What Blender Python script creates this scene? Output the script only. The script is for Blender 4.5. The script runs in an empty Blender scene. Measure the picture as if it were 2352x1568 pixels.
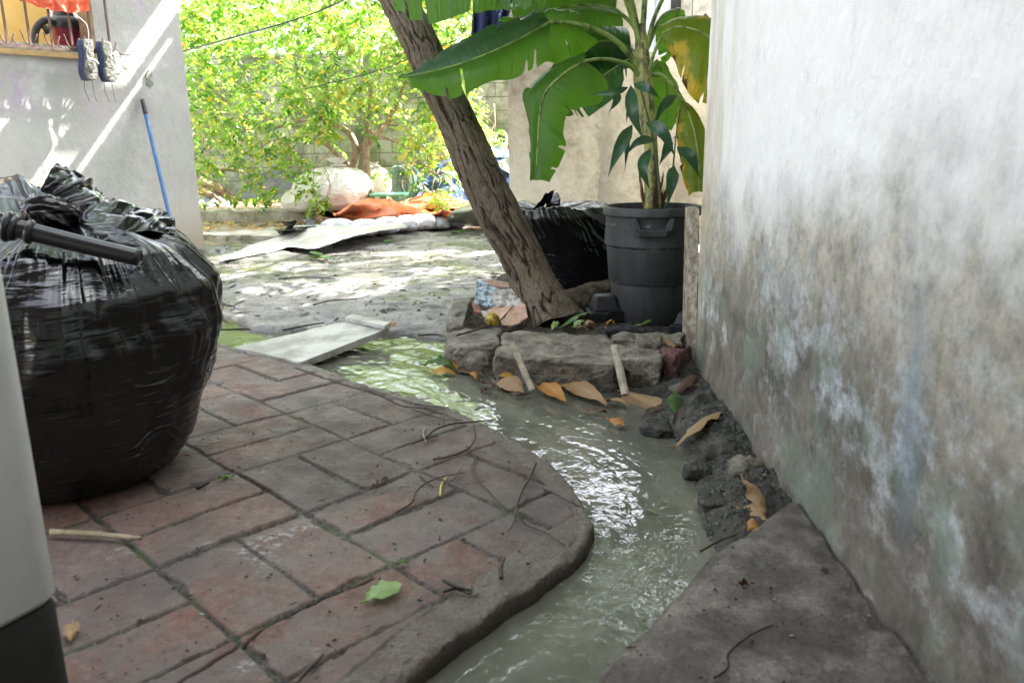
import bpy, math, random
import numpy as np
from mathutils import Vector, Matrix

# ---------------------------------------------------------------- camera
SC = bpy.context.scene
F = 1829.0; TH = math.radians(13.9); HC = 0.9; ROLL = math.radians(0.8)
cR, sR = math.cos(ROLL), math.sin(ROLL)
FW = np.array([0, math.cos(TH), -math.sin(TH)]); R0 = np.array([1., 0, 0]); D0 = np.array([0, -math.sin(TH), -math.cos(TH)])
EX = cR*R0 + sR*D0; EY = -sR*R0 + cR*D0
CAM = np.array([0, 0, HC])
cd = bpy.data.cameras.new("camera"); cam = bpy.data.objects.new("camera", cd); SC.collection.objects.link(cam)
SC.camera = cam
cd.sensor_width = 36.0; cd.lens = 36.0*F/2352.0; cd.clip_start = 0.02; cd.clip_end = 600
mw = Matrix.Identity(4)
for r in range(3):
    mw[r][0] = EX[r]; mw[r][1] = -EY[r]; mw[r][2] = -FW[r]; mw[r][3] = CAM[r]
cam.matrix_world = mw
cd.dof.use_dof = True; cd.dof.focus_distance = 3.3; cd.dof.aperture_fstop = 5.0

# ---------------------------------------------------------------- light
SUN_AZ = np.array([0.80, 0.60]); SUN_EL = math.radians(48)
W = bpy.data.worlds.new("World"); SC.world = W; W.use_nodes = True
wt = W.node_tree
bg = wt.nodes["Background"]; sky = wt.nodes.new("ShaderNodeTexSky"); sky.sky_type = 'NISHITA'; sky.sun_disc = False
sky.sun_elevation = SUN_EL; sky.sun_rotation = math.atan2(SUN_AZ[0], SUN_AZ[1]); sky.air_density = 1.0; sky.dust_density = 3.0; sky.ozone_density = 1.0
hs = wt.nodes.new('ShaderNodeHueSaturation'); hs.inputs['Saturation'].default_value = .36; wt.links.new(sky.outputs[0], hs.inputs['Color']); wt.links.new(hs.outputs[0], bg.inputs[0]); bg.inputs[1].default_value = 0.15
sd = bpy.data.lights.new("sun", 'SUN'); sun = bpy.data.objects.new("sun", sd); SC.collection.objects.link(sun)
sd.energy = 4.2; sd.angle = math.radians(0.5); sd.color = (1.0, 0.95, 0.87)
sdir = Vector((SUN_AZ[0]*math.cos(SUN_EL), SUN_AZ[1]*math.cos(SUN_EL), math.sin(SUN_EL)))
sun.rotation_euler = sdir.to_track_quat('Z', 'Y').to_euler(); sun.location = (8, 8, 12)
SC.view_settings.view_transform = 'Standard'; SC.view_settings.look = 'None'; SC.view_settings.gamma = 1
SC.view_settings.exposure = 3.35
SC.render.engine = 'CYCLES'

rng = np.random.default_rng(11); random.seed(11)

# ---------------------------------------------------------------- projection helpers (pixel of the 2352 wide photo -> world point)
def ray(x, y):
    return FW + EX*((x-1176.)/F) + EY*((y-784.)/F)
def G(x, y, h=0.0):
    d = ray(x, y); t = (h-HC)/d[2]; return CAM + d*t
def D(x, y, z):
    return CAM + ray(x, y)*z
def PL(x, y, p, n):
    d = ray(x, y); return CAM + d*(np.dot(np.array(p)-CAM, n)/np.dot(d, n))

# ---------------------------------------------------------------- noise
def _hash(i, j, k, s):
    n = (i.astype(np.uint32)*np.uint32(374761393) + j.astype(np.uint32)*np.uint32(668265263) + k.astype(np.uint32)*np.uint32(2246822519) + np.uint32((s*3266489917) & 0xffffffff))
    n = (n ^ (n >> np.uint32(13)))*np.uint32(1274126177); n = n ^ (n >> np.uint32(16))
    return n.astype(np.float64)/4294967295.0
def vn(P, s=0):
    P = np.asarray(P, float); I = np.floor(P).astype(np.int64); f = P-I; f = f*f*f*(f*(f*6-15)+10)
    r = 0
    for a in (0, 1):
        for b in (0, 1):
            for c in (0, 1):
                w = (f[..., 0] if a else 1-f[..., 0])*(f[..., 1] if b else 1-f[..., 1])*(f[..., 2] if c else 1-f[..., 2])
                r = r + w*_hash(I[..., 0]+a, I[..., 1]+b, I[..., 2]+c, s)
    return r*2-1
def fbm(P, o=4, s=0, g=.5):
    P = np.asarray(P, float); r = 0; a = 1; t = 0
    for q in range(o):
        r = r + a*vn(P*(2.03**q)+q*17.3, s+q); t += a; a *= g
    return r/t
def rid(P, o=3, s=0, g=.5):
    P = np.asarray(P, float); r = 0; a = 1; t = 0
    for q in range(o):
        r = r + a*(1-np.abs(vn(P*(2.03**q)+q*11.1, s+q))*2); t += a; a *= g
    return r/t
def cell(P, s=0):
    P = np.asarray(P, float); I = np.floor(P).astype(np.int64); d1 = np.full(P.shape[:-1], 9.); d2 = d1.copy()
    for a in (-1, 0, 1):
        for b in (-1, 0, 1):
            for c in (-1, 0, 1):
                J = I+np.array([a, b, c])
                q = np.stack([J[..., m]+_hash(J[..., 0], J[..., 1], J[..., 2], s+m*7) for m in range(3)], -1)
                d = np.sqrt(((q-P)**2).sum(-1)); d2 = np.where(d < d1, d1, np.minimum(d2, d)); d1 = np.minimum(d1, d)
    return d1, d2
def v3(x, y, z=0.):
    x, y, z = np.broadcast_arrays(np.asarray(x, float), np.asarray(y, float), np.asarray(z, float)); return np.stack([x, y, z], -1)
def sstep(a, b, x):
    t = np.clip((x-a)/(b-a), 0, 1); return t*t*(3-2*t)
def sdf(P, poly):
    x, y = P[..., 0], P[..., 1]; poly = np.array(poly)[:, :2]; d = np.full(x.shape, 1e9); ins = np.zeros(x.shape, bool)
    for a, b in zip(poly, np.roll(poly, -1, 0)):
        e = b-a; t = np.clip(((x-a[0])*e[0]+(y-a[1])*e[1])/max(e@e, 1e-12), 0, 1)
        d = np.minimum(d, np.hypot(x-a[0]-t*e[0], y-a[1]-t*e[1]))
        c = ((a[1] > y) != (b[1] > y)); xi = (b[0]-a[0])*(y-a[1])/(b[1]-a[1]+1e-15)+a[0]; ins ^= (c & (x < xi))
    return np.where(ins, d, -d)
def sdline(P, line):
    x, y = P[..., 0], P[..., 1]; line = np.array(line)[:, :2]; d = np.full(x.shape, 1e9)
    for a, b in zip(line[:-1], line[1:]):
        e = b-a; t = np.clip(((x-a[0])*e[0]+(y-a[1])*e[1])/(e@e), 0, 1); d = np.minimum(d, np.hypot(x-a[0]-t*e[0], y-a[1]-t*e[1]))
    return d
def cr(pts, n):
    """smooth curve through points, n samples"""
    P = np.array(pts, float)
    if len(P) == 1: return np.repeat(P, n, 0)
    if len(P) == 2: t = np.linspace(0, 1, n)[:, None]; return P[0]*(1-t)+P[1]*t
    L = np.r_[0, np.cumsum(np.linalg.norm(np.diff(P, axis=0), axis=1)+1e-9)]; L /= L[-1]
    m = np.zeros_like(P); m[1:-1] = (P[2:]-P[:-2])/(L[2:]-L[:-2])[:, None]; m[0] = (P[1]-P[0])/(L[1]-L[0]); m[-1] = (P[-1]-P[-2])/(L[-1]-L[-2])
    t = np.linspace(0, 1, n); i = np.clip(np.searchsorted(L, t, 'right')-1, 0, len(P)-2)
    h = (L[i+1]-L[i]); u = ((t-L[i])/h)[:, None]; h = h[:, None]
    return (2*u**3-3*u**2+1)*P[i]+(u**3-2*u**2+u)*h*m[i]+(-2*u**3+3*u**2)*P[i+1]+(u**3-u**2)*h*m[i+1]
def nrm(v):
    v = np.asarray(v, float); return v/(np.linalg.norm(v, axis=-1, keepdims=True)+1e-12)

# ---------------------------------------------------------------- objects
COL = SC.collection; WL = {}
def tag(o, label=None, cat=None, group=None, kind=None):
    if label: o['label'] = label
    if cat: o['category'] = cat
    if group: o['group'] = group
    if kind: o['kind'] = kind
    return o
def thing(name, label, cat, loc, group=None):
    o = bpy.data.objects.new(name, None); COL.objects.link(o); o.location = [float(a) for a in loc]; o.empty_display_size = .1
    WL[o.name] = np.array(loc, float); return tag(o, label, cat, group)
def gq(nu, nv, wu=False, off=0):
    """quads of a nu x nv vertex grid (index = i*nv + j), optionally closed along u"""
    i = np.arange(nu if wu else nu-1); j = np.arange(nv-1); I, J = np.meshgrid(i, j, indexing='ij'); I2 = (I+1) % nu
    return np.stack([I*nv+J, I2*nv+J, I2*nv+J+1, I*nv+J+1], -1).reshape(-1, 4)+off
def mesh(name, V, Fq, m, parent=None, smooth=True, at=None, tris=None, rec=True, ang=None):
    V = np.asarray(V, float).reshape(-1, 3)
    c = np.array([(V[:, 0].min()+V[:, 0].max())/2, (V[:, 1].min()+V[:, 1].max())/2, V[:, 2].min()]) if rec else np.zeros(3)
    me = bpy.data.meshes.new(name); Vl = V-c
    Fq = np.asarray(Fq, np.int64).reshape(-1, 4) if Fq is not None and len(Fq) else np.zeros((0, 4), np.int64)
    T = np.asarray(tris, np.int64).reshape(-1, 3) if tris is not None and len(tris) else np.zeros((0, 3), np.int64)
    me.vertices.add(len(V)); me.vertices.foreach_set('co', Vl.ravel())
    nl = Fq.size+T.size; me.loops.add(nl); me.loops.foreach_set('vertex_index', np.r_[Fq.ravel(), T.ravel()].astype(np.int32))
    me.polygons.add(len(Fq)+len(T)); st = np.r_[np.arange(len(Fq))*4, len(Fq)*4+np.arange(len(T))*3]
    me.polygons.foreach_set('loop_start', st.astype(np.int32))
    me.update(calc_edges=True); me.validate()
    me.polygons.foreach_set('use_smooth', np.full(len(me.polygons), smooth))
    if at:
        for k, a in at.items():
            A = me.attributes.new(k, 'FLOAT', 'POINT'); A.data.foreach_set('value', np.asarray(a, np.float32).ravel())
    if m: me.materials.append(m)
    o = bpy.data.objects.new(name, me); COL.objects.link(o)
    pl = WL[parent.name] if parent else np.zeros(3)
    o.location = [float(a) for a in (c-pl)]; WL[o.name] = c
    if parent: o.parent = parent
    if ang is not None and smooth:
        try: me.set_sharp_from_angle(angle=math.radians(ang))
        except Exception: pass
    return o
class Acc:
    def __init__(s): s.V = []; s.Q = []; s.T = []; s.n = 0; s.A = []
    def add(s, V, Q=None, T=None, a=0.0):
        V = np.asarray(V, float).reshape(-1, 3); s.V.append(V)
        if Q is not None and len(Q): s.Q.append(np.asarray(Q)+s.n)
        if T is not None and len(T): s.T.append(np.asarray(T)+s.n)
        s.A.append(np.broadcast_to(np.asarray(a, float), (len(V),)).copy()); s.n += len(V); return s
    def tube(s, pts, rad, n=10, k=None, cap=True, flat=1.0, a=0.0, disp=None):
        P = np.array(pts, float); k = k or (2 if len(P) == 2 else max(6, len(P)*4)); C = cr(P, k)
        r = np.interp(np.linspace(0, 1, k), np.linspace(0, 1, len(np.atleast_1d(rad))), np.atleast_1d(rad)) if np.size(rad) > 1 else np.full(k, float(rad))
        t = nrm(np.gradient(C, axis=0)); up = np.array([0, 0, 1.]) if abs(t[0][2]) < .9 else np.array([1., 0, 0])
        x = nrm(np.cross(t[0], up)); X = [x]
        for q in range(1, k):
            x = X[-1]-t[q]*np.dot(X[-1], t[q]); X.append(nrm(x))
        X = np.array(X); Y = np.cross(t, X); th = np.linspace(0, 2*np.pi, n, endpoint=False)
        V = C[:, None]+r[:, None, None]*(np.cos(th)[None, :, None]*X[:, None]+flat*np.sin(th)[None, :, None]*Y[:, None])
        if disp is not None:
            dr = disp(np.linspace(0, 1, k)[:, None], th[None, :]); V = V+dr[..., None]*nrm(V-C[:, None])
        Q = gq(n, k, True); V = V.transpose(1, 0, 2).reshape(-1, 3); V0 = len(V); T = []
        if cap:
            V = np.vstack([V, C[0], C[-1]]); 
            for q in range(n):
                T += [[((q+1) % n)*k, q*k, V0], [q*k+k-1, ((q+1) % n)*k+k-1, V0+1]]
        return s.add(V, Q, T, a)
    def hexa(s, c, n=2, amp=0., rnd=0., fr=6., seed=0, a=0.0, amp2=0.):
        """c: 8 corners, bottom 4 ccw then top 4 ccw; subdivided, rounded, roughened"""
        c = np.array(c, float); t = np.linspace(-1, 1, n)
        if rnd > 0 and n > 3:
            t = np.unique(np.r_[np.linspace(-1, -1+rnd, max(3, n//6)), np.linspace(-1+rnd, 1-rnd, n), np.linspace(1-rnd, 1, max(3, n//6))]); n = len(t)
        A, B = np.meshgrid(t, t, indexing='ij'); one = np.ones_like(A); f = []
        for ax in range(3):
            for sg in (-1, 1):
                p = [None]*3; p[ax] = one*sg; p[(ax+1) % 3] = A if sg > 0 else B; p[(ax+2) % 3] = B if sg > 0 else A; f.append(np.stack(p, -1))
        P = np.array(f).reshape(-1, 3)
        if rnd > 0:
            inn = np.clip(P, -(1-rnd), 1-rnd); d = P-inner_fix(inn); l = np.linalg.norm(d, axis=1, keepdims=True); P = np.where(l > 1e-9, inn+d/np.maximum(l, 1e-9)*rnd, P)
        u, v, w = [(P[:, q:q+1]+1)/2 for q in range(3)]
        def bil(q): return c[q]*(1-u)*(1-v)+c[q+1]*u*(1-v)+c[q+2]*u*v+c[q+3]*(1-u)*v
        X = bil(0)*(1-w)+bil(4)*w
        if amp:
            cen = c.mean(0); nd = nrm(P)@np.eye(3); nd = nrm((X-cen)*0.4+nrm(X-cen)*.2)
            X = X+nd*(amp*fbm(X*fr, 5, seed, .6))[:, None]
            if amp2: X = X+np.stack([vn(X*fr*.5, seed+9), vn(X*fr*.5, seed+19), vn(X*fr*.5, seed+29)], -1)*amp2
        Q = np.vstack([gq(n, n, off=q*n*n) for q in range(6)])
        return s.add(X, Q, a=a)
    def box(s, lo, hi, a=0.0, rnd=0.0, n=2):
        x0, y0, z0 = lo; x1, y1, z1 = hi
        return s.hexa([(x0, y0, z0), (x1, y0, z0), (x1, y1, z0), (x0, y1, z0), (x0, y0, z1), (x1, y0, z1), (x1, y1, z1), (x0, y1, z1)], n=n, rnd=rnd, a=a)
    def bar(s, a, b, w, h, side=None, v=0.0):
        a, b = np.array(a, float), np.array(b, float); t = nrm(b-a); side = nrm(np.cross(t, [0, 0, 1.])) if side is None else nrm(np.array(side, float)-t*np.dot(side, t))
        up = np.cross(side, t); sx, uz = side*w/2, up*h/2
        return s.hexa([a-sx-uz, a+sx-uz, b+sx-uz, b-sx-uz, a-sx+uz, a+sx+uz, b+sx+uz, b-sx+uz], a=v)
    def leaf(s, pts, width, side, fold=.2, k=9, prof=None, curl=0., a=0.0, wav=0., seed=0):
        C = cr(pts, k); t = nrm(np.gradient(C, axis=0)); sd = np.array(side, float); sd = nrm(sd-t*(t@sd)[:, None]); n = np.cross(t, sd)
        q = np.linspace(0, 1, k); w = (np.sin(np.pi*q**.8)**.85 if prof is None else np.interp(q, np.linspace(0, 1, len(prof)), prof))*width/2+width*.012
        o = np.array([-1, -.5, 0, .5, 1.])
        V = C[:, None]+sd[:, None]*(o[None, :, None]*w[:, None, None])+n[:, None]*((np.abs(o)[None]*fold+curl*o[None]**2)*w[:, None])[..., None]
        if wav: V = V+n[:, None]*(np.abs(o)[None]*wav*vn(v3(q[:, None]*7, o[None]*2, seed*3.1), seed))[..., None]
        return s.add(V, gq(k, 5), a=a)
    def build(s, name, m, parent=None, smooth=True, ang=None, rec=True):
        V = np.vstack(s.V); Q = np.vstack(s.Q) if s.Q else None; T = np.vstack(s.T) if s.T else None
        return mesh(name, V, Q, m, parent, smooth, {'var': np.concatenate(s.A)}, T, rec, ang)
def inner_fix(x): return x
def patch(rows, nu, nv):
    """rows: list of polylines (3d points) -> (nv, nu, 3) smooth surface"""
    R = np.array([cr(r, nu) for r in rows])
    return np.stack([cr(R[:, i], nv) for i in range(nu)], 1)
def solid(S, th, nv=None):
    """sheet S (a,b,3) given thickness downward along its normal -> verts, quads"""
    a, b = S.shape[:2]; du = np.gradient(S, axis=0); dv = np.gradient(S, axis=1); n = nrm(np.cross(du, dv)); n = n*np.sign(n[..., 2:3]+1e-9)
    B = S-n*th; V = np.vstack([S.reshape(-1, 3), B.reshape(-1, 3)]); q = gq(a, b); Q = [q, q[:, ::-1]+a*b]
    rim = [i*b for i in range(a)]+[(a-1)*b+j for j in range(1, b)]+[i*b+b-1 for i in range(a-2, -1, -1)]+[j for j in range(b-2, 0, -1)]
    rim = np.array(rim); nx = np.roll(rim, -1); Q.append(np.stack([rim, nx, nx+a*b, rim+a*b], -1)); return V, np.vstack(Q)
# ---------------------------------------------------------------- materials
class MB:
    K = 1.55
    def __init__(s, name, world=False):
        s.m = bpy.data.materials.new(name); s.m.use_nodes = True; s.t = s.m.node_tree; s.N = s.t.nodes; s.b = s.N["Principled BSDF"]; s.out = s.N["Material Output"]
        if world: s.co = s.N.new("ShaderNodeNewGeometry").outputs['Position']
        else: s.co = s.N.new("ShaderNodeTexCoord").outputs['Object']
    def L(s, a, b): s.t.links.new(a, b)
    def inp(s, sock, v):
        if hasattr(v, 'node'): s.L(v, sock)
        elif isinstance(v, tuple) and len(v) == 3: sock.default_value = (*v, 1) if sock.type == 'RGBA' else v
        else: sock.default_value = v
    def map(s, sc=(1, 1, 1), loc=(0, 0, 0), rot=(0, 0, 0), co=None):
        n = s.N.new("ShaderNodeMapping"); s.L(co or s.co, n.inputs[0]); n.inputs['Scale'].default_value = sc; n.inputs['Location'].default_value = loc; n.inputs['Rotation'].default_value = rot; return n.outputs[0]
    def noise(s, scale=5, det=4, rough=.55, co=None, dist=0.):
        n = s.N.new("ShaderNodeTexNoise"); s.L(co or s.co, n.inputs['Vector']); n.inputs['Scale'].default_value = scale; n.inputs['Detail'].default_value = det; n.inputs['Roughness'].default_value = rough; n.inputs['Distortion'].default_value = dist; return s.math('ADD', s.math('MULTIPLY', n.outputs['Fac'], s.K), .5-.5*s.K, True)
    def vor(s, scale=5, feat='F1', co=None, out='Distance', rnd=1.):
        n = s.N.new("ShaderNodeTexVoronoi"); n.feature = feat; s.L(co or s.co, n.inputs['Vector']); n.inputs['Scale'].default_value = scale; n.inputs['Randomness'].default_value = rnd; return n.outputs[out]
    def wave(s, scale=5, dist=2., co=None, d='X', det=2):
        n = s.N.new("ShaderNodeTexWave"); n.bands_direction = d; s.L(co or s.co, n.inputs['Vector']); n.inputs['Scale'].default_value = scale; n.inputs['Distortion'].default_value = dist; n.inputs['Detail'].default_value = det; return n.outputs['Fac']
    def ramp(s, f, *st):
        n = s.N.new("ShaderNodeValToRGB"); s.L(f, n.inputs[0]); e = n.color_ramp.elements
        while len(e) < len(st): e.new(.5)
        for q, (p, c) in zip(e, st): q.position = p; q.color = (c, c, c, 1) if not isinstance(c, tuple) else (*c, 1)
        return n.outputs[0]
    def mix(s, f, a, b, mode='MIX'):
        n = s.N.new("ShaderNodeMix"); n.data_type = 'RGBA'; n.blend_type = mode; s.inp(n.inputs[0], f); s.inp(n.inputs[6], a); s.inp(n.inputs[7], b); return n.outputs[2]
    def math(s, op, a, b=0., cl=False):
        n = s.N.new("ShaderNodeMath"); n.operation = op; n.use_clamp = cl; s.inp(n.inputs[0], a); s.inp(n.inputs[1], b); return n.outputs[0]
    def attr(s, k):
        n = s.N.new("ShaderNodeAttribute"); n.attribute_name = k; return n.outputs['Fac']
    def sep(s, co=None):
        n = s.N.new("ShaderNodeSeparateXYZ"); s.L(co or s.co, n.inputs[0]); return n.outputs
    def orand(s): return s.N.new("ShaderNodeObjectInfo").outputs['Random']
    def bump(s, h, st=.5, d=.01, prev=None):
        n = s.N.new("ShaderNodeBump"); s.L(h, n.inputs['Height']); n.inputs['Strength'].default_value = st; n.inputs['Distance'].default_value = d
        if prev: s.L(prev, n.inputs['Normal'])
        s.L(n.outputs[0], s.b.inputs['Normal']); s.nb = n.outputs[0]; return n.outputs[0]
    def set(s, col=None, rough=None, spec=None, **k):
        if col is not None: s.inp(s.b.inputs['Base Color'], col)
        if rough is not None: s.inp(s.b.inputs['Roughness'], rough)
        if spec is not None: s.inp(s.b.inputs['Specular IOR Level'], spec)
        for q, v in k.items(): s.inp(s.b.inputs[q.replace('_', ' ')], v)
        return s
    def transl(s, col, f=.4):
        t = s.N.new("ShaderNodeBsdfTranslucent"); s.inp(t.inputs[0], col)
        if hasattr(s, 'nb'): s.L(s.nb, t.inputs['Normal'])
        x = s.N.new("ShaderNodeMixShader"); s.inp(x.inputs[0], f); s.L(s.b.outputs[0], x.inputs[1]); s.L(t.outputs[0], x.inputs[2]); s.L(x.outputs[0], s.out.inputs[0]); return s

def simple(name, c1, c2, sc=8, rough=.6, bs=.3, bd=.004, fine=60, spec=.5):
    m = MB(name); n = m.noise(sc, 6, .65); m.set(m.ramp(n, (.35, c1), (.65, c2)), rough, spec); m.bump(m.noise(fine, 5, .7), bs, bd); return m.m

def m_wall_right():
    m = MB("stained_white_plaster", True); x, y, z = m.sep()
    big = m.noise(1.1, 4, .6, m.map((1, 1.0, .8))); streak = m.noise(5, 6, .65, m.map((1, 1.1, .32))); mot = m.noise(13, 8, .74, m.map((1, .62, .8))); fine = m.noise(60, 6, .75)
    # height of the stain line, raised and lowered by noise
    h = m.math('ADD', z, m.math('MULTIPLY', m.math('SUBTRACT', big, .5), -.62)); h = m.math('ADD', h, m.math('MULTIPLY', m.math('SUBTRACT', streak, .5), -.20)); h = m.math('ADD', h, m.math('MULTIPLY', m.math('SUBTRACT', mot, .5), -.22))
    st = m.ramp(m.math('DIVIDE', h, 1.2), (.50, 1.), (.58, .5), (.70, 0.))
    paint = m.ramp(m.math('ADD', m.math('MULTIPLY', streak, .4), m.math('MULTIPLY', big, .6)), (.25, (.72, .72, .72)), (.45, (.81, .81, .81)), (.7, (.85, .85, .85)))
    paint = m.mix(m.ramp(m.noise(9, 6, .75, m.map((1, 1, .5))), (.60, 0.), (.78, .35)), paint, (.50, .50, .51))
    yel = m.ramp(y, (0., 0.), (1., 1.))
    grime = m.ramp(m.noise(3.5, 6, .7, m.map((1, .7, .8), (3, 1, 2))), (.2, (.20, .19, .16)), (.38, (.31, .295, .25)), (.5, (.42, .39, .33)), (.62, (.47, .43, .355)), (.8, (.36, .37, .35)))
    midd = m.ramp(m.math('ADD', z, m.math('MULTIPLY', m.math('SUBTRACT', big, .5), -.3)), (.38, 1.), (.58, 0.)); grime = m.mix(m.math('MULTIPLY', midd, m.ramp(m.noise(5, 6, .7), (.3, .95), (.7, .25))), grime, (.095, .09, .08))
    eff = m.ramp(m.math('ADD', m.math('MULTIPLY', mot, .55), m.math('MULTIPLY', m.noise(2.6, 5, .65, m.map((1, .7, .9), (7, 3, 1))), .5)), (.50, 0.), (.66, 1.)); eff = m.math('MULTIPLY', eff, m.ramp(z, (.08, .1), (.2, 1.), (.42, 1.), (.62, .25)))
    grime = m.mix(m.math('MULTIPLY', eff, .95), grime, (.58, .62, .66))
    grime = m.mix(m.ramp(m.noise(24, 7, .8), (.42, 0.), (.75, .6)), grime, (.11, .105, .09))
    low = m.ramp(m.math('ADD', z, m.math('MULTIPLY', m.math('SUBTRACT', streak, .5), -.5)), (.05, .85), (.34, 0.))
    grime = m.mix(low, grime, m.ramp(mot, (.3, (.09, .078, .065)), (.6, (.19, .165, .14)), (.8, (.40, .38, .35))))
    # blue-grey run
    by = m.math('ABSOLUTE', m.math('ADD', m.math('SUBTRACT', y, 1.33), m.math('MULTIPLY', m.math('SUBTRACT', streak, .5), .10)))
    bl = m.math('MULTIPLY', m.ramp(by, (0.0, .5), (.07, 0.)), m.ramp(z, (.15, 0.), (.3, 1.), (.55, 1.), (.7, 0.)))
    grime = m.mix(bl, grime, (.24, .33, .40))
    # ochre runs at the far end of the wall
    oc = m.math('MULTIPLY', m.ramp(m.math('DIVIDE', y, 5.), (.52, 0.), (.62, 1.)), m.ramp(m.noise(7, 6, .65, m.map((1, 1.3, .22))), (.42, 0.), (.75, .7)))
    col = m.mix(st, paint, grime); col = m.mix(oc, col, (.46, .36, .22))
    green = m.math('MULTIPLY', m.ramp(m.noise(4, 3), (.5, 0.), (.65, .6)), m.ramp(m.math('MULTIPLY', h, .7), (.2, 1.), (.45, 0.)))
    col = m.mix(green, col, (.20, .25, .20), )
    # flaked chips with crisp edges and hairline cracks
    fk = m.math('MULTIPLY', m.ramp(m.noise(11, 8, .7, m.map((1, .7, 1), (2, 9, 4))), (.80, 0.), (.815, 1.)), m.ramp(z, (.25, .9), (1.2, .9), (1.6, .3))); col = m.mix(fk, col, (.30, .28, .24))
    cw = m.N.new("ShaderNodeVectorMath"); cw.operation = 'ADD'; cn = m.N.new("ShaderNodeTexNoise"); m.L(m.co, cn.inputs['Vector']); cn.inputs['Scale'].default_value = 3.; cn.inputs['Detail'].default_value = 5; cs = m.N.new('ShaderNodeVectorMath'); cs.operation = 'SCALE'; cs.inputs['Scale'].default_value = .16; m.L(cn.outputs['Color'], cs.inputs[0]); m.L(cs.outputs[0], cw.inputs[0]); m.L(m.co, cw.inputs[1])
    ck = m.ramp(m.vor(1.1, 'DISTANCE_TO_EDGE', cw.outputs[0]), (.0, 1.), (.0035, 0.)); ck = m.math('MULTIPLY', ck, m.ramp(m.noise(1.7, 2, .5, m.map((1, 1, 1), (5, 5, 5))), (.9, 0.), (.98, .2))); col = m.mix(ck, col, (.10, .09, .075))
    m.set(col, m.ramp(mot, (.3, .55), (.7, .85)), .3); fh = m.math('ADD', m.math('MULTIPLY', fk, -1.), m.math('MULTIPLY', ck, -1.))
    b = m.bump(m.noise(7, 5, .6), .5, .02); b = m.bump(m.mix(.5, fine, mot), .35, .006, b); m.bump(fh, .8, .004, b); return m.m
def m_brick():
    m = MB("brick_paver", True); jn = m.attr('jnt'); ed = m.attr('edg'); bid = m.attr('bid'); cr_ = m.attr('crk')
    n1 = m.noise(7, 5, .65); n2 = m.noise(45, 6, .75); n3 = m.noise(3, 4, .6, m.map((1, 1, 1), (4, 4, 4)))
    red = m.ramp(m.math('ADD', m.math('MULTIPLY', bid, .6), m.math('MULTIPLY', n1, .5)), (.15, (.125, .058, .040)), (.4, (.18, .09, .066)), (.6, (.155, .105, .085)), (.85, (.24, .125, .092)))
    gry = m.ramp(n2, (.25, (.075, .067, .062)), (.7, (.20, .17, .155)))
    br = m.mix(m.ramp(m.math('ADD', m.math('MULTIPLY', n3, .55), m.math('MULTIPLY', n1, .5)), (.38, 0.), (.62, .85)), red, gry)
    br = m.mix(m.ramp(n2, (.52, 0.), (.68, .5)), br, (.05, .042, .036)); br = m.mix(m.ramp(n2, (.32, .45), (.45, .0)), br, (.27, .21, .18))
    pw = m.math('MULTIPLY', m.ramp(m.noise(4.2, 3, .5, m.map((1, 1, 1), (9, 2, 0))), (.68, 0.), (.78, 1.)), m.ramp(m.noise(70, 5, .8, m.map((.6, 1, 1))), (.52, 0.), (.6, .6)))
    br = m.mix(pw, br, (.50, .54, .54))
    wet_ = m.ramp(m.noise(1.9, 6, .65, m.map((1, 1, 1), (8, 1, 6))), (.45, 0.), (.7, .6)); br = m.mix(wet_, br, (.06, .047, .042))
    sp = m.ramp(m.vor(90), (.03, .9), (.13, 0.)); sp = m.math('MULTIPLY', sp, m.ramp(m.noise(24, 2), (.54, 0.), (.58, 1.))); br = m.mix(sp, br, (.45, .44, .40))
    dk = m.ramp(m.vor(48, co=m.map((1, 1, 1), (2, 2, 2))), (.06, .9), (.13, 0.)); dk = m.math('MULTIPLY', dk, m.ramp(m.noise(17, 2, .5, m.map((1, 1, 1), (5, 5, 5))), (.54, 0.), (.58, 1.))); br = m.mix(dk, br, (.02, .018, .015))
    jc = m.ramp(m.noise(110, 5, .8), (.3, (.012, .010, .008)), (.5, (.05, .043, .034)), (.68, (.13, .118, .098)))
    jc = m.mix(m.ramp(m.noise(5, 3), (.55, 0.), (.75, .75)), jc, (.045, .07, .018))
    ec = m.ramp(m.noise(90, 6, .8), (.2, (.06, .048, .037)), (.5, (.135, .112, .09)), (.85, (.24, .21, .175)))
    ec = m.mix(m.ramp(n1, (.4, 0.), (.65, .55)), ec, (.10, .082, .068))
    # the whole kerb is damp where it dips to the water
    x, y, z = m.sep(); wet = m.ramp(m.math('MULTIPLY', z, -10.), (.12, 0.), (.4, .75)); ec = m.mix(wet, ec, (.032, .028, .02))
    c = m.mix(jn, jc, br); c = m.mix(ed, c, ec); c = m.mix(cr_, c, (.012, .01, .008))
    m.set(c, m.ramp(m.noise(9, 5, .6), (.35, .40), (.65, .7)), .4)
    b = m.bump(m.noise(150, 4, .8), .6, .004); m.bump(n2, .5, .008, b); return m.m
def m_concrete(name, a, b, c, wetamt=.0, sc=6., world=True, bd=.01):
    m = MB(name, world); n1 = m.noise(sc, 6, .65); n2 = m.noise(sc*12, 6, .8); n3 = m.noise(sc*.35, 4, .6, m.map((1, 1, 1), (3, 8, 1)))
    col = m.ramp(m.math('ADD', m.math('MULTIPLY', n1, .6), m.math('MULTIPLY', n2, .4)), (.33, a), (.5, b), (.68, c))
    if wetamt:
        w = m.ramp(m.math('ADD', m.math('MULTIPLY', n3, .7), m.math('MULTIPLY', n1, .3)), (.44, wetamt), (.56, 0.)); col = m.mix(w, col, tuple(q*.35 for q in b)); m.set(col, m.ramp(w, (0., .62), (.6, .12)), .5)
    else: m.set(col, .8, .3)
    bb = m.bump(n2, .6, bd*.5); m.bump(n1, .5, bd, bb); return m.m
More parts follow.
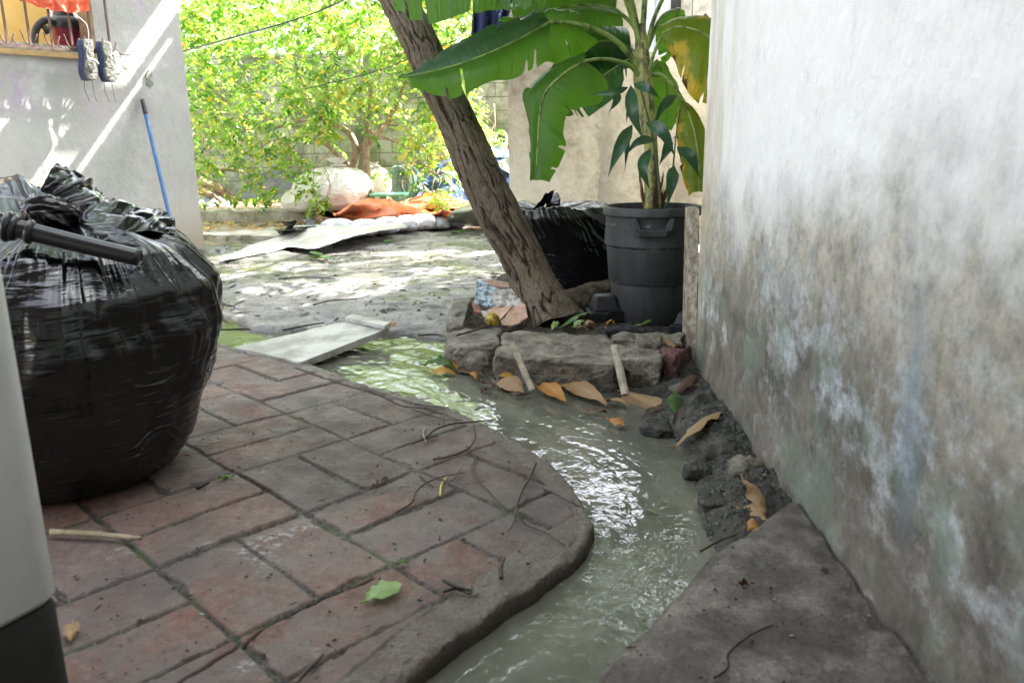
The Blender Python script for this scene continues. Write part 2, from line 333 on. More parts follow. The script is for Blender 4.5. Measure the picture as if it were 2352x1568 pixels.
def m_plastic_bag(name="black_bin_liner", base=(.004, .004, .005), rough=.17):
    m = MB(name); n = m.noise(9, 5, .6, m.map((1, 1, 2.5))); d = m.noise(70, 4, .8)
    m.set(m.mix(m.ramp(d, (.66, 0.), (.78, .2)), base, (.05, .045, .04)), m.ramp(m.noise(6, 4), (.3, rough*.7), (.7, rough*1.5)), .6)
    w = m.noise(7, 3, .5, m.map((.7, .7, 4.5), (0, 0, 0), (.1, .1, 0)), .8); b = m.bump(w, .30, .014); v = m.noise(16, 3, .6, m.map((.4, .4, 5)), .8); m.bump(v, .2, .004, b); return m.m
def m_water(name, col, sc=1.):
    m = MB(name, True); f = m.noise(26*sc, 3, .5, m.map((1, 1, 1)), .8); g = m.noise(90*sc, 2, .5)
    c = m.mix(m.attr('str'), col, tuple(q*1.75 for q in col))
    m.set(c, .03, .7, IOR=1.42)
    b = m.bump(f, .14, .005); m.bump(g, .07, .002, b); return m.m
def m_leaf(name, cols, tcol, tf=.45, rough=.4, veins=0, spec=.5):
    m = MB(name); a = m.attr('var'); st = [(i/max(1, len(cols)-1), c) for i, c in enumerate(cols)]
    c = m.ramp(a, *st) if len(cols) > 1 else cols[0]
    n = m.noise(9, 4, .6); c = m.mix(m.ramp(n, (.35, .35), (.65, 0.)), c, tuple(q*.55 for q in cols[0]))
    m.set(c, rough, spec)
    if veins: m.bump(m.noise(veins, 2, .5, m.map((1, 1, 1))), .2, .003)
    t = m.ramp(a, *[(i/max(1, len(tcol)-1), q) for i, q in enumerate(tcol)]) if len(tcol) > 1 else tcol[0]
    m.transl(t, tf); return m.m
def m_banana(name, top, tr, brown=.0):
    m = MB(name); v = m.attr('var'); u = m.attr('rib')
    n = m.noise(5, 5, .6); c = m.mix(m.ramp(n, (.4, 0.), (.65, .6)), top, tuple(q*.6 for q in top))
    t = tr; ke = m.ramp(m.math('ADD', v, m.math('MULTIPLY', m.noise(18, 3, .6), .16)), (1.02, 0.), (1.07, 1.)); c = m.mix(ke, c, (.10, .06, .025)); t = m.mix(ke, t, (.08, .05, .02))
    if brown:
        k = m.ramp(m.math('ADD', m.math('MULTIPLY', m.noise(7, 4, .6), .8), m.math('MULTIPLY', v, .38)), (.60, 0.), (.72, 1.)); c = m.mix(k, c, (.55, .38, .03)); t = m.mix(k, tr, (.75, .5, .02))
        k2 = m.ramp(m.math('ADD', m.math('MULTIPLY', m.noise(11, 4, .6), .6), m.math('MULTIPLY', v, .4)), (.70, 0.), (.76, 1.)); c = m.mix(k2, c, (.07, .04, .02)); t = m.mix(k2, t, (.05, .03, .01))
    m.set(c, .38, .45); m.bump(u, .3, .004); m.transl(t, .5); return m.m
def m_bark():
    m = MB("furrowed_bark"); c_ = m.attr('var'); n = m.noise(30, 6, .75, m.map((1, 1, .5))); n2 = m.noise(7, 5, .6)
    col = m.ramp(m.math('ADD', m.math('MULTIPLY', c_, .65), m.math('MULTIPLY', n, .35)), (.12, (.012, .009, .006)), (.36, (.07, .053, .037)), (.6, (.15, .12, .088)), (.9, (.25, .215, .17)))
    col = m.mix(m.ramp(n2, (.5, 0.), (.7, .35)), col, (.15, .115, .06)); m.set(col, .85, .2)
    b = m.bump(n, .6, .008); m.bump(m.noise(90, 4, .8), .5, .003, b); return m.m
def m_chb():
    m = MB("concrete_block", True); x, y, z = m.sep(); cb = m.N.new("ShaderNodeCombineXYZ"); m.L(x, cb.inputs[0]); m.L(z, cb.inputs[1])
    t = m.N.new("ShaderNodeTexBrick"); m.L(cb.outputs[0], t.inputs['Vector']); t.inputs['Scale'].default_value = 1; t.inputs['Brick Width'].default_value = .40; t.inputs['Row Height'].default_value = .20; t.inputs['Mortar Size'].default_value = .007
    t.inputs['Color1'].default_value = (.27, .27, .22, 1); t.inputs['Color2'].default_value = (.33, .33, .27, 1); t.inputs['Mortar'].default_value = (.10, .10, .08, 1)
    n = m.noise(1.6, 6, .7); c = m.mix(m.ramp(n, (.42, 0.), (.62, .8)), t.outputs[0], (.10, .115, .05)); c = m.mix(m.ramp(m.noise(4, 6, .7, m.map((1, 1, .4))), (.52, 0.), (.7, .6)), c, (.05, .05, .035))
    m.set(c, .9, .2); m.bump(m.mix(.5, t.outputs[1], m.noise(60, 4)), .5, .01); return m.m
# ---------------------------------------------------------------- ground, pavement, water
Mt = {}
Mt['wallr'] = m_wall_right(); Mt['brick'] = m_brick(); Mt['chb'] = m_chb()
Mt['yard'] = m_concrete("wet_yard_concrete", (.09, .082, .072), (.205, .195, .18), (.32, .305, .285), .8, 4.2)
Mt['ledge'] = m_concrete("damp_ledge_concrete", (.04, .034, .030), (.115, .095, .082), (.25, .215, .19), .35, 9.)
Mt['chunk'] = m_concrete("broken_concrete", (.085, .075, .055), (.20, .18, .145), (.36, .32, .26), 0, 9., False, .02)
Mt['mud'] = m_concrete("wet_mud", (.015, .014, .010), (.045, .04, .032), (.11, .10, .085), .55, 14.)
Mt['soil'] = simple("dark_soil", (.018, .013, .009), (.075, .055, .04), 25, .8, .8, .012)
Mt['water'] = m_water("murky_water", (.105, .107, .082))
Mt['puddle'] = m_water("shallow_puddle_water", (.10, .10, .075), .5)
Mt['dirt'] = simple("yard_dirt", (.10, .08, .055), (.26, .21, .15), 6, .9, .8, .02)

OUT = [G(*p) for p in [(380, 800), (450, 788), (500, 787), (540, 800), (600, 815), (660, 830), (690, 828), (745, 846), (800, 868), (860, 886), (960, 912), (1050, 942), (1130, 978), (1200, 1012), (1260, 1056), (1310, 1106), (1345, 1158), (1361, 1200), (1352, 1248), (1310, 1290), (1240, 1332), (1160, 1384), (1060, 1452), (980, 1512), (905, 1572), (760, 1700), (640, 1800)]]
OUT = [tuple(p[:2]) for p in OUT]+[(-.2, .75), (-2.4, .75), (-2.6, 3.5), (-2.2, 3.85)]
INN = [G(*p)[:2] for p in [(380, 806), (450, 794), (505, 795), (560, 812), (640, 832), (680, 846), (740, 858), (800, 876), (850, 893), (960, 928), (1040, 958), (1110, 990), (1160, 1030), (1205, 1062), (1250, 1112), (1298, 1150), (1318, 1180), (1240, 1232), (1130, 1302), (1030, 1372), (900, 1462), (770, 1572), (640, 1690), (560, 1790)]]
INN = [tuple(p) for p in INN]+[(-.5, .7), (-2.6, .7), (-2.8, 3.5), (-2.3, 3.9)]
def hgrid(nx, ny, s0, s1, y0, y1):
    yy = y0*(y1/y0)**np.linspace(0, 1, ny); s = np.linspace(s0, s1, nx); Y, S = np.meshgrid(yy, s, indexing='ij'); return S*Y, Y
def cut(name, X, Y, Z, keep, m, at=None, **k):
    ny, nx = X.shape; q = gq(ny, nx)[:, ::-1]; kf = keep.ravel()[q].all(1); q = q[kf]; use = np.unique(q); rm = np.zeros(nx*ny, int); rm[use] = np.arange(len(use))
    V = np.stack([X, Y, Z], -1).reshape(-1, 3)[use]; at2 = {a: b.ravel()[use] for a, b in (at or {}).items()}
    return mesh(name, V, rm[q], m, None, True, at2, None, **k)
def pavement():
    X, Y = hgrid(900, 640, -1.0, .3, 1.0, 3.95); P = np.stack([X, Y], -1); d = sdf(P, OUT)+.012*fbm(v3(X*9, Y*9), 3, 2); di = sdf(P, INN)+.006*fbm(v3(X*30, Y*30), 3, 5)
    O = np.array([-.797, 2.118]); s = .371; u = np.array([1, 1])/math.sqrt(2); w = np.array([1, -1])/math.sqrt(2)
    wx = X+.006*vn(v3(X*3, Y*3), 8); wy = Y+.006*vn(v3(X*3, Y*3), 9)
    a = ((wx-O[0])*u[0]+(wy-O[1])*u[1])/s; b = ((wx-O[0])*w[0]+(wy-O[1])*w[1])/s; i = np.floor(a); j = np.floor(b); fa = a-i; fb = b-j
    par = ((i+j) % 2 == 0); k1 = np.where(par, fa, fb); k2 = np.where(par, fb, fa); half = (k1 > .5).astype(int)
    e1 = np.minimum(k1 % .5, .5-k1 % .5)*s; e2 = np.minimum(k2, 1-k2)*s
    id_ = _hash(i.astype(int), j.astype(int), half, 3); id2 = _hash(i.astype(int), j.astype(int), half, 33); id3 = _hash(i.astype(int), j.astype(int), half, 43)
    jw = .0035+.0035*id2+.002*fbm(v3(X*50, Y*50), 3, 4)
    q = np.minimum(e1, e2); cr_ = .012; ex = np.maximum(cr_-e1, 0); ey = np.maximum(cr_-e2, 0); e = np.where((ex > 0) & (ey > 0), cr_-np.hypot(ex, ey), q)
    chip = .0055*np.clip(fbm(v3(X*22, Y*22, id_*9), 4, 6)*2-.25, 0, 1)
    e = e-chip*2
    br = sstep(jw-.003, jw+.005, e)
    top = .006*(id2-.5)+(k1-.25)*.004*(id3-.5)+(k2-.5)*.006*(id_-.5)+.0018*fbm(v3(X*28, Y*28), 5, 10, .6)+.0035*fbm(v3(X*4, Y*4), 2, 12)
    jz = -.006+.0035*fbm(v3(X*90, Y*90), 3, 14)+.003*fbm(v3(X*6, Y*6), 2, 15)
    zb = top*br+jz*(1-br)
    ck = [G(*p)[:2] for p in [(400, 1575), (547, 1489), (605, 1439), (680, 1400), (723, 1380), (765, 1362), (805, 1345), (859, 1323)]]
    dc = sdline(np.stack([X+.006*fbm(v3(X*30, Y*30), 3, 61), Y+.006*fbm(v3(X*30, Y*30), 3, 62)], -1), ck); crk = 1-sstep(.0015, .0055, dc)
    ck2 = [G(*p)[:2] for p in [(677, 845), (740, 868), (800, 884), (850, 897), (900, 916)]]; d2 = sdline(np.stack([X+.004*fbm(v3(X*50, Y*50), 3, 63), Y], -1), ck2); c2 = 1-sstep(.003, .011, d2)
    ck3 = [G(*p)[:2] for p in [(1250, 1125), (1285, 1140), (1330, 1163), (1362, 1168)]]; d3 = sdline(np.stack([X+.006*fbm(v3(X*40, Y*40), 3, 64), Y], -1), ck3); c3 = 1-sstep(.001, .005, d3)
    crk = np.maximum(np.maximum(crk, c2), c3)
    edg = 1-sstep(-.004, .003, di)
    ze = .001+.0035*fbm(v3(X*35, Y*35), 5, 20, .65)+.004*fbm(v3(X*7, Y*7), 2, 21)
    z = zb*(1-edg)+ze*edg-.011*crk+.004*fbm(v3(X*1.7, Y*1.7), 2, 29)
    rr = .016+.008*fbm(v3(X*5, Y*5), 2, 22); t = np.clip(1-d/rr, 0, 1); z = z-rr*.9*(1-np.sqrt(np.maximum(1-t*t, 0)))
    z = np.where(d < 0, z-.035+np.minimum(d, 0)*6, z)+np.where(d < .03, .006*fbm(v3(X*40, Y*40), 4, 23), 0)
    tag(cut('brick_pavement', X, Y, z, d > -.022, Mt['brick'], {'jnt': br, 'edg': edg, 'bid': id_, 'crk': crk}), kind='structure')
pavement()

WX = np.array([.745, 0, 0]); WN = nrm([math.cos(.019), math.sin(.019)*-1., 0])
# the plaster wall runs from near the camera to its far corner
WA = G(2130, 1568)[:2]; WB = G(1594, 830)[:2]; wd = nrm(np.r_[WB-WA, 0]); wn = np.array([-wd[1], wd[0], 0])
def wx(y): return WA[0]+(WB[0]-WA[0])*(y-WA[1])/(WB[1]-WA[1])
LED = [G(*p, h=.02)[:2] for p in [(1340, 1572), (1400, 1484), (1450, 1432), (1500, 1376), (1560, 1318), (1612, 1268), (1640, 1240), (1700, 1206), (1750, 1172), (1800, 1142), (1836, 1140)]]
LED = [tuple(p) for p in LED]+[(wx(2.3)+.25, 2.3), (1.0, .7), (.02, .7)]
def ledge():
    X, Y = hgrid(420, 380, -.1, .72, .85, 2.15); P = np.stack([X, Y], -1); d = sdf(P, LED)+.012*fbm(v3(X*8, Y*8), 4, 72)
    z = .018+.004*fbm(v3(X*6, Y*6), 3, 73)+.004*fbm(v3(X*32, Y*32), 5, 74, .6)+.02*sstep(.16, 0, wx(Y)-X)*(0.5+fbm(v3(X*12, Y*12), 3, 75))
    rr = .06; t = np.clip(1-d/rr, 0, 1); z = z-rr*(1-np.sqrt(np.maximum(1-t*t, 0))); z = np.where(d < 0, z-.04+np.minimum(d, 0)*5, z)
    dc = np.abs(wx(Y)-.012+.008*fbm(v3(Y*9, 0), 3, 77)-X); z -= .012*(1-sstep(.002, .008, dc))
    tag(cut('concrete_ledge', X, Y, z, d > -.02, Mt['ledge']), kind='structure')
ledge()
SH = [G(*p, h=-.06)[:2] for p in [(1015, 860), (1080, 868), (1140, 884), (1250, 900), (1400, 925), (1470, 948), (1440, 975), (1520, 1005), (1565, 1050), (1578, 1110), (1600, 1150), (1612, 1200), (1618, 1250), (1640, 1300)]]
MUD = [tuple(p) for p in SH]+[(wx(1.9)+.08, 1.8), (wx(3)+.08, 3.0), (wx(3.5)+.3, 3.6), (-.2, 3.6), (-.35, 3.4)]
def mud():
    X, Y = hgrid(460, 380, -.12, .52, 1.7, 3.6); P = np.stack([X, Y], -1); d = sdf(P, MUD)+.035*fbm(v3(X*7, Y*7), 4, 82)
    wl = sstep(.33, .06, wx(Y)-X)
    z = -.055+np.clip(d*.3, 0, .03)+wl*(.036+.016*fbm(v3(X*6, Y*6), 2, 85))+(.010+.018*sstep(.02, .2, d)*(.4+wl))*fbm(v3(X*16, Y*16), 6, 83, .62)+.010*np.maximum(rid(v3(X*9, Y*9), 4, 84)-.2, 0)*wl
    c1, _ = cell(v3(X*22+fbm(v3(X*30, Y*30), 2, 3), Y*22, 0), 5); z += sstep(.0, .1, d)*.010*(.5-c1)*(.3+wl)
    z = np.where(d < 0, -.07+d*1., z)
    tag(cut('mud_bank', X, Y, z, (d > -.1) & (X < wx(Y)+.1), Mt['mud']), kind='structure')
mud()
# planting bed soil behind the concrete chunks
BED = [(-.33, 4.3), (-.33, 3.62), (-.1, 3.35), (.1, 3.30), (.75, 3.25), (1.2, 3.4), (1.2, 5.4), (-.1, 5.4)]
def bed():
    X, Y = hgrid(260, 200, -.14, .36, 3.0, 5.6); P = np.stack([X, Y], -1); d = sdf(P, BED)+.02*fbm(v3(X*8, Y*8), 3, 92)
    z = .055+.02*fbm(v3(X*5, Y*5), 3, 93)+.012*fbm(v3(X*30, Y*30), 4, 94, .65); z = np.where(d < .06, z-(.06-d)*1.6, z)
    tag(cut('soil_bed', X, Y, z, d > -.12, Mt['soil']), kind='structure')
bed()
# the yard slab, broken along its front edge
YE = [G(*p)[:2] for p in [(200, 690), (400, 704), (500, 716), (528, 724), (560, 742), (600, 752), (660, 757), (740, 752), (800, 745), (880, 757), (960, 762), (1040, 768)]]
YD = [tuple(p) for p in YE]+[(-.2, 3.7), (1.5, 3.7), (3.2, 11.6), (-7.5, 11.6), (-7.5, 4.3)]
FARP = [G(*p)[:2] for p in [(300, 560), (480, 566), (560, 562), (640, 548), (660, 536), (590, 545), (470, 540), (300, 536)]]
def yard():
    X, Y = hgrid(560, 460, -.95, .32, 3.6, 11.5); P = np.stack([X, Y], -1); d = sdf(P, YD)+.05*fbm(v3(X*4, Y*4), 4, 102, .6)
    z = .006+.014*fbm(v3(X*.9, Y*1.5), 4, 103)+.012*fbm(v3(X*5, Y*8), 5, 104, .6)
    # terraces where the screed has broken away
    s = fbm(v3(X*.55+Y*.25, Y*1.1), 5, 105, .55); z += .012*sstep(.0, .025, s)-.010*sstep(-.22, -.24, s)
    edge = sstep(.75, .0, d)*sstep(-1.9, -.9, X-.0*Y); z += edge*(.035*np.maximum(rid(v3(X*4, Y*6), 5, 106, .6), -.1)-.012)
    left = sstep(-1.15, -1.95, X+.12*(Y-5)+.5*fbm(v3(X*1.2, Y*1.5), 3, 107))*sstep(4.35, 4.7, Y)*sstep(6.9, 6.2, Y); z -= left*.032
    z -= .05*sstep(-.05, .12, sdf(P, FARP))
    rr = .03; t = np.clip(1-d/rr, 0, 1); z -= rr*(1-np.sqrt(np.maximum(1-t*t, 0))); z = np.where(d < 0, z-.03+d*3, z)
    z += .02*sstep(9.5, 11.5, Y)
    tag(cut('yard_slab', X, Y, z, d > -.05, Mt['yard']), kind='structure')
yard()
def flat(name, x0, x1, y0, y1, z, m, n=2, f=None, kind='structure'):
    xs = np.linspace(x0, x1, n); ys = np.linspace(y0, y1, n); Y, X = np.meshgrid(ys, xs, indexing='ij'); Z = np.full(X.shape, z) if f is None else f(X, Y)
    return tag(cut(name, X, Y, Z, np.ones(X.shape, bool), m), kind=kind)
flat('ground', -150, 150, -60, 300, -.16, Mt['dirt'])
flat('puddle', -7.4, .9, 4.1, 11.4, -.024, Mt['puddle'], 60)
def chan():
    X, Y = hgrid(760, 620, -.95, .38, .9, 4.7)
    # ripples are drawn out along the current, which follows the bend of the channel
    cl = cr([G(*q, h=-.04)[:2] for q in [(560, 770), (700, 800), (850, 830), (1000, 872), (1130, 928), (1250, 985), (1370, 1060), (1450, 1150), (1480, 1240), (1440, 1330), (1330, 1420), (1200, 1510), (1000, 1640)]], 60)
    L = np.r_[0, np.cumsum(np.linalg.norm(np.diff(cl, axis=0), axis=1))]; best = np.full(X.shape, 1e9); s_ = np.zeros(X.shape); t_ = np.zeros(X.shape)
    for i in range(59):
        a_, b_ = cl[i], cl[i+1]; e = b_-a_; l2 = e@e; u = np.clip(((X-a_[0])*e[0]+(Y-a_[1])*e[1])/l2, 0, 1); dx = X-a_[0]-u*e[0]; dy = Y-a_[1]-u*e[1]; d = np.hypot(dx, dy); k = d < best
        best = np.where(k, d, best); s_ = np.where(k, L[i]+u*(L[i+1]-L[i]), s_); t_ = np.where(k, d*np.sign(dx*e[1]-dy*e[0]), t_)
    wp = .10*fbm(v3(X*4, Y*4), 4, 4, .6); tt = t_+wp
    rap = np.exp(-((s_-1.1)/.55)**2)            # broken water where it drops past the first chunk
    fl = fbm(v3(s_*3.2, tt*20, 0), 4, 121, .55); f2 = rid(v3(s_*9, tt*44, .3), 3, 122, .55); iso = fbm(v3(X*26, Y*26, 1), 3, 123)
    z = -.030+.0024*fl*(.7+rap)+.0006*f2*(.4+rap)+.0011*iso*(.6+1.2*rap)+.0035*rap*fbm(v3(X*11, Y*11, 2), 2, 124)-.012*sstep(.9, 2.2, s_)
    near = sstep(.10, .0, np.abs(sdf(np.stack([X, Y], -1), OUT))); z += near*.0025*vn(v3(X*22, Y*22), 7)
    z += sstep(.35, .7, np.abs(t_))*.0030*fbm(v3(X*7+Y*3, Y*16, 3), 3, 127)
    st_ = np.clip(.32+.9*fbm(v3(s_*2.2, tt*13, 5), 4, 125, .6)+.25*fbm(v3(s_*8, tt*40, 5), 2, 126), 0, 1)*np.exp(-(t_/.22)**2)
    tag(cut('stream_water', X, Y, z, np.ones(X.shape, bool), Mt['water'], {'str': st_}), kind='structure')
chan()
flat('water', -7.4, 1.2, 3.2, 4.8, -.038, Mt['water'], 40)

# ---------------------------------------------------------------- walls
def wall_right():
    L = np.linspace(-1.8, 0, 10); far = np.linalg.norm(WB-WA)
    s = np.r_[np.linspace(-2.2, -.2, 20), np.linspace(-.19, far, 420)]; z = np.r_[np.linspace(-.2, 1.7, 260), np.linspace(1.72, 3.1, 10)]
    S, Z = np.meshgrid(s, z, indexing='ij'); base = np.array([WA[0], WA[1], 0])
    # old plaster: swelling towards the foot, trowel waves and pits
    off = .006*fbm(v3(S*2.2, Z*1.6), 3, 131)+.0035*fbm(v3(S*14, Z*9), 5, 132, .6)+.03*sstep(.16, -.1, Z)*(.7+.5*fbm(v3(S*5, 0*Z), 3, 133))
    off += -.022*sstep(far-.03, far, S)
    V = base+S[..., None]*wd+off[..., None]*wn+Z[..., None]*np.array([0, 0, 1.])
    q = gq(len(s), len(z)); V = V.reshape(-1, 3); n0 = len(V)
    # end face and back so that it is a real block
    e = base+far*wd; end = V[(len(s)-1)*len(z):].copy(); bk = end-wn*.16*-1*-1; V = np.vstack([V, end-wn*.16]); k = len(z)
    q2 = np.stack([np.arange(k-1)+(len(s)-1)*k, np.arange(k-1)+n0, np.arange(k-1)+n0+1, np.arange(k-1)+1+(len(s)-1)*k], -1)
    o = mesh('plaster_wall', V, np.vstack([q, q2]), Mt['wallr'], ang=50)
    return tag(o, "tall white plaster wall on the right, grey-green damp stains over its lower half", "wall")
wall_right()
A = Acc(); A.box((WA[0]+.30, -2.2, -.1), (5.0, 3.1, 4.6)); 
tag(A.build('house', simple("house_render", (.5, .5, .48), (.6, .6, .58)), smooth=False), "unseen house block behind the stained white wall, raised to block the sun", "building")  # out of view; made tall to keep sun off the alley
A = Acc(); A.box((1.62, 3.15, -.1), (5.0, 6.6, 5.0)); tag(A.build('house', simple("added_block_render", (.5, .5, .46), (.6, .6, .56)), smooth=False), "unseen tall block added behind the far end of the plaster wall to block the sun", "building")  # unseen block, added to stop sun dapples reaching the pavement

# left house, its front face turned towards the alley
CL = G(470, 575)[:2]; LW = np.array([.595, .804, 0]); LN = np.array([.804, -.595, 0]); CLP = np.array([CL[0], CL[1], 0.])
def lw(x, y, off=0.): return PL(x, y, CLP+LN*off, LN)
def lst(p): q = np.array(p)-CLP; return float(q@LW), float(q[2])
Mt['wall_l'] = None
def m_wl():
    m = MB("grey_plaster", True); n = m.noise(1.2, 5, .6); n2 = m.noise(26, 6, .75)
    c = m.ramp(m.math('ADD', m.math('MULTIPLY', n, .7), m.math('MULTIPLY', n2, .3)), (.25, (.28, .28, .265)), (.5, (.35, .35, .335)), (.8, (.41, .405, .39)))
    x, y, z = m.sep(); pz = m.math('MULTIPLY', m.ramp(m.math('ADD', z, m.math('MULTIPLY', m.noise(3, 5, .7), .5)), (1.0, 0.), (1.0, 0.)), 1.)
    pu = m.ramp(m.noise(1.8, 5, .7, m.map((1.6, 1.6, .8), (2.4, 1, 0))), (.56, 0.), (.70, .6)); hi = m.ramp(m.math('DIVIDE', z, 3.), (.36, 0.), (.45, 1.)); pu = m.math('MULTIPLY', pu, hi)
    c = m.mix(pu, c, (.33, .24, .36))
    w = m.math('MULTIPLY', m.ramp(m.noise(2.2, 4, .7, m.map((1, 1, 1), (7, 5, 3))), (.66, 0.), (.85, .5)), .6); c = m.mix(w, c, (.62, .64, .68))
    lo = m.ramp(m.math('ADD', z, m.math('MULTIPLY', m.math('SUBTRACT', n2, .5), -.3)), (.1, .7), (.5, 0.)); c = m.mix(lo, c, (.33, .27, .19))
    sp = m.math('MULTIPLY', m.ramp(m.vor(14), (.02, 1.), (.05, 0.)), m.ramp(m.noise(5, 2), (.5, 0.), (.55, 1.))); c = m.mix(sp, c, (.12, .11, .10))
    m.set(c, .85, .25); b = m.bump(n2, .4, .008); m.bump(m.noise(4, 5, .6), .4, .03, b); return m.m
Mt['wall_l'] = m_wl()
def house_left():
    root = thing('grey_house', "grey plastered house on the left with a barred window and purple paint smears", "building", (CL[0]-1, CL[1]-1, 0))
    # window opening measured on the face
    r1, z1 = lst(lw(214, 80)); r0 = r1-1.5; zs = lst(lw(120, 103))[1]; zt = zs+1.1
    A = Acc(); T = .16
    def blk(s0, s1, z0, z1, t0=0., t1=T):
        p = [CLP+LW*s-LN*t for s, t in ((s0, t0), (s1, t0), (s1, t1), (s0, t1))]
        A.hexa([q+np.array([0, 0, z0]) for q in p]+[q+np.array([0, 0, z1]) for q in p], n=2)
    blk(-6, r0, -.15, 3.2); blk(r0, r1, -.15, zs); blk(r0, r1, zt, 3.2)
    S, Z = np.meshgrid(np.linspace(r1, 0, 120), np.linspace(-.15, 3.2, 200), indexing='ij')
    off = .01*fbm(v3(S*2, Z*2), 4, 141); off[-1] -= .01*np.abs(fbm(v3(Z[-1]*14, 0), 4, 142)); sh = np.where(S > -.02, -.012*np.abs(fbm(v3(S, Z*9), 4, 143)), 0)
    V = CLP+(S+sh)[..., None]*LW+off[..., None]*LN+Z[..., None]*np.array([0, 0, 1.]); k = 200; n0 = V.reshape(-1, 3).shape[0]; bk = V[-1]-LN*3.0; fr = V[0]-LN*T
    VV = np.vstack([V.reshape(-1, 3), bk, fr]); q2 = np.stack([np.arange(k-1)+119*k, np.arange(k-1)+n0, np.arange(k-1)+n0+1, np.arange(k-1)+119*k+1], -1); q3 = np.stack([np.arange(k-1), np.arange(k-1)+1, np.arange(k-1)+n0+k+1, np.arange(k-1)+n0+k], -1)
    A.add(VV, np.vstack([gq(120, k), q2, q3])); A.build('wall', Mt['wall_l'], root, ang=40)
    # unseen eave added to shade the wall, its gaps placed to shape sun blades
    s_, z_ = lst(lw(330, 100)); sg = s_+.958*(3.2-z_)/1.11; s2, z2 = lst(lw(262, 250)); sg2 = s2+.958*(3.2-z2)/1.11; s3, z3_ = lst(lw(215, 330)); sg3 = s3+.958*(3.2-z3_)/1.11; print('gaps', sg, sg2, sg3)
    def sq(x, y): s0, z0 = lst(lw(x, y)); t = (3.2-z0)/1.11; return s0+.958*t, .286*t     # where the sun ray to this wall point crosses the eave
    ga, da = sq(330, 90); gb, db = sq(285, 160); gc, dc = sq(215, 330); _, d1 = sq(230, 235); gl, dl = sq(190, 345); _, dm = sq(300, 40)
    rs = simple("rusty_shade_sheet", (.2, .12, .08), (.35, .3, .26))
    def sheet(s0, s1, t0, t1):
        E_ = Acc(); E_.hexa([CLP+LW*a_-LN*t_+np.array([0, 0, 3.2+zz]) for zz in (0, .03) for a_, t_ in ((s0, -t1), (s1, -t1), (s1, -t0), (s0, -t0))]); E_.build('eave_shade_sheet', rs, root, smooth=False)
    print('eave', ga, gb, gc, d1, gl, dl)
    sheet(-6, ga-.17, 0, .50); sheet(ga-.165, ga-.07, .0, .55); sheet(ga-.065, ga+.14, .47, .60); sheet(ga+.145, ga+.20, 0, 1.31); sheet(ga+.205, ga+.27, 0, .36); sheet(ga+.205, ga+.27, .75, 1.32); sheet(ga+.275, 5, 0, 1.31)
    B = Acc()   # room behind the window: yellow back wall, brown side
    p = lambda s, t, z: CLP+LW*s-LN*t+np.array([0, 0, z])
    B.hexa([p(r0-.6, 1.5, .2), p(r1+.4, 1.5, .2), p(r1+.4, 1.6, .2), p(r0-.6, 1.6, .2), p(r0-.6, 1.5, 3.1), p(r1+.4, 1.5, 3.1), p(r1+.4, 1.6, 3.1), p(r0-.6, 1.6, 3.1)])
    B.build('inner_wall', simple("ochre_paint", (.62, .40, .10), (.68, .45, .13)), root, smooth=False)
    B = Acc(); B.hexa([p(r0-.6, .2, .2), p(r1-.55, 1.3, .2), p(r1-.55, 1.34, .2), p(r0-.6, .24, .2), p(r0-.6, .2, zs+.62), p(r1-.55, 1.3, zs+.36), p(r1-.55, 1.34, zs+.36), p(r0-.6, .24, zs+.62)])
    B.build('partition', simple("brown_board", (.30, .17, .06), (.36, .21, .08)), root, smooth=False)
    B = Acc(); B.hexa([p(r0, -.015, zs-.05), p(r1, -.015, zs-.05), p(r1, .3, zs-.05), p(r0, .3, zs-.05), p(r0, -.015, zs-.004), p(r1, -.015, zs-.004), p(r1, .3, zs-.004), p(r0, .3, zs-.004)])
    f = B.build('window_sill', simple("peeling_grey_wood", (.20, .17, .13), (.42, .39, .33), 14), root, smooth=False)
    B = Acc(); B.hexa([p(r0, -.02, zs-.09), p(r1+.02, -.02, zs-.09), p(r1+.02, .0, zs-.09), p(r0, .0, zs-.09), p(r0, -.02, zs-.052), p(r1+.02, -.02, zs-.052), p(r1+.02, .0, zs-.052), p(r0, .0, zs-.052)])
    B.build('sill_moulding', simple("yellow_wood", (.40, .27, .11), (.50, .36, .17), 14), root, smooth=False)
    B = Acc(); B.hexa([p(r1-.05, -.02, zs), p(r1+.005, -.02, zs), p(r1+.005, .10, zs), p(r1-.05, .10, zs), p(r1-.05, -.02, zt), p(r1+.005, -.02, zt), p(r1+.005, .10, zt), p(r1-.05, .10, zt)])
    B.build('window_frame', simple("brown_wood", (.16, .10, .05), (.26, .17, .09), 14), root, smooth=False)
    # rusted grille standing off the wall
    g = thing('window_grille', "rusty iron grille with curled spikes over the house window", "grille", p(r1-.6, -.12, zs))
    rust = simple("rusted_iron", (.05, .032, .026), (.13, .08, .06), 30, .8); go = .12
    def gp(x, y): return lw(x, y, go)
    s1, zb = lst(gp(262, 133)); zb = lst(gp(120, 112))[1]
    for x in (18, 70, 121, 166, 211, 252):
        s_ = lst(gp(x, 100))[0]; B = Acc(); b0 = CLP+LW*s_+LN*go+np.array([0, 0, zb]); B.bar(b0, b0+np.array([0, 0, 1.2]), .014, .014, LW)
        B.tube([b0+LW*.006+[0, 0, .0], b0+[0, 0, .03]+LW*.03, b0+LW*.055+np.array([0, 0, .09])], .005, 6)
        B.tube([b0, b0+[0, 0, .03]-LW*.03, b0-LW*.055+np.array([0, 0, .11])], .005, 6)
        B.tube([b0+LW*.03+[0, 0, .05], b0+LW*.08+[0, 0, .0], b0+LW*.16+[0, 0, .0]], .004, 6)
        B.build('bar', rust, g)
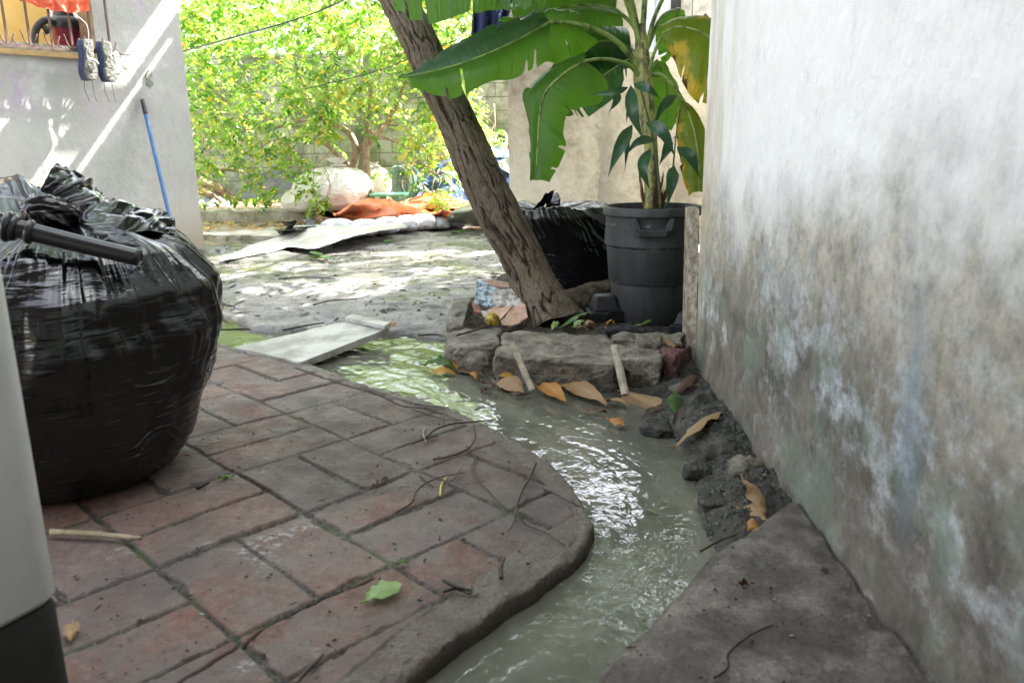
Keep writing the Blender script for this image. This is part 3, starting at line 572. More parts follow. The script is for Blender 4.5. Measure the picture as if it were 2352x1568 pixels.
    B = Acc(); a = CLP+LW*(s1-1.9)+LN*go+np.array([0, 0, zb]); b = CLP+LW*s1+LN*go+np.array([0, 0, zb]); B.bar(a, b, .014, .02, LN); B.bar(b, b-LN*go, .012, .014, LW); B.build('bottom_rail', rust, g)
    return p, r0, r1, zs, zb, gp
lp, WR0, WR1, WZ, GZ, gp = house_left()

# beige house wall behind the bin, block wall closing the yard, boards on top right
def m_beige():
    m = MB("aged_cream_plaster", True); n = m.noise(.9, 5, .65, m.map((1, 1, .6))); n2 = m.noise(14, 6, .75); x, y, z = m.sep()
    c = m.ramp(m.math('ADD', m.math('MULTIPLY', n, .7), m.math('MULTIPLY', n2, .3)), (.3, (.22, .19, .14)), (.45, (.37, .33, .25)), (.6, (.47, .43, .35)))
    s = m.ramp(m.math('ADD', x, m.math('MULTIPLY', m.noise(3, 5, .7), .35)), (0, 0.), (1, 1.))
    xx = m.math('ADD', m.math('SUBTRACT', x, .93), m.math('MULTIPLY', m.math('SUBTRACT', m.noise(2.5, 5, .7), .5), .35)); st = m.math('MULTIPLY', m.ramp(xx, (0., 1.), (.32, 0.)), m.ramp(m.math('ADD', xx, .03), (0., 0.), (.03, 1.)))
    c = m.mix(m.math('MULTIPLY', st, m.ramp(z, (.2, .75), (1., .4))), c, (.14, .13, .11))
    sc = m.math('MULTIPLY', m.ramp(m.noise(7, 3, .6, m.map((1, 1, 1.4), (3, 3, 3)), 1.5), (.66, 0.), (.69, .6)), 1.); c = m.mix(m.math('MULTIPLY', sc, .3), c, (.28, .18, .12))
    m.set(c, .85, .25); m.bump(n2, .4, .02); return m.m
BW = PL(1176, 470, (0, 8.6, 0), np.array([0, 1., 0]))
bx = PL(1170, 440, (0, 8.6, 0), np.array([0, 1., 0]))[0]
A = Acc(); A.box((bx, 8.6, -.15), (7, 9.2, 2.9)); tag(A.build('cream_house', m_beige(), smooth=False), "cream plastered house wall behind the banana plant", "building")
A = Acc(); A.box((-9, 12.6, -.15), (9, 12.8, 2.25)); tag(A.build('block_wall', Mt['chb'], smooth=False), "mossy concrete block wall closing the far end of the yard", "wall")
r = thing('board_partition', "pale blue and grey weathered boards above the cream wall at top right", "partition", (2.0, 7.6, 0))
wood = [simple("bluish_painted_board", (.42, .47, .55), (.66, .70, .76), 9), simple("weathered_board", (.30, .29, .27), (.50, .48, .45), 9), simple("gap_shade_black", (.01, .01, .012), (.03, .03, .035), 9)]  # the near-black board stands in for the shaded gap between boards
for x0, x1, c, yb in ((1478, 1502, 0, 120), (1503, 1538, 0, 130), (1539, 1566, 2, 60), (1567, 1590, 1, 60), (1591, 1640, 1, 62)):
    pa = PL(x0, yb, (0, 7.6, 0), np.array([0, 1., 0])); pb = PL(x1, yb, (0, 7.6, 0), np.array([0, 1., 0])); B = Acc(); B.box((pa[0], 7.6+.02*c, pa[2]), (pb[0]-.005, 7.64+.02*c, 3.2)); B.build('board', wood[c], r, smooth=False)
# lower skirting structure that carries the boards (post down to the ground, behind the wall end)
B = Acc(); B.box((2.02, 7.66, 0), (2.10, 7.74, 3.2)); B.build('post', wood[1], r, smooth=False)
# unseen wall and eave added behind the camera to shade the near alley
A = Acc(); A.box((-5, -2.6, -.1), (5, -2.4, 3.0)); A.box((-5.2, -2.6, 2.72), (.9, 1.25, 2.8)); tag(A.build('rear_shade_blocker', simple("grey_wall", (.4, .4, .4), (.5, .5, .5)), smooth=False), "unseen wall and eave added behind the viewer as a shade blocker", "building")
# ---------------------------------------------------------------- leaning tree 
Mt['bark'] = m_bark(); Mt['bag'] = m_plastic_bag()
Mt['mleaf'] = m_leaf("mango_leaf", [(.018, .055, .018), (.03, .085, .022), (.05, .12, .03)], [(.10, .30, .02)], .28, .3)
def leaning_tree():
    root = thing('leaning_tree', "leaning tree with deeply furrowed bark growing out of the soil bed", "tree", G(1250, 735, .07))
    px = [(1268, 752, 3.86), (1252, 712, 3.88), (1222, 640, 3.9), (1192, 575, 3.9), (1150, 498, 3.9), (1103, 400, 3.9), (1060, 300, 3.92), (1012, 205, 3.95), (968, 105, 4.0), (918, 5, 4.05), (870, -90, 4.1), (820, -180, 4.2)]
    wdt = [122, 104, 96, 98, 96, 92, 90, 86, 84, 80, 76, 66]
    C = [D(*p) for p in px]; rad = [w*.5*p[2]/F*.93 for w, p in zip(wdt, px)]; rad[0] *= 1.1
    n, k = 260, 900; P = cr(C, k); r = np.interp(np.linspace(0, 1, k), np.linspace(0, 1, len(rad)), rad); L = np.r_[0, np.cumsum(np.linalg.norm(np.diff(P, axis=0), axis=1))]
    t = nrm(np.gradient(P, axis=0)); X = nrm(np.cross(t, [0, 1., 0])); Y = np.cross(t, X); th = np.linspace(0, 2*np.pi, n, endpoint=False)
    T, Lg = np.meshgrid(th, L, indexing='ij'); cx, cy = np.cos(T), np.sin(T)
    q = v3(cx*.12, cy*.12, Lg); wq = q+.016*np.stack([fbm(q*9, 3, 1), fbm(q*9, 3, 2), fbm(q*9, 3, 3)], -1)
    d1, d2 = cell(wq*np.array([36, 36, 13.]), 4); plate = sstep(.02, .30, d2-d1)
    d1b, d2b = cell(wq*np.array([70, 70, 34.]), 9); pl2 = sstep(.0, .25, d2b-d1b)
    n1 = np.abs(fbm(wq*np.array([27, 27, 4.2])+wq[..., ::-1]*0, 3, 5, .45)); n2 = np.abs(fbm(wq*np.array([34, 34, 15.]), 2, 15)); n3 = np.abs(fbm(wq*np.array([60, 60, 13.]), 2, 25))
    hgt = .62*sstep(0, .13, n1)+.22*sstep(0, .09, n2)*sstep(.02, .2, n1)+.16*sstep(0, .12, n3)+.10*plate-.25+.22*fbm(q*34, 4, 6)
    lump = .11*fbm(v3(cx*1.2, cy*1.2, Lg*3.2), 3, 7)+.10*np.exp(-(((T-4.3)/.45)**2+((Lg-.62)/.07)**2))+.09*np.exp(-(((T-5.2)/.4)**2+((Lg-1.25)/.06)**2)); fl = .25*np.exp(-Lg/.07)*(.6+.6*vn(v3(cx*2, cy*2, 0*Lg), 8))
    R = r[None]*(1+lump+fl)+.0145*(hgt-.35)
    V = P[None]+R[..., None]*(cx[..., None]*X[None]+cy[..., None]*Y[None])
    mesh('trunk', V.reshape(-1, 3), gq(n, k, True), Mt['bark'], root, at={'var': (.15+.6*hgt+.25*fbm(q*4, 3, 8)).ravel()})
    # surface root running to the bin
    rt = Acc(); pts = [D(1262, 735, 3.9), D(1310, 705, 4.05), D(1360, 682, 4.1), D(1410, 668, 4.12), D(1460, 672, 4.1)]
    rt.tube(pts, [.10, .09, .075, .06, .05], 60, 160, disp=lambda u, v: .012*fbm(v3(np.cos(v)*1.5, np.sin(v)*1.5, u*14), 4, 3)+.008*rid(v3(np.cos(v)*3, np.sin(v)*3, u*6), 3, 5)+0*u)
    o = rt.build('root', Mt['bark'], root); 
    a = o.data.attributes['var']; vv = np.zeros(len(o.data.vertices)*3, np.float32); o.data.vertices.foreach_get('co', vv); a.data.foreach_set('value', (.35+.45*fbm(vv.reshape(-1, 3)*28, 4, 5)).astype(np.float32))
    # limbs and crown above the frame, spread and thickened to shade alley and yard
    top = P[-1]; lim = Acc(); anch = []
    ends = [(-2.6, 4.2, 3.6), (-1.2, 6.5, 3.9), (.6, 7.8, 4.0), (2.3, 6.2, 3.9), (2.4, 4.0, 3.6), (.7, 3.2, 3.5), (-1.6, 3.0, 3.4), (1.2, 9.2, 4.1), (3.2, 8.0, 4.0), (.9, 4.6, 3.3), (1.6, 5.2, 3.5), (-.1, 4.2, 3.2)]
    for e in ends:
        e = np.array(e); mid = top*.5+e*.5+np.array([0, 0, .35]); lim.tube([top, mid, e], [.07, .045, .015], 8, 14)
        for q_ in range(10):
            b = mid*(1-q_/9)+e*(q_/9)+rng.normal(0, [.5, .5, .12]); anch.append(b)
    lim.build('limb', Mt['bark'], root)
    c = Acc(); cr_ = rng
    for b in anch:
        for q_ in range(17):
            o_ = b+cr_.normal(0, [.30, .30, .14]); 
            o_[2] = max(o_[2], 2.15+.28*max(0, o_[1]-4))
            for l_ in range(6):
                az = cr_.uniform(0, 6.28); dr = np.array([math.cos(az), math.sin(az), cr_.uniform(-.7, .2)]); ln = cr_.uniform(.14, .22)
                sd = nrm(np.cross(dr, [0, 0, 1.])+cr_.normal(0, .2, 3)); p0 = o_; p1 = o_+dr*ln; pm = (p0+p1)/2+np.array([0, 0, .015]); w_ = .028
                c.add([p0, pm-sd*w_, p1, pm+sd*w_], [[0, 1, 2, 3]], a=cr_.random())
    c.build('crown', Mt['mleaf'], root, smooth=False)
leaning_tree()

# ---------------------------------------------------------------- rubbish bags
def bag(name, label, c, rx, ry, h, knot, seed, m=None, nu=640, nv=420, tail=.16, lean=0., rot=0., flat=.55, pl=1., group=None, kr=.05, kdir=(0, 0, 1.)):
    m = m or Mt['bag']; c = np.array(c, float); kn = np.array(knot, float)
    root = thing(name, label, "bin bag", c, group)
    u = np.linspace(0, 2*np.pi, nu, endpoint=False); v = np.linspace(0, 1, nv); U_, V_ = np.meshgrid(u, v, indexing='ij')
    # profile bottom -> knot
    vv = [0, .04, .10, .25, .45, .62, .76, .87, .94, .98, 1.]; rr = [0, flat, flat+.13, .88, 1.0, 1.0, .90, .66, .36, .15, .045]; zz = [0, .0, .02, .15, .38, .58, .76, .89, .95, .985, 1.0]
    R = np.interp(v, vv, rr); Z = np.interp(v, vv, zz)
    kk = np.ones(15)/15; pad = lambda a: np.convolve(np.r_[np.full(7, a[0]), a, np.full(7, a[-1])], kk, 'valid'); R = pad(R); Z = pad(Z); R[0] = 0
    cu, su = np.cos(U_), np.sin(U_)
    # bulges
    B = 1+.13*fbm(v3(cu*1.1+seed, su*1.1, Z[None]*1.4), 3, seed)+.05*fbm(v3(cu*2.6, su*2.6, Z[None]*3.2), 3, seed+3)
    wt_ = sstep(.42, .80, V_+.16*vn(v3(cu*2.2, su*2.2, seed*1.), seed+51))
    ang = v3(cu*5.5, su*5.5, V_*1.2+seed); wob = 1.1*fbm(v3(cu*1.3, su*1.3, V_*2.2), 3, seed+5); amod = .35+.9*np.clip(.5+fbm(v3(cu*1.7, su*1.7, V_*2), 2, seed+55), 0, 1)
    pleat = rid(v3(cu*3.6+wob, su*3.6+wob, V_*.8), 3, seed+6, .5); fine = rid(v3(cu*11+wob*2, su*11+wob, V_*1.2), 2, seed+7)
    pleat_amp = wt_*amod*(.05*pleat+.020*fine)*pl
    ph = v3(cu*1.3, su*1.3, V_*22+1.6*fbm(v3(cu*1.6, su*1.6, V_*3), 2, seed+8)*3); side = np.maximum(rid(ph, 2, seed+9)-.35, 0)*2.2+np.maximum(rid(v3(cu*2.6, su*2.6, V_*34+2*wob), 2, seed+10)-.45, 0)*1.8+.5*fbm(v3(cu*2, su*2, V_*5), 2, seed+31)
    sa = (1-wt_)*.007*side*sstep(.02, .2, V_)
    # crossing diagonal creases near the shoulder
    dg = rid(v3(cu*2+V_*4, su*2-V_*2, V_*3), 2, seed+11, .5)*.022*sstep(.35, .55, V_)*sstep(.95, .7, V_)
    crk = .004*rid(v3(cu*6, su*6, V_*7), 2, seed+12)*sstep(.3, .6, V_)
    RR = R[None]*(B+pleat_amp+sa+dg+crk)
    x = rx*RR*cu; y = ry*RR*su; z = h*Z[None]*(1+.0*cu)+h*.06*sstep(.5, 1, V_)*fbm(v3(cu*1.5, su*1.5, V_), 2, seed+13)*(1-sstep(.9, 1, V_))+.4*h*(dg+pleat_amp)*sstep(.7, .9, V_)
    ws = sstep(.35, 1, V_)**1.4
    X = c[0]+x*math.cos(rot)-y*math.sin(rot)+ws*(kn[0]-c[0]); Y = c[1]+x*math.sin(rot)+y*math.cos(rot)+ws*(kn[1]-c[1]); Zw = c[2]+z+sstep(.8, 1, V_)*(kn[2]-c[2]-h)
    low = fbm(v3(cu*2, su*2, V_*3), 2, seed+14); Zw = np.where(V_ < .05, c[2], np.maximum(Zw, c[2]+.002))
    mesh('bag_body', np.stack([X, Y, Zw], -1).reshape(-1, 3), gq(nu, nv, True), m, root)
    # twisted, flared neck
    if tail:
        kd = nrm(np.array(kdir, float)); a = nrm(np.cross(kd, [.3, 1, .1])); b = np.cross(kd, a); nu2, nv2 = 240, 90; u = np.linspace(0, 2*np.pi, nu2, endpoint=False); w = np.linspace(0, 1, nv2); U2, V2 = np.meshgrid(u, w, indexing='ij')
        ca, sa2 = np.cos(U2+V2*1.2), np.sin(U2+V2*1.2); r = kr*(.55+.9*np.exp(-((V2-.12)/.1)**2))*(1-sstep(.2, .35, V2))+sstep(.2, 1, V2)*tail*.75+kr*.45
        r = r*(1+.55*rid(v3(ca*2.2, sa2*2.2, V2*1.3+seed), 4, seed+20, .6)*sstep(.0, .5, V2)); fl = 1-.72*sstep(.25, .9, V2)
        hh = V2*tail+.30*tail*fbm(v3(ca*1.4, sa2*1.4, V2), 3, seed+22)*V2
        crum = .010*fbm(v3(ca*6, sa2*6, V2*6), 4, seed+23)
        bend = .35*tail*V2**2
        P = kn+(r*ca+crum)[..., None]*a+(r*sa2*fl+crum+bend)[..., None]*b+hh[..., None]*kd
        mesh('knot', P.reshape(-1, 3), gq(nu2, nv2, True), m, root)
    return root
bigbag = bag('bin_bag', "huge black bin bag bulging on the brick pavement at left", (-1.315, 2.19, .0), .44, .45, .71, D(150, 492, 2.14), 3, rot=.3, tail=.0, pl=1.15, flat=.60)
# knotted neck and big folded flap on top of the large bag
def bigknot():
    A = Acc(); k0 = D(155, 492, 2.12)
    def sheet(rows, amp, seed, nu=110, nv=70, fr=5.):
        S = patch(rows, nu, nv); a, b = S.shape[:2]; u, v = np.meshgrid(np.linspace(0, 1, a), np.linspace(0, 1, b), indexing='ij')
        dd = amp*(rid(v3(v*fr+u*1.5, u*1.2, seed), 2, seed, .45)-.2)+amp*.8*fbm(v3(u*2.5, v*2.5, seed), 2, seed)
        n = nrm(np.cross(np.gradient(S, axis=0), np.gradient(S, axis=1))); S = S+n*dd[..., None]; A.add(*solid(S, .0015))
    sheet([[D(128, 376, 2.20), D(185, 392, 2.24), D(225, 425, 2.27), D(268, 470, 2.28)], [D(112, 402, 2.15), D(165, 425, 2.17), D(210, 455, 2.19), D(275, 492, 2.20)], [D(95, 440, 2.14), D(135, 462, 2.14), D(175, 485, 2.14), D(230, 512, 2.15)]], .014, 31)
    sheet([[D(160, 486, 2.16), D(220, 468, 2.18), D(300, 470, 2.25), D(385, 482, 2.35)], [D(165, 498, 2.12), D(230, 492, 2.12), D(310, 496, 2.18), D(400, 505, 2.30)], [D(170, 512, 2.10), D(240, 520, 2.09), D(320, 530, 2.15), D(410, 535, 2.26)]], .012, 33)
    sheet([[D(150, 470, 2.18), D(90, 430, 2.20), D(45, 405, 2.25), D(-20, 402, 2.30)], [D(150, 484, 2.14), D(90, 455, 2.14), D(30, 440, 2.17), D(-30, 435, 2.20)], [D(150, 505, 2.10), D(85, 492, 2.08), D(20, 485, 2.10), D(-40, 480, 2.12)]], .014, 35)
    sheet([[D(185, 500, 2.10), D(260, 520, 2.06), D(320, 560, 2.02), D(330, 600, 2.01)], [D(160, 515, 2.07), D(215, 540, 2.03), D(275, 580, 2.00), D(300, 625, 1.99)], [D(140, 525, 2.08), D(180, 555, 2.04), D(230, 600, 2.00), D(255, 650, 1.99)]], .010, 37)
    A.tube([k0+[-.05, -.08, -.03], k0+[-.01, -.10, .02], k0+[.035, -.07, .0], k0+[.01, -.03, -.03]], [.022, .03, .028, .02], 60, 60, disp=lambda u, v: .014*rid(v3(np.cos(v)*2, np.sin(v)*2, u*5), 3, 5)+0*u)
    A.build('knot', Mt['bag'], bigbag)
bigknot()
# black suction tube lying on the bag
A = Acc(); tp = [D(-60, 502, 1.86), D(60, 530, 1.89), D(190, 562, 1.92), D(318, 592, 1.95)]
ms = MB("black_tube_plastic"); ms.set((.018, .018, .02), .28, .5); ms.bump(ms.noise(50, 3), .08, .002)
A.tube(tp, [.0225, .022, .021, .0205], 40, 40)
for q, rr in ((.08, .034), (.13, .031), (.20, .038), (.235, .032), (.33, .030)):
    p_ = tp[0]+(tp[3]-tp[0])*q; dr = nrm(tp[3]-tp[0]); A.tube([p_-dr*.008, p_, p_+dr*.008], [rr*.86, rr, rr*.86], 40, 8)
tag(A.build('suction_tube', ms.m), "black ribbed vacuum tube resting across the large bin bag", "tube")
bag('bin_bag', "knotted black bin bag between the leaning trunk and the grey bin", (.44, 4.80, .0), .37, .35, .66, D(1262, 480, 4.56), 8, tail=.085, kdir=(-.75, -.5, .45), kr=.05, rot=.2, pl=.9, flat=.7)
clear = m_plastic_bag("milky_plastic", (.62, .62, .64), .35); clear.name = "milky_plastic"

# ---------------------------------------------------------------- planter bin
def bin_():
    c = G(1508, 748, .06)+np.array([0, .20, 0]); c[2] = .055; sc = 3.85/F
    top = D(1504, 470, 3.87)[2]; h = top-c[2]; rt = 106*sc; rb = 88*sc
    root = thing('planter_bin', "dark grey plastic bin used as the pot for the banana plant", "bin", c)
    m = MB("dark_grey_polyethylene"); n = m.noise(60, 5, .75); x, y, z = m.sep(); s = m.ramp(m.noise(14, 5, .7, m.map((1, 1, .5))), (.25, (.030, .030, .031)), (.75, (.060, .060, .060)))
    bands = 0
    for zz in (h*.355, h*.665, h*.855):
        b_ = m.ramp(m.math('ABSOLUTE', m.math('SUBTRACT', z, zz)), (.0, 1.), (.012, 0.)); bands = m.math('ADD', bands, b_)
    wr = m.math('MULTIPLY', bands, m.ramp(m.noise(26, 6, .8), (.52, 0.), (.66, .7))); s = m.mix(wr, s, (.25, .25, .24))
    du = m.ramp(m.noise(90, 4, .8), (.66, 0.), (.76, .4)); s = m.mix(du, s, (.16, .15, .13)); m.set(s, .55, .35); m.bump(n, .2, .003)
    pr = [(0, 0), (rb*.96, .0), (rb, .012), (rb+(rt-rb)*.22, h*.34), (rb+(rt-rb)*.24+.006, h*.355), (rb+(rt-rb)*.27+.009, h*.365), (rb+(rt-rb)*.60+.008, h*.655), (rb+(rt-rb)*.62+.014, h*.67), (rb+(rt-rb)*.66+.017, h*.68), (rt-.004, h*.925), (rt-.003, h*.93)]
    n_ = 96
    def lathe(pr, m_, name, par=root):
        P = np.array(pr); th = np.linspace(0, 2*np.pi, n_, endpoint=False); V = np.stack([c[0]+P[None, :, 0]*np.cos(th)[:, None], c[1]+P[None, :, 0]*np.sin(th)[:, None], c[2]+P[None, :, 1]+0*th[:, None]], -1)
        return mesh(name, V.reshape(-1, 3), gq(n_, len(P), True), m_, par, ang=35)
    lathe(pr+[(rt-.012, h*.93), (rt-.02, h*.72), (0, h*.72)], m.m, 'bin_body')
    lathe([(rt-.012, h*.92), (rt+.008, h*.925), (rt+.012, h*.935), (rt+.012, h*.982), (rt+.006, h), (rt-.004, h), (rt-.010, h*.985), (rt-.012, h*.92)], m.m, 'rim')
    # handle: moulded bracket with a sloping lip below
    for ang_ in (-1.72, -1.72+math.pi):
        A = Acc(); rd = np.array([math.cos(ang_), math.sin(ang_), 0]); tn = np.array([-rd[1], rd[0], 0]); o = c+rd*(rt-.012); H = h*.86
        def P(a, r_, z_): return o+tn*a+rd*r_+np.array([0, 0, z_])
        A.hexa([P(-.062, 0, H-.055), P(.062, 0, H-.055), P(.062, .034, H-.048), P(-.062, .034, H-.048), P(-.066, 0, H-.012), P(.066, 0, H-.012), P(.066, .040, H-.016), P(-.066, .040, H-.016)], n=8, rnd=.2)
        for s_ in (-1, 1):
            A.hexa([P(s_*.085 if s_ < 0 else .05, 0, H-.02), P(-.05 if s_ < 0 else .085, 0, H-.02), P(-.05 if s_ < 0 else .085, .034, H-.02), P(s_*.085 if s_ < 0 else .05, .034, H-.02),
                    P(-.095 if s_ < 0 else .075, 0, H+.034), P(-.075 if s_ < 0 else .095, 0, H+.034), P(-.075 if s_ < 0 else .095, .026, H+.034), P(-.095 if s_ < 0 else .075, .026, H+.034)], n=6, rnd=.2)
        A.build('handle', m.m, root, ang=40)
    A = Acc(); th = np.linspace(0, 2*np.pi, 60, endpoint=False); rr_ = np.linspace(0, rt-.014, 30); T, Rr = np.meshgrid(th, rr_, indexing='ij'); X = Rr*np.cos(T); Y = Rr*np.sin(T)
    V = np.stack([c[0]+X, c[1]+Y, c[2]+h*.9+.02*fbm(v3(X*20, Y*20), 4, 3)], -1); A.add(V, gq(60, 30, True)); A.build('potting_soil', Mt['soil'], root)
    return c, h, rt
BC, BH, BR = bin_()
mb = MB("black_moulded_plastic"); mb.set((.013, .013, .015), .5, .4); mb.bump(mb.noise(60, 4), .2, .003)
def block(px, lab, sc=1., rot=0.):
    A = Acc(); o = G(*px, h=.06); w, d, h = .16*sc, .13*sc, .115*sc; cs, sn = math.cos(rot), math.sin(rot)
    def P(x, y, z): return o+np.array([x*cs-y*sn, x*sn+y*cs, z])
    A.hexa([P(-w/2, 0, 0), P(w/2, 0, 0), P(w/2, d, 0), P(-w/2, d, 0), P(-w/2, 0, h*.42), P(w/2, 0, h*.42), P(w/2, d, h*.42), P(-w/2, d, h*.42)], n=8, rnd=.15)
    A.hexa([P(-w*.38, .01, h*.4), P(w*.38, .01, h*.4), P(w*.42, d*.9, h*.4), P(-w*.42, d*.9, h*.4), P(-w*.26, .03, h), P(w*.24, .03, h), P(w*.24, d*.8, h), P(-w*.26, d*.8, h)], n=8, rnd=.2)
    A.bar(P(-.02, -.004, .02), P(.02, -.004, .06), .012, .012); A.bar(P(.02, -.004, .06), P(.06, -.004, .06), .012, .012)
    tag(A.build('plastic_block', mb.m, ang=40), lab, "plastic block")
block((1395, 742), "black moulded plastic block lying left of the grey bin", 1.1, .1); block((1568, 768), "black moulded plastic block squeezed between grey bin and plank", .8, -.5)
# plank leaning on the end of the plaster wall
A = Acc(); wmat = simple("splintered_grey_wood", (.16, .13, .09), (.42, .37, .29), 20, .8, .6, .006, 120)
a0, a1, b0, b1 = D(1576, 832, 3.34), D(1598, 834, 3.30), D(1584, 480, 3.36), D(1607, 478, 3.32); off = np.array([.01, .14, 0])
A.hexa([a0, a1, a1+off, a0+off, b0, b1, b1+off, b0+off], n=16, rnd=.08, amp=.006, fr=9)
tag(A.build('plank', wmat), "weathered upright plank wedged between the grey bin and the plaster wall", "plank")

# ---------------------------------------------------------------- concrete chunks around the bed
def chunk(corn, lab, seed, n=44, amp=.045, rnd=.12, fr=8., m=None, cat="concrete chunk", name='concrete_chunk', group="broken concrete chunks edging the bed"):
    A = Acc(); A.hexa(corn, n=n, rnd=rnd, amp=amp, fr=fr, seed=seed, amp2=.010); return tag(A.build(name, m or Mt['chunk']), lab, cat, group)
def prism(front, back, h0, h1):
    """front/back: [(px left),(px right)] of the TOP edge at height h1"""
    fl, fr_ = [G(*p, h=h1) for p in front]; bl, br = [G(*p, h=h1) for p in back]; dn = np.array([0, 0, h1-h0]); sh = np.array([0, .03, 0])
    return [fl-dn+sh, fr_-dn+sh, br-dn, bl-dn, fl, fr_, br, bl]
chunk(prism([(1138, 815), (1420, 832)], [(1165, 760), (1425, 772)], -.12, .088), "long broken concrete chunk in the middle behind the two plastic pipes", 3, 60)
chunk(prism([(1405, 820), (1515, 832)], [(1400, 780), (1515, 790)], -.12, .085), "square concrete chunk with pale yellowish top at the right end of the row", 13, 44)
chunk(prism([(1028, 790), (1140, 800)], [(1026, 752), (1148, 752)], -.12, .085), "blocky concrete chunk beside the stream under the yellow fruit", 5, 44)
chunk(prism([(1022, 752), (1062, 748)], [(1040, 686), (1082, 690)], -.10, .10), "narrow concrete slab standing on edge left of the broken tiles", 7, 40, .05)
chunk(prism([(1405, 782), (1470, 786)], [(1402, 766), (1468, 770)], .03, .105), "small rough concrete piece behind the square chunk", 9, 26)
chunk(prism([(1470, 786), (1520, 792)], [(1480, 772), (1518, 774)], .04, .12), "rounded grey stone on top of the square concrete chunk", 10, 22, .05, .6, 12, None, "stone", 'stone', "loose stones")
chunk(prism([(1505, 780), (1570, 790)], [(1510, 764), (1568, 768)], .03, .10), "crumbly concrete piece in front of the plank foot", 19, 26)
A = Acc(); A.hexa([D(1522, 868, 3.15), D(1552, 885, 3.12), D(1585, 830, 3.3), D(1548, 840, 3.3), D(1518, 800, 3.17), D(1552, 818, 3.12), D(1586, 794, 3.3), D(1548, 786, 3.3)], n=24, rnd=.12, amp=.03, fr=12)
tag(A.build('brick', simple("worn_red_brick", (.085, .035, .03), (.20, .10, .08), 22, .8, .6, .01)), "dark red broken brick leaning between the end chunk and the plank", "brick")
rocks = [((1590, 915), .11, .06, "grey lump of cement at the foot of the plaster wall"), ((1555, 872), .05, .04, "small pale stone beside the red brick"), ((1720, 1098), .085, .055, "knobbly grey rock in the mud above the three curled leaves"), ((1615, 1015), .045, .04, "small rock at the water end of the long curled leaf"), ((1510, 985), .075, .03, "flat wet stone lying in the mud below the tan peel"), ((1665, 1045), .10, .05, "mossy black rock against the wall foot"), ((1620, 960), .06, .045, "cement lump above the long curled leaf"), ((1540, 960), .045, .03, "dark pebble beside the green leaf"), ((1690, 1225), .03, .02, "tiny dark pebble near the corner of the ledge"), ((1600, 1085), .05, .03, "wet black pebble at the water's edge"), ((1640, 1160), .05, .03, "gritty dark pebble left of the three curled leaves")]
for i, (p, s, h, lab) in enumerate(rocks):
    o = G(*p, h=-.03); A = Acc(); q = [o+np.array(v)*np.array([s*.75, s*.7, h*1.0]) for v in [(-1, -1, -.5), (1, -1, -.5), (1, 1, -.5), (-1, 1, -.5), (-.8, -.8, .75), (.7, -.9, .6), (.8, .8, .9), (-.8, .7, .7)]]
    A.hexa(q, n=26, rnd=.5, amp=s*.5, fr=14, seed=i+40, amp2=.004); tag(A.build('stone', Mt['mud'] if i in (4, 5, 7, 8, 9, 10) else Mt['chunk']), lab, "stone", "loose stones")

# broken tiles, fruit, cloth
def tile(px, lab, m, th=.008):
    P = [D(*p) for p in px]; A = Acc(); c = np.mean(P, 0); n = nrm(np.cross(P[1]-P[0], P[2]-P[0])); n = n if n[1] > 0 else -n; V = P+[p+n*th for p in P]; k = len(P)
    V = np.array(V); T = [[0, i, i+1] for i in range(1, k-1)]+[[k, k+i+1, k+i] for i in range(1, k-1)]; Q = [[i, (i+1) % k, (i+1) % k+k, i+k] for i in range(k)]
    A.add(V, Q, T); tag(A.build('tile_fragment', m, smooth=False), lab, "tile fragment", "broken tiles heaped beside the trunk")
tb = MB("blue_glazed_tile"); tb.set(tb.mix(tb.ramp(tb.noise(30, 6, .75), (.42, 0.), (.56, 1.)), (.50, .60, .68), (.12, .13, .13)), .35)
tt = simple("pale_terracotta_tile", (.42, .25, .17), (.58, .38, .28), 24, .7, .2, .003); tg = simple("soiled_white_tile", (.20, .17, .14), (.62, .58, .54), 28, .6, .2, .003)
tile([(1095, 640, 3.95), (1166, 672, 3.92), (1150, 706, 3.82), (1090, 695, 3.84)], "grey-blue glazed tile standing at the back of the heap", tb.m, .012)
tile([(1134, 667, 3.88), (1196, 660, 3.9), (1200, 702, 3.8), (1140, 704, 3.8), (1127, 688, 3.83)], "soiled white tile fragment with a jagged corner, right of the blue tile", tg)
tile([(1117, 714, 3.80), (1158, 690, 3.84), (1183, 683, 3.85), (1178, 702, 3.8), (1150, 732, 3.7)], "pointed terracotta tile fragment below the blue tile", tt)
tile([(1172, 706, 3.8), (1205, 692, 3.82), (1212, 728, 3.72), (1196, 738, 3.68), (1160, 730, 3.70)], "terracotta tile fragment touching the trunk", tt)
tile([(1150, 736, 3.68), (1172, 722, 3.72), (1196, 740, 3.66), (1172, 748, 3.64), (1152, 745, 3.64)], "smallest terracotta tile fragment nearest the concrete chunk", tt)
tile([(1083, 690, 3.9), (1100, 696, 3.88), (1104, 718, 3.8), (1090, 716, 3.8)], "red-brown tile sliver under the blue tile", simple("red_tile", (.20, .07, .05), (.30, .12, .08), 20))
tile([(1118, 640, 4.1), (1168, 648, 4.1), (1170, 660, 4.06), (1125, 655, 4.06)], "pinkish tile strip behind the blue tile", tt)
tile([(1103, 712, 3.83), (1125, 716, 3.8), (1118, 730, 3.75), (1108, 722, 3.78)], "cream tile chip tucked below the heap", tg)
A = Acc(); o = D(1130, 733, 3.62); q = [o+np.array(v)*.034 for v in [(-1, -1, -1), (1, -1, -1), (1, 1, -1), (-1, 1, -1), (-1, -1, 1), (1, -1, 1), (1, 1, 1), (-1, 1, 1)]]; A.hexa(q, n=24, rnd=.95, amp=.01, fr=20)
tag(A.build('rotten_fruit', simple("rotting_yellow_skin", (.10, .06, .02), (.50, .36, .04), 40, .5)), "rotting yellow fruit lying on the soil beside the tiles", "fruit")
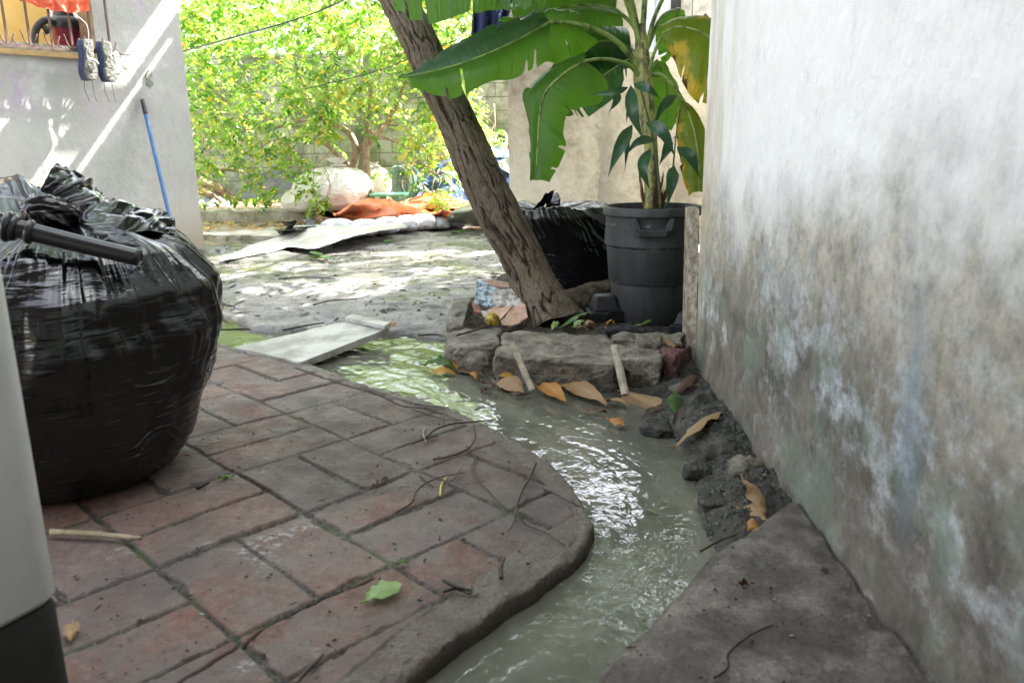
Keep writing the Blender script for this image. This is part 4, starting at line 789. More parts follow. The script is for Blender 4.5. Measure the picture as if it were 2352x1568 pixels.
A = Acc(); S = patch([[G(1395, 752, .1), G(1440, 748, .11), G(1480, 752, .1), G(1510, 762, .08)], [G(1390, 765, .12), G(1440, 760, .13), G(1480, 765, .12), G(1515, 772, .09)], [G(1400, 776, .09), G(1445, 778, .1), G(1480, 780, .09), G(1505, 782, .08)]], 60, 40)
u, v = np.meshgrid(np.linspace(0, 1, 40), np.linspace(0, 1, 60), indexing='ij'); S[..., 2] += .014*rid(v3(u*3, v*6, 0), 3, 3); A.add(*solid(S, .004))
tag(A.build('black_rag', simple("black_knit", (.006, .006, .008), (.015, .015, .018), 80, .95, .6, .004, 200)), "crumpled black rag between concrete chunk and grey bin", "rag")

# PVC pipe stubs
pvc = simple("dirty_cream_pvc", (.34, .30, .22), (.58, .52, .41), 26, .55, .2, .002)
def pipe(a, b, r, lab):
    A = Acc(); a, b = np.array(a), np.array(b); t = nrm(b-a); x = nrm(np.cross(t, [0, 1., 0])); y = np.cross(t, x); n = 28; th = np.linspace(0, 2*np.pi, n, endpoint=False); ring = np.cos(th)[:, None]*x+np.sin(th)[:, None]*y
    V = np.stack([a+ring*r, b+ring*r, b+ring*r*.78, b-t*.05+ring*r*.78], 1); A.add(V, gq(n, 4, True)); tag(A.build('pipe_stub', pvc, ang=40), lab, "pipe", "cream pipe stubs standing in the water")
pipe(D(1222, 895, 3.03), D(1175, 786, 3.06), .0125, "shorter cream pipe stub leaning in the water, left one")
pipe(D(1436, 905, 2.99), D(1411, 792, 3.03), .0155, "thicker cream pipe stub rising from the long tan peel, right one")
# marble slab bridging the channel
mar = simple("stained_marble", (.22, .205, .175), (.46, .445, .41), 6, .5, .15, .003)
c0, c1, c2, c3 = G(538, 797, .012), G(690, 831, .012), G(896, 752, .05), G(790, 738, .05); dn = np.array([0, 0, .032])
A = Acc(); A.hexa([c0-dn, c1-dn, c2-dn, c3-dn, c0, c1, c2, c3], n=30, rnd=.06, amp=.012, fr=10)
tag(A.build('marble_slab', mar), "long white marble slab bridging the stream", "slab")
c0, c1, c2, c3 = G(795, 738, .051), G(883, 757, .051), G(897, 749, .051), G(810, 730, .051); dn = np.array([0, 0, .020])
A = Acc(); A.hexa([c0, c1, c2, c3, c0+dn, c1+dn, c2+dn, c3+dn], n=24, rnd=.1, amp=.014, fr=14)
tag(A.build('stone_strip', mar), "short marble strip lying across the far end of the slab", "slab")

# pale cabinet at the near left corner
Pc = G(152, 1366, h=.262); ca = np.array([-.451, -.893]); cb = np.array([-.893, .451])
root = thing('plastic_cabinet', "tall pale grey plastic cabinet with black base, blurred at the left edge", "cabinet", (Pc[0]-.3, Pc[1], 0))
def rprism(zs, m_, name, r=.035, L=.6, Wd=.5):
    """rounded rectangle extruded through (z, inset) levels"""
    loop = []
    for cx, cy, a0 in ((L-r, r, -90), (L-r, Wd-r, 0), (r, Wd-r, 90), (r, r, 180)):
        for k in range(9): t = math.radians(a0+k*11.25); loop.append((cx+r*math.cos(t), cy+r*math.sin(t)))
    loop = np.array(loop); V = []
    for z_, ins in zs:
        q = (loop-[L/2, Wd/2])*(1-2*ins/np.array([L, Wd]))+[L/2, Wd/2]; xy = Pc[:2]+q[:, :1]*ca+q[:, 1:]*cb; V.append(np.c_[xy, np.full(len(q), z_)])
    V = np.stack(V, 1); n, k = V.shape[:2]; T = [[0+0, ((i+1) % n)*k, i*k] for i in range(1, n-1)]+[[k-1, i*k+k-1, ((i+1) % n)*k+k-1] for i in range(1, n-1)]
    return mesh(name, V.reshape(-1, 3), gq(n, k, True), m_, root, tris=T, ang=35)
cbm = MB("scuffed_grey_plastic"); q_ = cbm.noise(5, 6, .7, cbm.map((1, 1, .5))); c_ = cbm.ramp(q_, (.2, (.33, .34, .32)), (.6, (.43, .435, .42))); c_ = cbm.mix(cbm.ramp(cbm.noise(16, 6, .8), (.72, 0.), (.9, .5)), c_, (.20, .18, .15)); c_ = cbm.mix(cbm.ramp(cbm.vor(22), (.02, .7), (.05, 0.)), c_, (.16, .12, .09)); cbm.set(c_, .45, .4); cbm.bump(q_, .1, .004)
rprism([(.266, .02), (.262, .006), (.27, .0), (.83, .0), (.85, .01), (.85, .05)], cbm.m, 'cabinet_body')
rprism([(0, .01), (.0, .002), (.25, .002), (.258, .006)], simple("matt_black_plinth", (.006, .006, .006), (.016, .016, .015), 9, .75), 'cabinet_base')
# ---------------------------------------------------------------- banana plant
Mt['ban'] = m_banana("banana_leaf", (.04, .11, .02), (.17, .40, .02)); Mt['banw'] = m_banana("banana_leaf_waxy", (.055, .115, .065), (.06, .16, .03)); Mt['ban2'] = m_banana("banana_leaf_dark", (.025, .075, .022), (.06, .20, .02)); Mt['bany'] = m_banana("yellowing_banana_leaf", (.10, .17, .012), (.42, .52, .01), 1)
mst = MB("banana_petiole"); mst.set(mst.mix(mst.ramp(mst.noise(22, 5, .7, mst.map((1, 1, .4))), (.5, 0.), (.68, .85)), (.24, .34, .08), (.05, .03, .02)), .4, .4); mst.bump(mst.noise(40, 3, .5, mst.map((4, 4, .4))), .2, .004); mst.transl((.3, .5, .05), .12)
mps = MB("banana_stem_skin"); mps.set(mps.mix(mps.ramp(mps.noise(14, 5, .75, mps.map((1, 1, .35))), (.47, 0.), (.62, .9)), (.36, .36, .12), (.055, .03, .02)), .45, .4); mps.bump(mps.noise(40, 3, .5, mps.map((4, 4, .4))), .3, .004)
bp = thing('banana_plant', "young banana plant with wide drooping leaves growing in the grey bin", "banana plant", BC+np.array([0, 0, BH*.9]))
A = Acc(); A.tube([D(1500, 482, 3.87), D(1497, 400, 3.87), D(1493, 320, 3.87), D(1484, 250, 3.87), D(1478, 190, 3.87), D(1474, 120, 3.88), D(1470, 60, 3.9)], [.042, .034, .030, .036, .046, .036, .022], 24, 50, disp=lambda u, v: .004*rid(v3(np.cos(v)*1.5, np.sin(v)*1.5, u*2), 3, 5)+.003*fbm(v3(np.cos(v)*3, np.sin(v)*3, u*14), 3, 5)+0*u)
A.build('stem', mps.m, bp)
A = Acc()
for q in range(26):   # dry sheaths at the foot
    a = rng.uniform(0, 6.28); o = D(1500, 468, 3.87)+np.array([math.cos(a)*.045, math.sin(a)*.045, -.02]); l = rng.uniform(.07, .22); t_ = o+np.array([math.cos(a)*.05*rng.uniform(-.3, 1.4), math.sin(a)*.05, l]); A.leaf([o, (o+t_)/2+rng.normal(0, .008, 3), t_], rng.uniform(.008, .035), (math.sin(a), -math.cos(a), 0), .3, 7, wav=.004, seed=q, a=rng.random())
A.build('dry_sheath', m_leaf("dry_sheath_brown", [(.10, .05, .025), (.28, .17, .09)], [(.2, .1, .04)], .1, .8), bp)
def petiole(leaf, pts, r):
    A = Acc(); A.tube([D(*p) for p in pts], r, 14, 50, flat=.8); A.build('petiole', mst.m, leaf)
def half(mid, edge, seed, tears=5, nu=150, nv=26, sag=.02, tdepth=.7, rag=0.008):
    """one half of a banana blade between midrib and outer edge, split along its ribs"""
    M_ = cr([D(*p) for p in mid], nu); E_ = cr([D(*p) for p in edge], nu); r = np.random.default_rng(seed)
    u = np.linspace(0, 1, nu); t = np.linspace(0, 1, nv); rf = 1+rag*1.6*fbm(v3(u*7, 0, seed), 2, seed); E_ = M_+(E_-M_)*rf[:, None]
    S = M_[:, None]*(1-t)[None, :, None]+E_[:, None]*t[None, :, None]
    n = nrm(np.cross(np.gradient(S, axis=0), np.gradient(S, axis=1)+1e-9)); n *= np.sign(n[..., 1:2]+1e-9)*-1
    U_, T_ = np.meshgrid(u, t, indexing='ij'); S = S+n*(sag*np.sin(np.pi*T_)+0.0015*vn(v3(U_*60, T_*1.2, seed), seed)+.022*T_*fbm(v3(U_*4, T_*1.2, seed), 3, seed+2))[..., None]
    keep = np.ones((nu-1, nv-1), bool); rib = .5+.5*vn(v3(U_*150, T_*1.5, seed), seed+1)
    for k in range(tears):
        i = int(r.integers(int(nu*.08), int(nu*.94))); dp = r.uniform(min(.25, tdepth*.6), tdepth); j0 = int(nv*(1-dp)); w = r.uniform(.5, 3.)
        cut_ = i+.0*t
        # pull the two sides apart
        s_ = np.clip((T_-(1-dp))/dp, 0, 1); du = U_*(nu-1)-i; g = np.exp(-np.abs(du)/7)*np.sign(du+.5)*s_*w*.0035; tan = nrm(np.gradient(S, axis=0)); S = S+tan*g[..., None]+n*(np.where(du > 0, 1, -1)*np.exp(-np.abs(du)/9)*s_*.012)[..., None]
        wd_ = r.uniform(1, 5)*nu/150
        for j in range(j0, nv-1):
            hw_ = wd_*((j-j0)/max(1, nv-1-j0))**3*.5; keep[max(0, int(i-hw_)):min(nu-1, int(i+hw_)+1), j] = False
    return S, keep, rib, T_
def bleaf(rib_pts, halves, m, name='leaf', pet=None, pr=(.014, .009), rr=(.008, .003), lab=None, m2=None):
    V = []; Q = []; rb = []; vv = []; n0 = 0; mi = []
    for ih, h_ in enumerate(halves):
        S, keep, rib, T_ = half(rib_pts, *h_[:1], **h_[1]); a, b = S.shape[:2]; q = gq(a, b).reshape(a-1, b-1, 4)[keep]; mi += [ih]*len(q); V.append(S.reshape(-1, 3)); Q.append(q+n0); n0 += a*b; rb.append(rib.ravel()); vv.append(T_.ravel())
    o = mesh(name, np.vstack(V), np.vstack(Q), m, bp, at={'rib': np.concatenate(rb), 'var': np.concatenate(vv)})
    if m2: o.data.materials.append(m2); o.data.polygons.foreach_set('material_index', np.array([1-k for k in mi], np.int32)[:len(o.data.polygons)])
    A = Acc(); C = [D(*p) for p in rib_pts]; A.tube(C, [rr[0], (rr[0]+rr[1])/2, rr[1]], 10, 50); A.build('midrib', mst.m, o)
    if pet: petiole(o, pet, pr)
    if lab: o['label'] = lab
    return o
# 1: the long leaf crossing in front of the trunk, folded along its midrib
bleaf([(1262, 52, 3.72), (1190, 92, 3.66), (1110, 128, 3.6), (1020, 158, 3.55), (926, 178, 3.5)],
      [([(1232, 22, 3.80), (1195, 40, 3.74), (1125, 58, 3.70), (1025, 108, 3.62), (928, 176, 3.52)], dict(seed=3, tears=3, tdepth=.5, sag=.012)),
       ([(1258, 132, 3.66), (1190, 178, 3.62), (1120, 195, 3.55), (1040, 222, 3.5), (945, 205, 3.47)], dict(seed=5, tears=4, tdepth=.85, sag=.03, rag=0.048))], Mt['ban'],
      pet=[(1474, 170, 3.86), (1448, 128, 3.84), (1405, 88, 3.8), (1350, 62, 3.76), (1300, 52, 3.74), (1262, 52, 3.72)], pr=(.020, .016, .011), lab="longest leaf, folded and crossing in front of the trunk", m2=Mt['banw'])
# its inner flaps hanging near the stem
bleaf([(1330, 60, 3.78), (1290, 52, 3.75), (1230, 60, 3.72)], [([(1375, 95, 3.95), (1300, 150, 3.85), (1255, 140, 3.80)], dict(seed=6, tears=2, tdepth=.6)), ([(1330, 35, 3.85), (1290, 20, 3.8), (1240, 25, 3.76)], dict(seed=7, tears=1))], Mt['ban'])
# 2: lower leaf whose end hangs straight down
bleaf([(1345, 140, 3.66), (1295, 170, 3.6), (1252, 215, 3.56), (1238, 275, 3.54), (1234, 345, 3.53), (1230, 414, 3.53)],
      [([(1345, 118, 3.75), (1268, 160, 3.7), (1203, 205, 3.60), (1207, 258, 3.56), (1216, 335, 3.55), (1226, 416, 3.54)], dict(seed=9, tears=3, tdepth=.35, rag=0.060)),
       ([(1400, 205, 3.75), (1372, 240, 3.66), (1302, 262, 3.60), (1290, 300, 3.58), (1304, 330, 3.55), (1264, 418, 3.54)], dict(seed=10, tears=3, tdepth=.4, rag=0.048))], Mt['ban'],
      pet=[(1476, 192, 3.86), (1452, 155, 3.82), (1415, 140, 3.75), (1378, 136, 3.7), (1345, 140, 3.66)], pr=(.017, .012, .009), lab="lower leaf with its tip hanging straight down")
# 3: broad dark leaf behind
bleaf([(1455, 130, 4.02), (1400, 165, 4.05), (1340, 205, 4.08), (1270, 245, 4.08)], [([(1455, 100, 4.2), (1380, 105, 4.25), (1290, 125, 4.22), (1250, 185, 4.15)], dict(seed=12, tears=3)), ([(1440, 165, 4.0), (1420, 215, 3.98), (1370, 258, 4.0), (1296, 270, 4.05)], dict(seed=13, tears=4))], Mt['ban2'], pet=[(1478, 150, 3.9), (1455, 130, 4.02)])
bleaf([(1450, 110, 4.1), (1400, 95, 4.15), (1350, 105, 4.2), (1290, 150, 4.2)], [([(1440, 60, 4.3), (1390, 50, 4.35), (1330, 60, 4.35), (1265, 120, 4.3)], dict(seed=14, tears=3)), ([(1455, 160, 4.0), (1420, 160, 4.05), (1370, 165, 4.1), (1310, 185, 4.12)], dict(seed=15, tears=2))], Mt['ban2'], pet=[(1476, 150, 3.9), (1450, 110, 4.1)])
# 4: upper broad leaf, glowing against the light
bleaf([(1415, 22, 3.92), (1360, 12, 3.95), (1290, 18, 4.0), (1180, 45, 4.02)], [([(1420, -40, 4.2), (1350, -60, 4.3), (1270, -50, 4.3), (1170, 10, 4.2)], dict(seed=17, tears=3)), ([(1432, 60, 3.85), (1370, 62, 3.8), (1280, 75, 3.85), (1145, 56, 3.95)], dict(seed=18, tears=5, rag=0.040))], Mt['ban'], pet=[(1480, 110, 3.9), (1455, 60, 3.88), (1415, 22, 3.92)], pr=(.018, .013, .010))
# 5: leaf entering from the top left, and a ragged one
bleaf([(1180, -70, 3.6), (1080, -55, 3.55), (980, -40, 3.5), (890, -30, 3.45)], [([(1175, -120, 3.7), (1080, -110, 3.7), (980, -90, 3.65), (880, -45, 3.5)], dict(seed=20, tears=2)), ([(1170, 20, 3.55), (1085, 28, 3.5), (1000, 50, 3.45), (908, 26, 3.42)], dict(seed=21, tears=3, tdepth=.9, rag=0.060))], Mt['ban'], pet=[(1470, 90, 3.9), (1440, -20, 3.85), (1350, -75, 3.75), (1260, -85, 3.65), (1180, -70, 3.6)])
bleaf([(1260, -50, 3.4), (1200, -45, 3.4), (1130, -25, 3.4)], [([(1250, -90, 3.5), (1200, -90, 3.5), (1130, -50, 3.45)], dict(seed=22, tears=1)), ([(1250, 20, 3.38), (1200, 24, 3.36), (1140, 12, 3.38)], dict(seed=23, tears=5, rag=0.160))], Mt['ban'], pet=[(1466, 80, 3.88), (1420, -60, 3.75), (1340, -80, 3.55), (1260, -50, 3.4)])
# 7: yellowing leaves on the wall side
bleaf([(1524, 76, 3.75), (1560, 62, 3.66), (1620, 80, 3.6), (1660, 130, 3.58)], [([(1520, 66, 3.85), (1560, 42, 3.8), (1625, 38, 3.75), (1690, 90, 3.7)], dict(seed=25, tears=1)), ([(1530, 105, 3.7), (1558, 165, 3.6), (1592, 225, 3.55), (1650, 250, 3.55)], dict(seed=26, tears=2, tdepth=.25, rag=0.024, sag=.03))], Mt['bany'], pet=[(1486, 180, 3.86), (1500, 130, 3.82), (1514, 95, 3.78), (1524, 76, 3.75)], pr=(.012, .008), lab="yellow-edged leaf spread against the wall")
bleaf([(1568, 228, 3.72), (1592, 290, 3.66), (1604, 360, 3.62), (1606, 440, 3.6)], [([(1560, 235, 3.75), (1556, 300, 3.72), (1562, 390, 3.68), (1585, 452, 3.64)], dict(seed=28, tears=1, tdepth=.2)), ([(1575, 235, 3.7), (1618, 300, 3.75), (1625, 380, 3.75), (1612, 450, 3.68)], dict(seed=29, tears=1, tdepth=.2))], Mt['bany'], pet=[(1490, 175, 3.87), (1520, 172, 3.84), (1548, 198, 3.79), (1568, 228, 3.72)], pr=(.014, .008), lab="yellow-green leaf hanging beside the plank")
bleaf([(1508, 140, 4.0), (1530, 190, 4.08), (1535, 250, 4.1), (1528, 300, 4.1)], [([(1500, 150, 4.0), (1492, 200, 4.05), (1500, 260, 4.1), (1520, 305, 4.1)], dict(seed=30, tears=1)), ([(1520, 150, 4.05), (1560, 195, 4.2), (1565, 250, 4.2), (1545, 300, 4.15)], dict(seed=31, tears=1))], Mt['ban'], pet=[(1484, 170, 3.9), (1508, 140, 4.0)])
bleaf([(1560, 20, 4.15), (1545, 70, 4.2), (1540, 130, 4.25)], [([(1530, 30, 4.15), (1505, 80, 4.2), (1520, 150, 4.25)], dict(seed=32, tears=1)), ([(1570, 30, 4.3), (1580, 90, 4.3), (1560, 150, 4.3)], dict(seed=33, tears=2))], Mt['ban'], pet=[(1482, 120, 3.9), (1520, 40, 4.0), (1560, 20, 4.15)])
# upright petioles that leave the frame, each with its blade above
for i, (pts, r_) in enumerate([([(1478, 140, 3.88), (1458, 60, 3.86), (1425, -30, 3.82), (1385, -110, 3.75)], .017), ([(1474, 110, 3.9), (1478, 40, 3.92), (1484, -60, 3.95), (1480, -140, 4.0)], .019), ([(1484, 120, 3.88), (1500, 50, 3.9), (1535, -30, 3.95), (1570, -110, 4.0)], .014)]):
    e = pts[-1]; sx = (-1, -.2, 1)[i]
    bleaf([e, (e[0]+sx*90, e[1]-60, e[2]), (e[0]+sx*200, e[1]-40, e[2]), (e[0]+sx*300, e[1]+10, e[2])], [([(e[0], e[1]-20, e[2]+.1), (e[0]+sx*90, e[1]-110, e[2]+.2), (e[0]+sx*200, e[1]-90, e[2]+.2), (e[0]+sx*300, e[1], e[2])], dict(seed=40+i, tears=3, nu=80, nv=14)), ([(e[0], e[1]+10, e[2]-.1), (e[0]+sx*90, e[1]-20, e[2]-.2), (e[0]+sx*200, e[1]+0, e[2]-.2), (e[0]+sx*300, e[1]+20, e[2])], dict(seed=50+i, tears=3, nu=80, nv=14))], Mt['ban'], pet=pts, pr=(r_, r_*.8))

# mango seedling in the same bin
ml = MB("glossy_mango_leaf"); ml.set(ml.mix(ml.ramp(ml.noise(6, 3), (.4, 0.), (.6, 1.)), (.022, .062, .032), (.035, .09, .03)), .32, .5); ml.bump(ml.wave(22, .6, ml.map((1, 1, 1), rot=(.5, .3, .8))), .12, .003); ml.transl((.08, .25, .02), .15)
mp = thing('mango_seedling', "mango seedling with dark drooping leaves sharing the bin with the banana", "seedling", BC+np.array([.06, -.08, BH*.9]))
A = Acc(); A.tube([D(1518, 478, 3.72), D(1512, 400, 3.7), D(1500, 320, 3.68), D(1478, 230, 3.66), D(1470, 200, 3.66)], [.006, .005, .004], 8, 30); A.tube([D(1530, 478, 3.74), D(1545, 390, 3.7), D(1552, 320, 3.7), D(1562, 250, 3.7)], [.005, .003], 8, 24); A.build('stem', simple("green_stem", (.05, .09, .03), (.09, .13, .04), 20), mp)
z4 = lambda x, y: (861+x*.3418, y*.3418)
mls = [((1720, 575), (1735, 760), (1812, 960), .34, 3.6), ((1740, 565), (1840, 600), (1920, 665), .26, 3.62), ((1700, 590), (1600, 620), (1430, 640), .20, 3.63), ((2030, 640), (1930, 720), (1880, 850), .26, 3.66), ((1820, 825), (1930, 880), (2020, 1060), .34, 3.58), ((1730, 840), (1640, 1000), (1565, 1190), .34, 3.58), ((1890, 935), (1760, 960), (1680, 1055), .24, 3.6), ((1850, 1000), (1800, 1130), (1855, 1290), .30, 3.57), ((2010, 1115), (1990, 1240), (1975, 1380), .34, 3.56), ((2030, 985), (2120, 1060), (2185, 1200), .34, 3.6), ((1990, 930), (1950, 1030), (1905, 1120), .26, 3.63), ((1700, 900), (1690, 1040), (1680, 1150), .14, 3.66), ((1640, 620), (1610, 700), (1570, 760), .22, 3.7), ((2000, 930), (2030, 920), (2045, 940), .1, 3.65), ((1760, 640), (1700, 760), (1690, 830), .2, 3.72)]
for i, (a, b, c, w, z) in enumerate(mls):
    A = Acc(); P = [D(*z4(*a), z+.03), D(*z4(*b), z-.03), D(*z4(*c), z)]; t = nrm(P[2]-P[0]); sd = nrm(np.cross(t, [0.1*math.sin(i*2.), 1, .35*math.cos(i*1.7)])); A.leaf(P, w*.17, sd, .28, 14, wav=.004, seed=i, prof=[.0, .55, .9, 1., .92, .7, .42, .12, 0]); A.tube([P[0], P[0]*.5+P[1]*.5+[0, -.001, 0]], [.0018, .001], 6, 4); A.build('leaf', ml.m, mp)

# ---------------------------------------------------------------- fallen leaves
LM = {'y': m_leaf("fallen_leaf_yellow", [(.42, .23, .03), (.50, .30, .04)], [(.7, .4, .03)], .15, .45), 't': m_leaf("fallen_leaf_tan", [(.34, .21, .10), (.44, .29, .15)], [(.5, .3, .12)], .12, .55), 'b': m_leaf("fallen_leaf_brown", [(.09, .045, .022), (.19, .10, .05)], [(.2, .1, .04)], .08, .6),
      'g': m_leaf("fallen_leaf_green", [(.05, .12, .02), (.09, .20, .03)], [(.25, .45, .04)], .2, .35), 'l': m_leaf("fallen_leaf_pale_green", [(.20, .32, .09), (.25, .38, .12)], [(.4, .6, .1)], .2, .4), 'o': m_leaf("fallen_leaf_orange", [(.42, .19, .03), (.50, .25, .05)], [(.7, .3, .03)], .15, .5)}
def fl(a, b, w, k, lab, h=(-.045, -.045), arch=.02, fold=.25, tilt=0., seed=0, grp="fallen leaves", prof=None, bend=0.):
    h = tuple(max(q, -.020) for q in h); P0, P1 = G(*a, h=h[0]), G(*b, h=h[1]); t = P1-P0; L = np.linalg.norm(t); up = np.array([0, 0, 1.]); sd = nrm(np.cross(t, up)); sd = nrm(sd*math.cos(tilt)+nrm(np.cross(sd, t))*math.sin(tilt))
    m1 = P0+t*.33+up*arch+sd*bend*L; m2 = P0+t*.7+up*arch*.8+sd*bend*L*.9; A = Acc(); A.leaf([P0, m1, m2, P1], w, sd, fold*1.3, 16, wav=.010, seed=seed, prof=prof or [.0, .45, .85, 1., 1., .85, .6, .3, .05]); q = P0-t*.14+up*arch*.4; A.tube([q, P0, P0+t*.5+up*arch], [.0022, .0018, .001], 6, 8)
    tag(A.build('fallen_leaf', LM[k]), lab, "leaf", grp)
B_ = "fallen leaves along the stream bank"
fl((973, 838), (1050, 846), .05, 'g', "dark green leaf curled at the left tip of the leaf pile in the stream", arch=.035, tilt=-.5, grp=B_, seed=1)
fl((989, 856), (1046, 858), .055, 'y', "bright yellow leaf lying below the green curled one", arch=.02, tilt=-.4, grp=B_, seed=2)
fl((1032, 826), (1050, 852), .035, 'o', "small orange leaf standing in the stream leaf pile", arch=.03, tilt=.5, grp=B_, seed=3)
fl((1044, 830), (1091, 833), .045, 'g', "olive green leaf against the blocky chunk foot", arch=.02, tilt=-.5, grp=B_, seed=4)
fl((1048, 846), (1085, 858), .04, 'b', "brown wet leaf half under the olive leaf", h=(-.05, -.05), arch=.008, grp=B_, seed=5)
fl((1081, 860), (1096, 872), .025, 'o', "tiny orange leaf right of the stream leaf pile", grp=B_, seed=6)
fl((1094, 868), (1110, 852), .03, 'b', "small dark brown leaf left of the left pipe", grp=B_, seed=7)
fl((1139, 880), (1203, 903), .075, 't', "pinkish tan leaf left of the left pipe foot", arch=.03, tilt=-.6, grp=B_, seed=8)
fl((1143, 868), (1186, 880), .045, 'y', "curled golden leaf behind the pinkish tan one", h=(-.03, -.03), arch=.03, tilt=-.4, grp=B_, seed=9)
fl((1232, 888), (1300, 922), .06, 'o', "orange leaf right of the left pipe foot", arch=.028, tilt=-.6, grp=B_, seed=10)
fl((1286, 884), (1394, 928), .065, 't', "long tan leaf with curled stem leaning on the middle chunk", h=(-.02, -.05), arch=.028, tilt=-.55, grp=B_, seed=11)
fl((1345, 938), (1394, 946), .03, 'b', "thin reddish leaf floating below the long tan leaf", h=(-.058, -.058), arch=.006, grp=B_, seed=12)
fl((1395, 918), (1445, 928), .035, 't', "narrow tan leaf left of the right pipe foot", arch=.012, grp=B_, seed=13)
fl((1432, 900), (1556, 962), .062, 't', "thick curved tan peel running down from the right pipe", h=(-.01, -.035), arch=-.012, tilt=-.5, fold=.45, grp=B_, seed=14, prof=[.8, .85, .95, 1., .95, .8, .6, .35, .1], bend=-.10)
fl((1397, 962), (1434, 976), .045, 'o', "small tan triangle of leaf on the wet mud", arch=.012, grp=B_, seed=15, prof=[.0, .3, .6, .9, 1., .9, .5, .2])
fl((1548, 900), (1560, 962), .055, 'g', "fresh green leaf standing up left of the cement lump", h=(.03, -.03), arch=.01, tilt=.3, grp=B_, seed=16)
fl((1602, 862), (1550, 912), .045, 'b', "brown curled leaf lying on the cement lump", h=(.02, .02), arch=.02, grp=B_, seed=17)
fl((1550, 1024), (1664, 948), .062, 't', "long curled tan leaf reaching from the water to the wall foot", h=(-.05, .01), arch=.035, tilt=.55, fold=.35, grp=B_, seed=18, bend=.05)
fl((1708, 1108), (1752, 1188), .060, 't', "arched tan leaf on top of the group of three by the ledge", h=(.03, .0), arch=.03, tilt=.5, fold=.4, grp=B_, seed=19, bend=-.12)
fl((1700, 1172), (1762, 1196), .045, 't', "middle tan leaf of the group of three by the ledge", h=(-.01, .0), arch=.02, tilt=-.5, grp=B_, seed=20)
fl((1704, 1208), (1745, 1222), .035, 'o', "lowest golden leaf of the group of three by the ledge", h=(-.015, -.01), arch=.012, tilt=-.5, grp=B_, seed=21)
fl((1585, 940), (1545, 975), .03, 'b', "dark curled leaf below the fresh green leaf", h=(-.03, -.04), arch=.02, grp=B_, seed=22)
fl((1498, 950), (1525, 925), .02, 'b', "thin dark leaf leaning over the tan peel", h=(-.03, .01), arch=.01, grp=B_, seed=23)
C_ = "fallen leaves in the soil bed"
fl((1286, 752), (1356, 716), .085, 'g', "large green leaf lying in the bed right of the trunk foot", h=(.09, .12), arch=.02, tilt=.5, grp=C_, seed=24)
fl((1318, 752), (1342, 738), .035, 'l', "light green leaf tip over the large green one", h=(.11, .12), grp=C_, seed=25)
fl((1268, 758), (1284, 742), .028, 'l', "small pale green leaf at the trunk foot", h=(.10, .11), grp=C_, seed=26)
fl((1346, 716), (1328, 694), .03, 'b', "small dry brown leaf standing behind the large green one", h=(.09, .14), grp=C_, seed=27)
fl((1318, 760), (1364, 754), .04, 'b', "dark brown curled leaf on the middle chunk's back edge", h=(.1, .1), arch=.02, grp=C_, seed=28)
fl((1344, 748), (1368, 744), .03, 't', "tan leaf scrap beside the dark brown curled leaf", h=(.1, .1), grp=C_, seed=29)
fl((1427, 772), (1495, 737), .022, 'l', "long bright green blade leaning in front of the bin", h=(.10, .12), arch=.012, tilt=.3, grp=C_, seed=30)
fl((1512, 774), (1550, 798), .055, 't', "tan leaf beside the rounded grey stone", h=(.10, .09), arch=.015, grp=C_, seed=31)
fl((1545, 802), (1575, 798), .03, 'b', "brown leaf at the foot of the plank", h=(.08, .08), grp=C_, seed=32)
fl((1395, 745), (1412, 742), .025, 'o', "small orange leaf on the black rag", h=(.12, .12), grp=C_, seed=33)
fl((1338, 838), (1345, 806), .035, 't', "small spotted tan leaf stuck on the front of the middle chunk", h=(-.0, .075), arch=.012, fold=.05, grp=C_, seed=34)
E_ = "fallen leaves on the brick pavement"
fl((839, 1380), (916, 1336), .055, 'l', "pale green heart-shaped leaf on the bricks", h=(.008, .010), arch=.006, fold=.06, grp=E_, seed=35, prof=[.0, .35, .65, .85, .97, 1., .95, .7, .2])
fl((914, 1296), (938, 1292), .018, 'g', "tiny dark green leaf curled above the pale heart-shaped one", h=(.006, .006), arch=.008, grp=E_, seed=36)
fl((500, 1098), (538, 1092), .014, 'l', "rolled pale green leaf in the joint near the big bag", h=(.010, .010), arch=.006, fold=.8, grp=E_, seed=37)
fl((168, 1432), (160, 1470), .03, 't', "small tan leaf beside the drum base", h=(.01, .01), arch=.01, grp=E_, seed=38)
fl((855, 1118), (890, 1095), .012, 'b', "thin brown leaf sliver in the middle of the pavement", h=(.006, .006), arch=.004, grp=E_, seed=39)
Y_ = "fallen leaves on the yard slab"
for i, (a, b, w, k, lab) in enumerate([((712, 578), (745, 592), .08, 'g', "bright green leaf on the yard slab, left one of three"), ((735, 590), (768, 596), .07, 'g', "bright green leaf on the yard slab, lower one of three"), ((716, 600), (752, 598), .05, 'b', "reddish brown leaf in front of the green ones"), ((876, 556), (912, 552), .08, 'g', "green leaf below the sandbag row"), ((1035, 535), (1078, 530), .10, 'g', "green leaf right of the sandbag row"), ((1088, 520), (1125, 515), .09, 'y', "yellow leaf beside the end of the mat"), ((1062, 530), (1088, 524), .07, 't', "tan leaf touching the green one by the mat"), ((950, 700), (972, 696), .02, 'l', "thin yellow-green pod on the yard slab"), ((476, 528), (492, 520), .07, 'y', "yellow leaf at the corner of the grey house"), ((596, 526), (618, 518), .07, 'g', "green leaf on the littered slab under the kerb"), ((898, 744), (906, 752), .03, 'o', "orange leaf fragment behind the marble strip")]):
    fl(a, b, w, k, lab, h=(.02, .02), arch=.02, grp=Y_, seed=60+i)
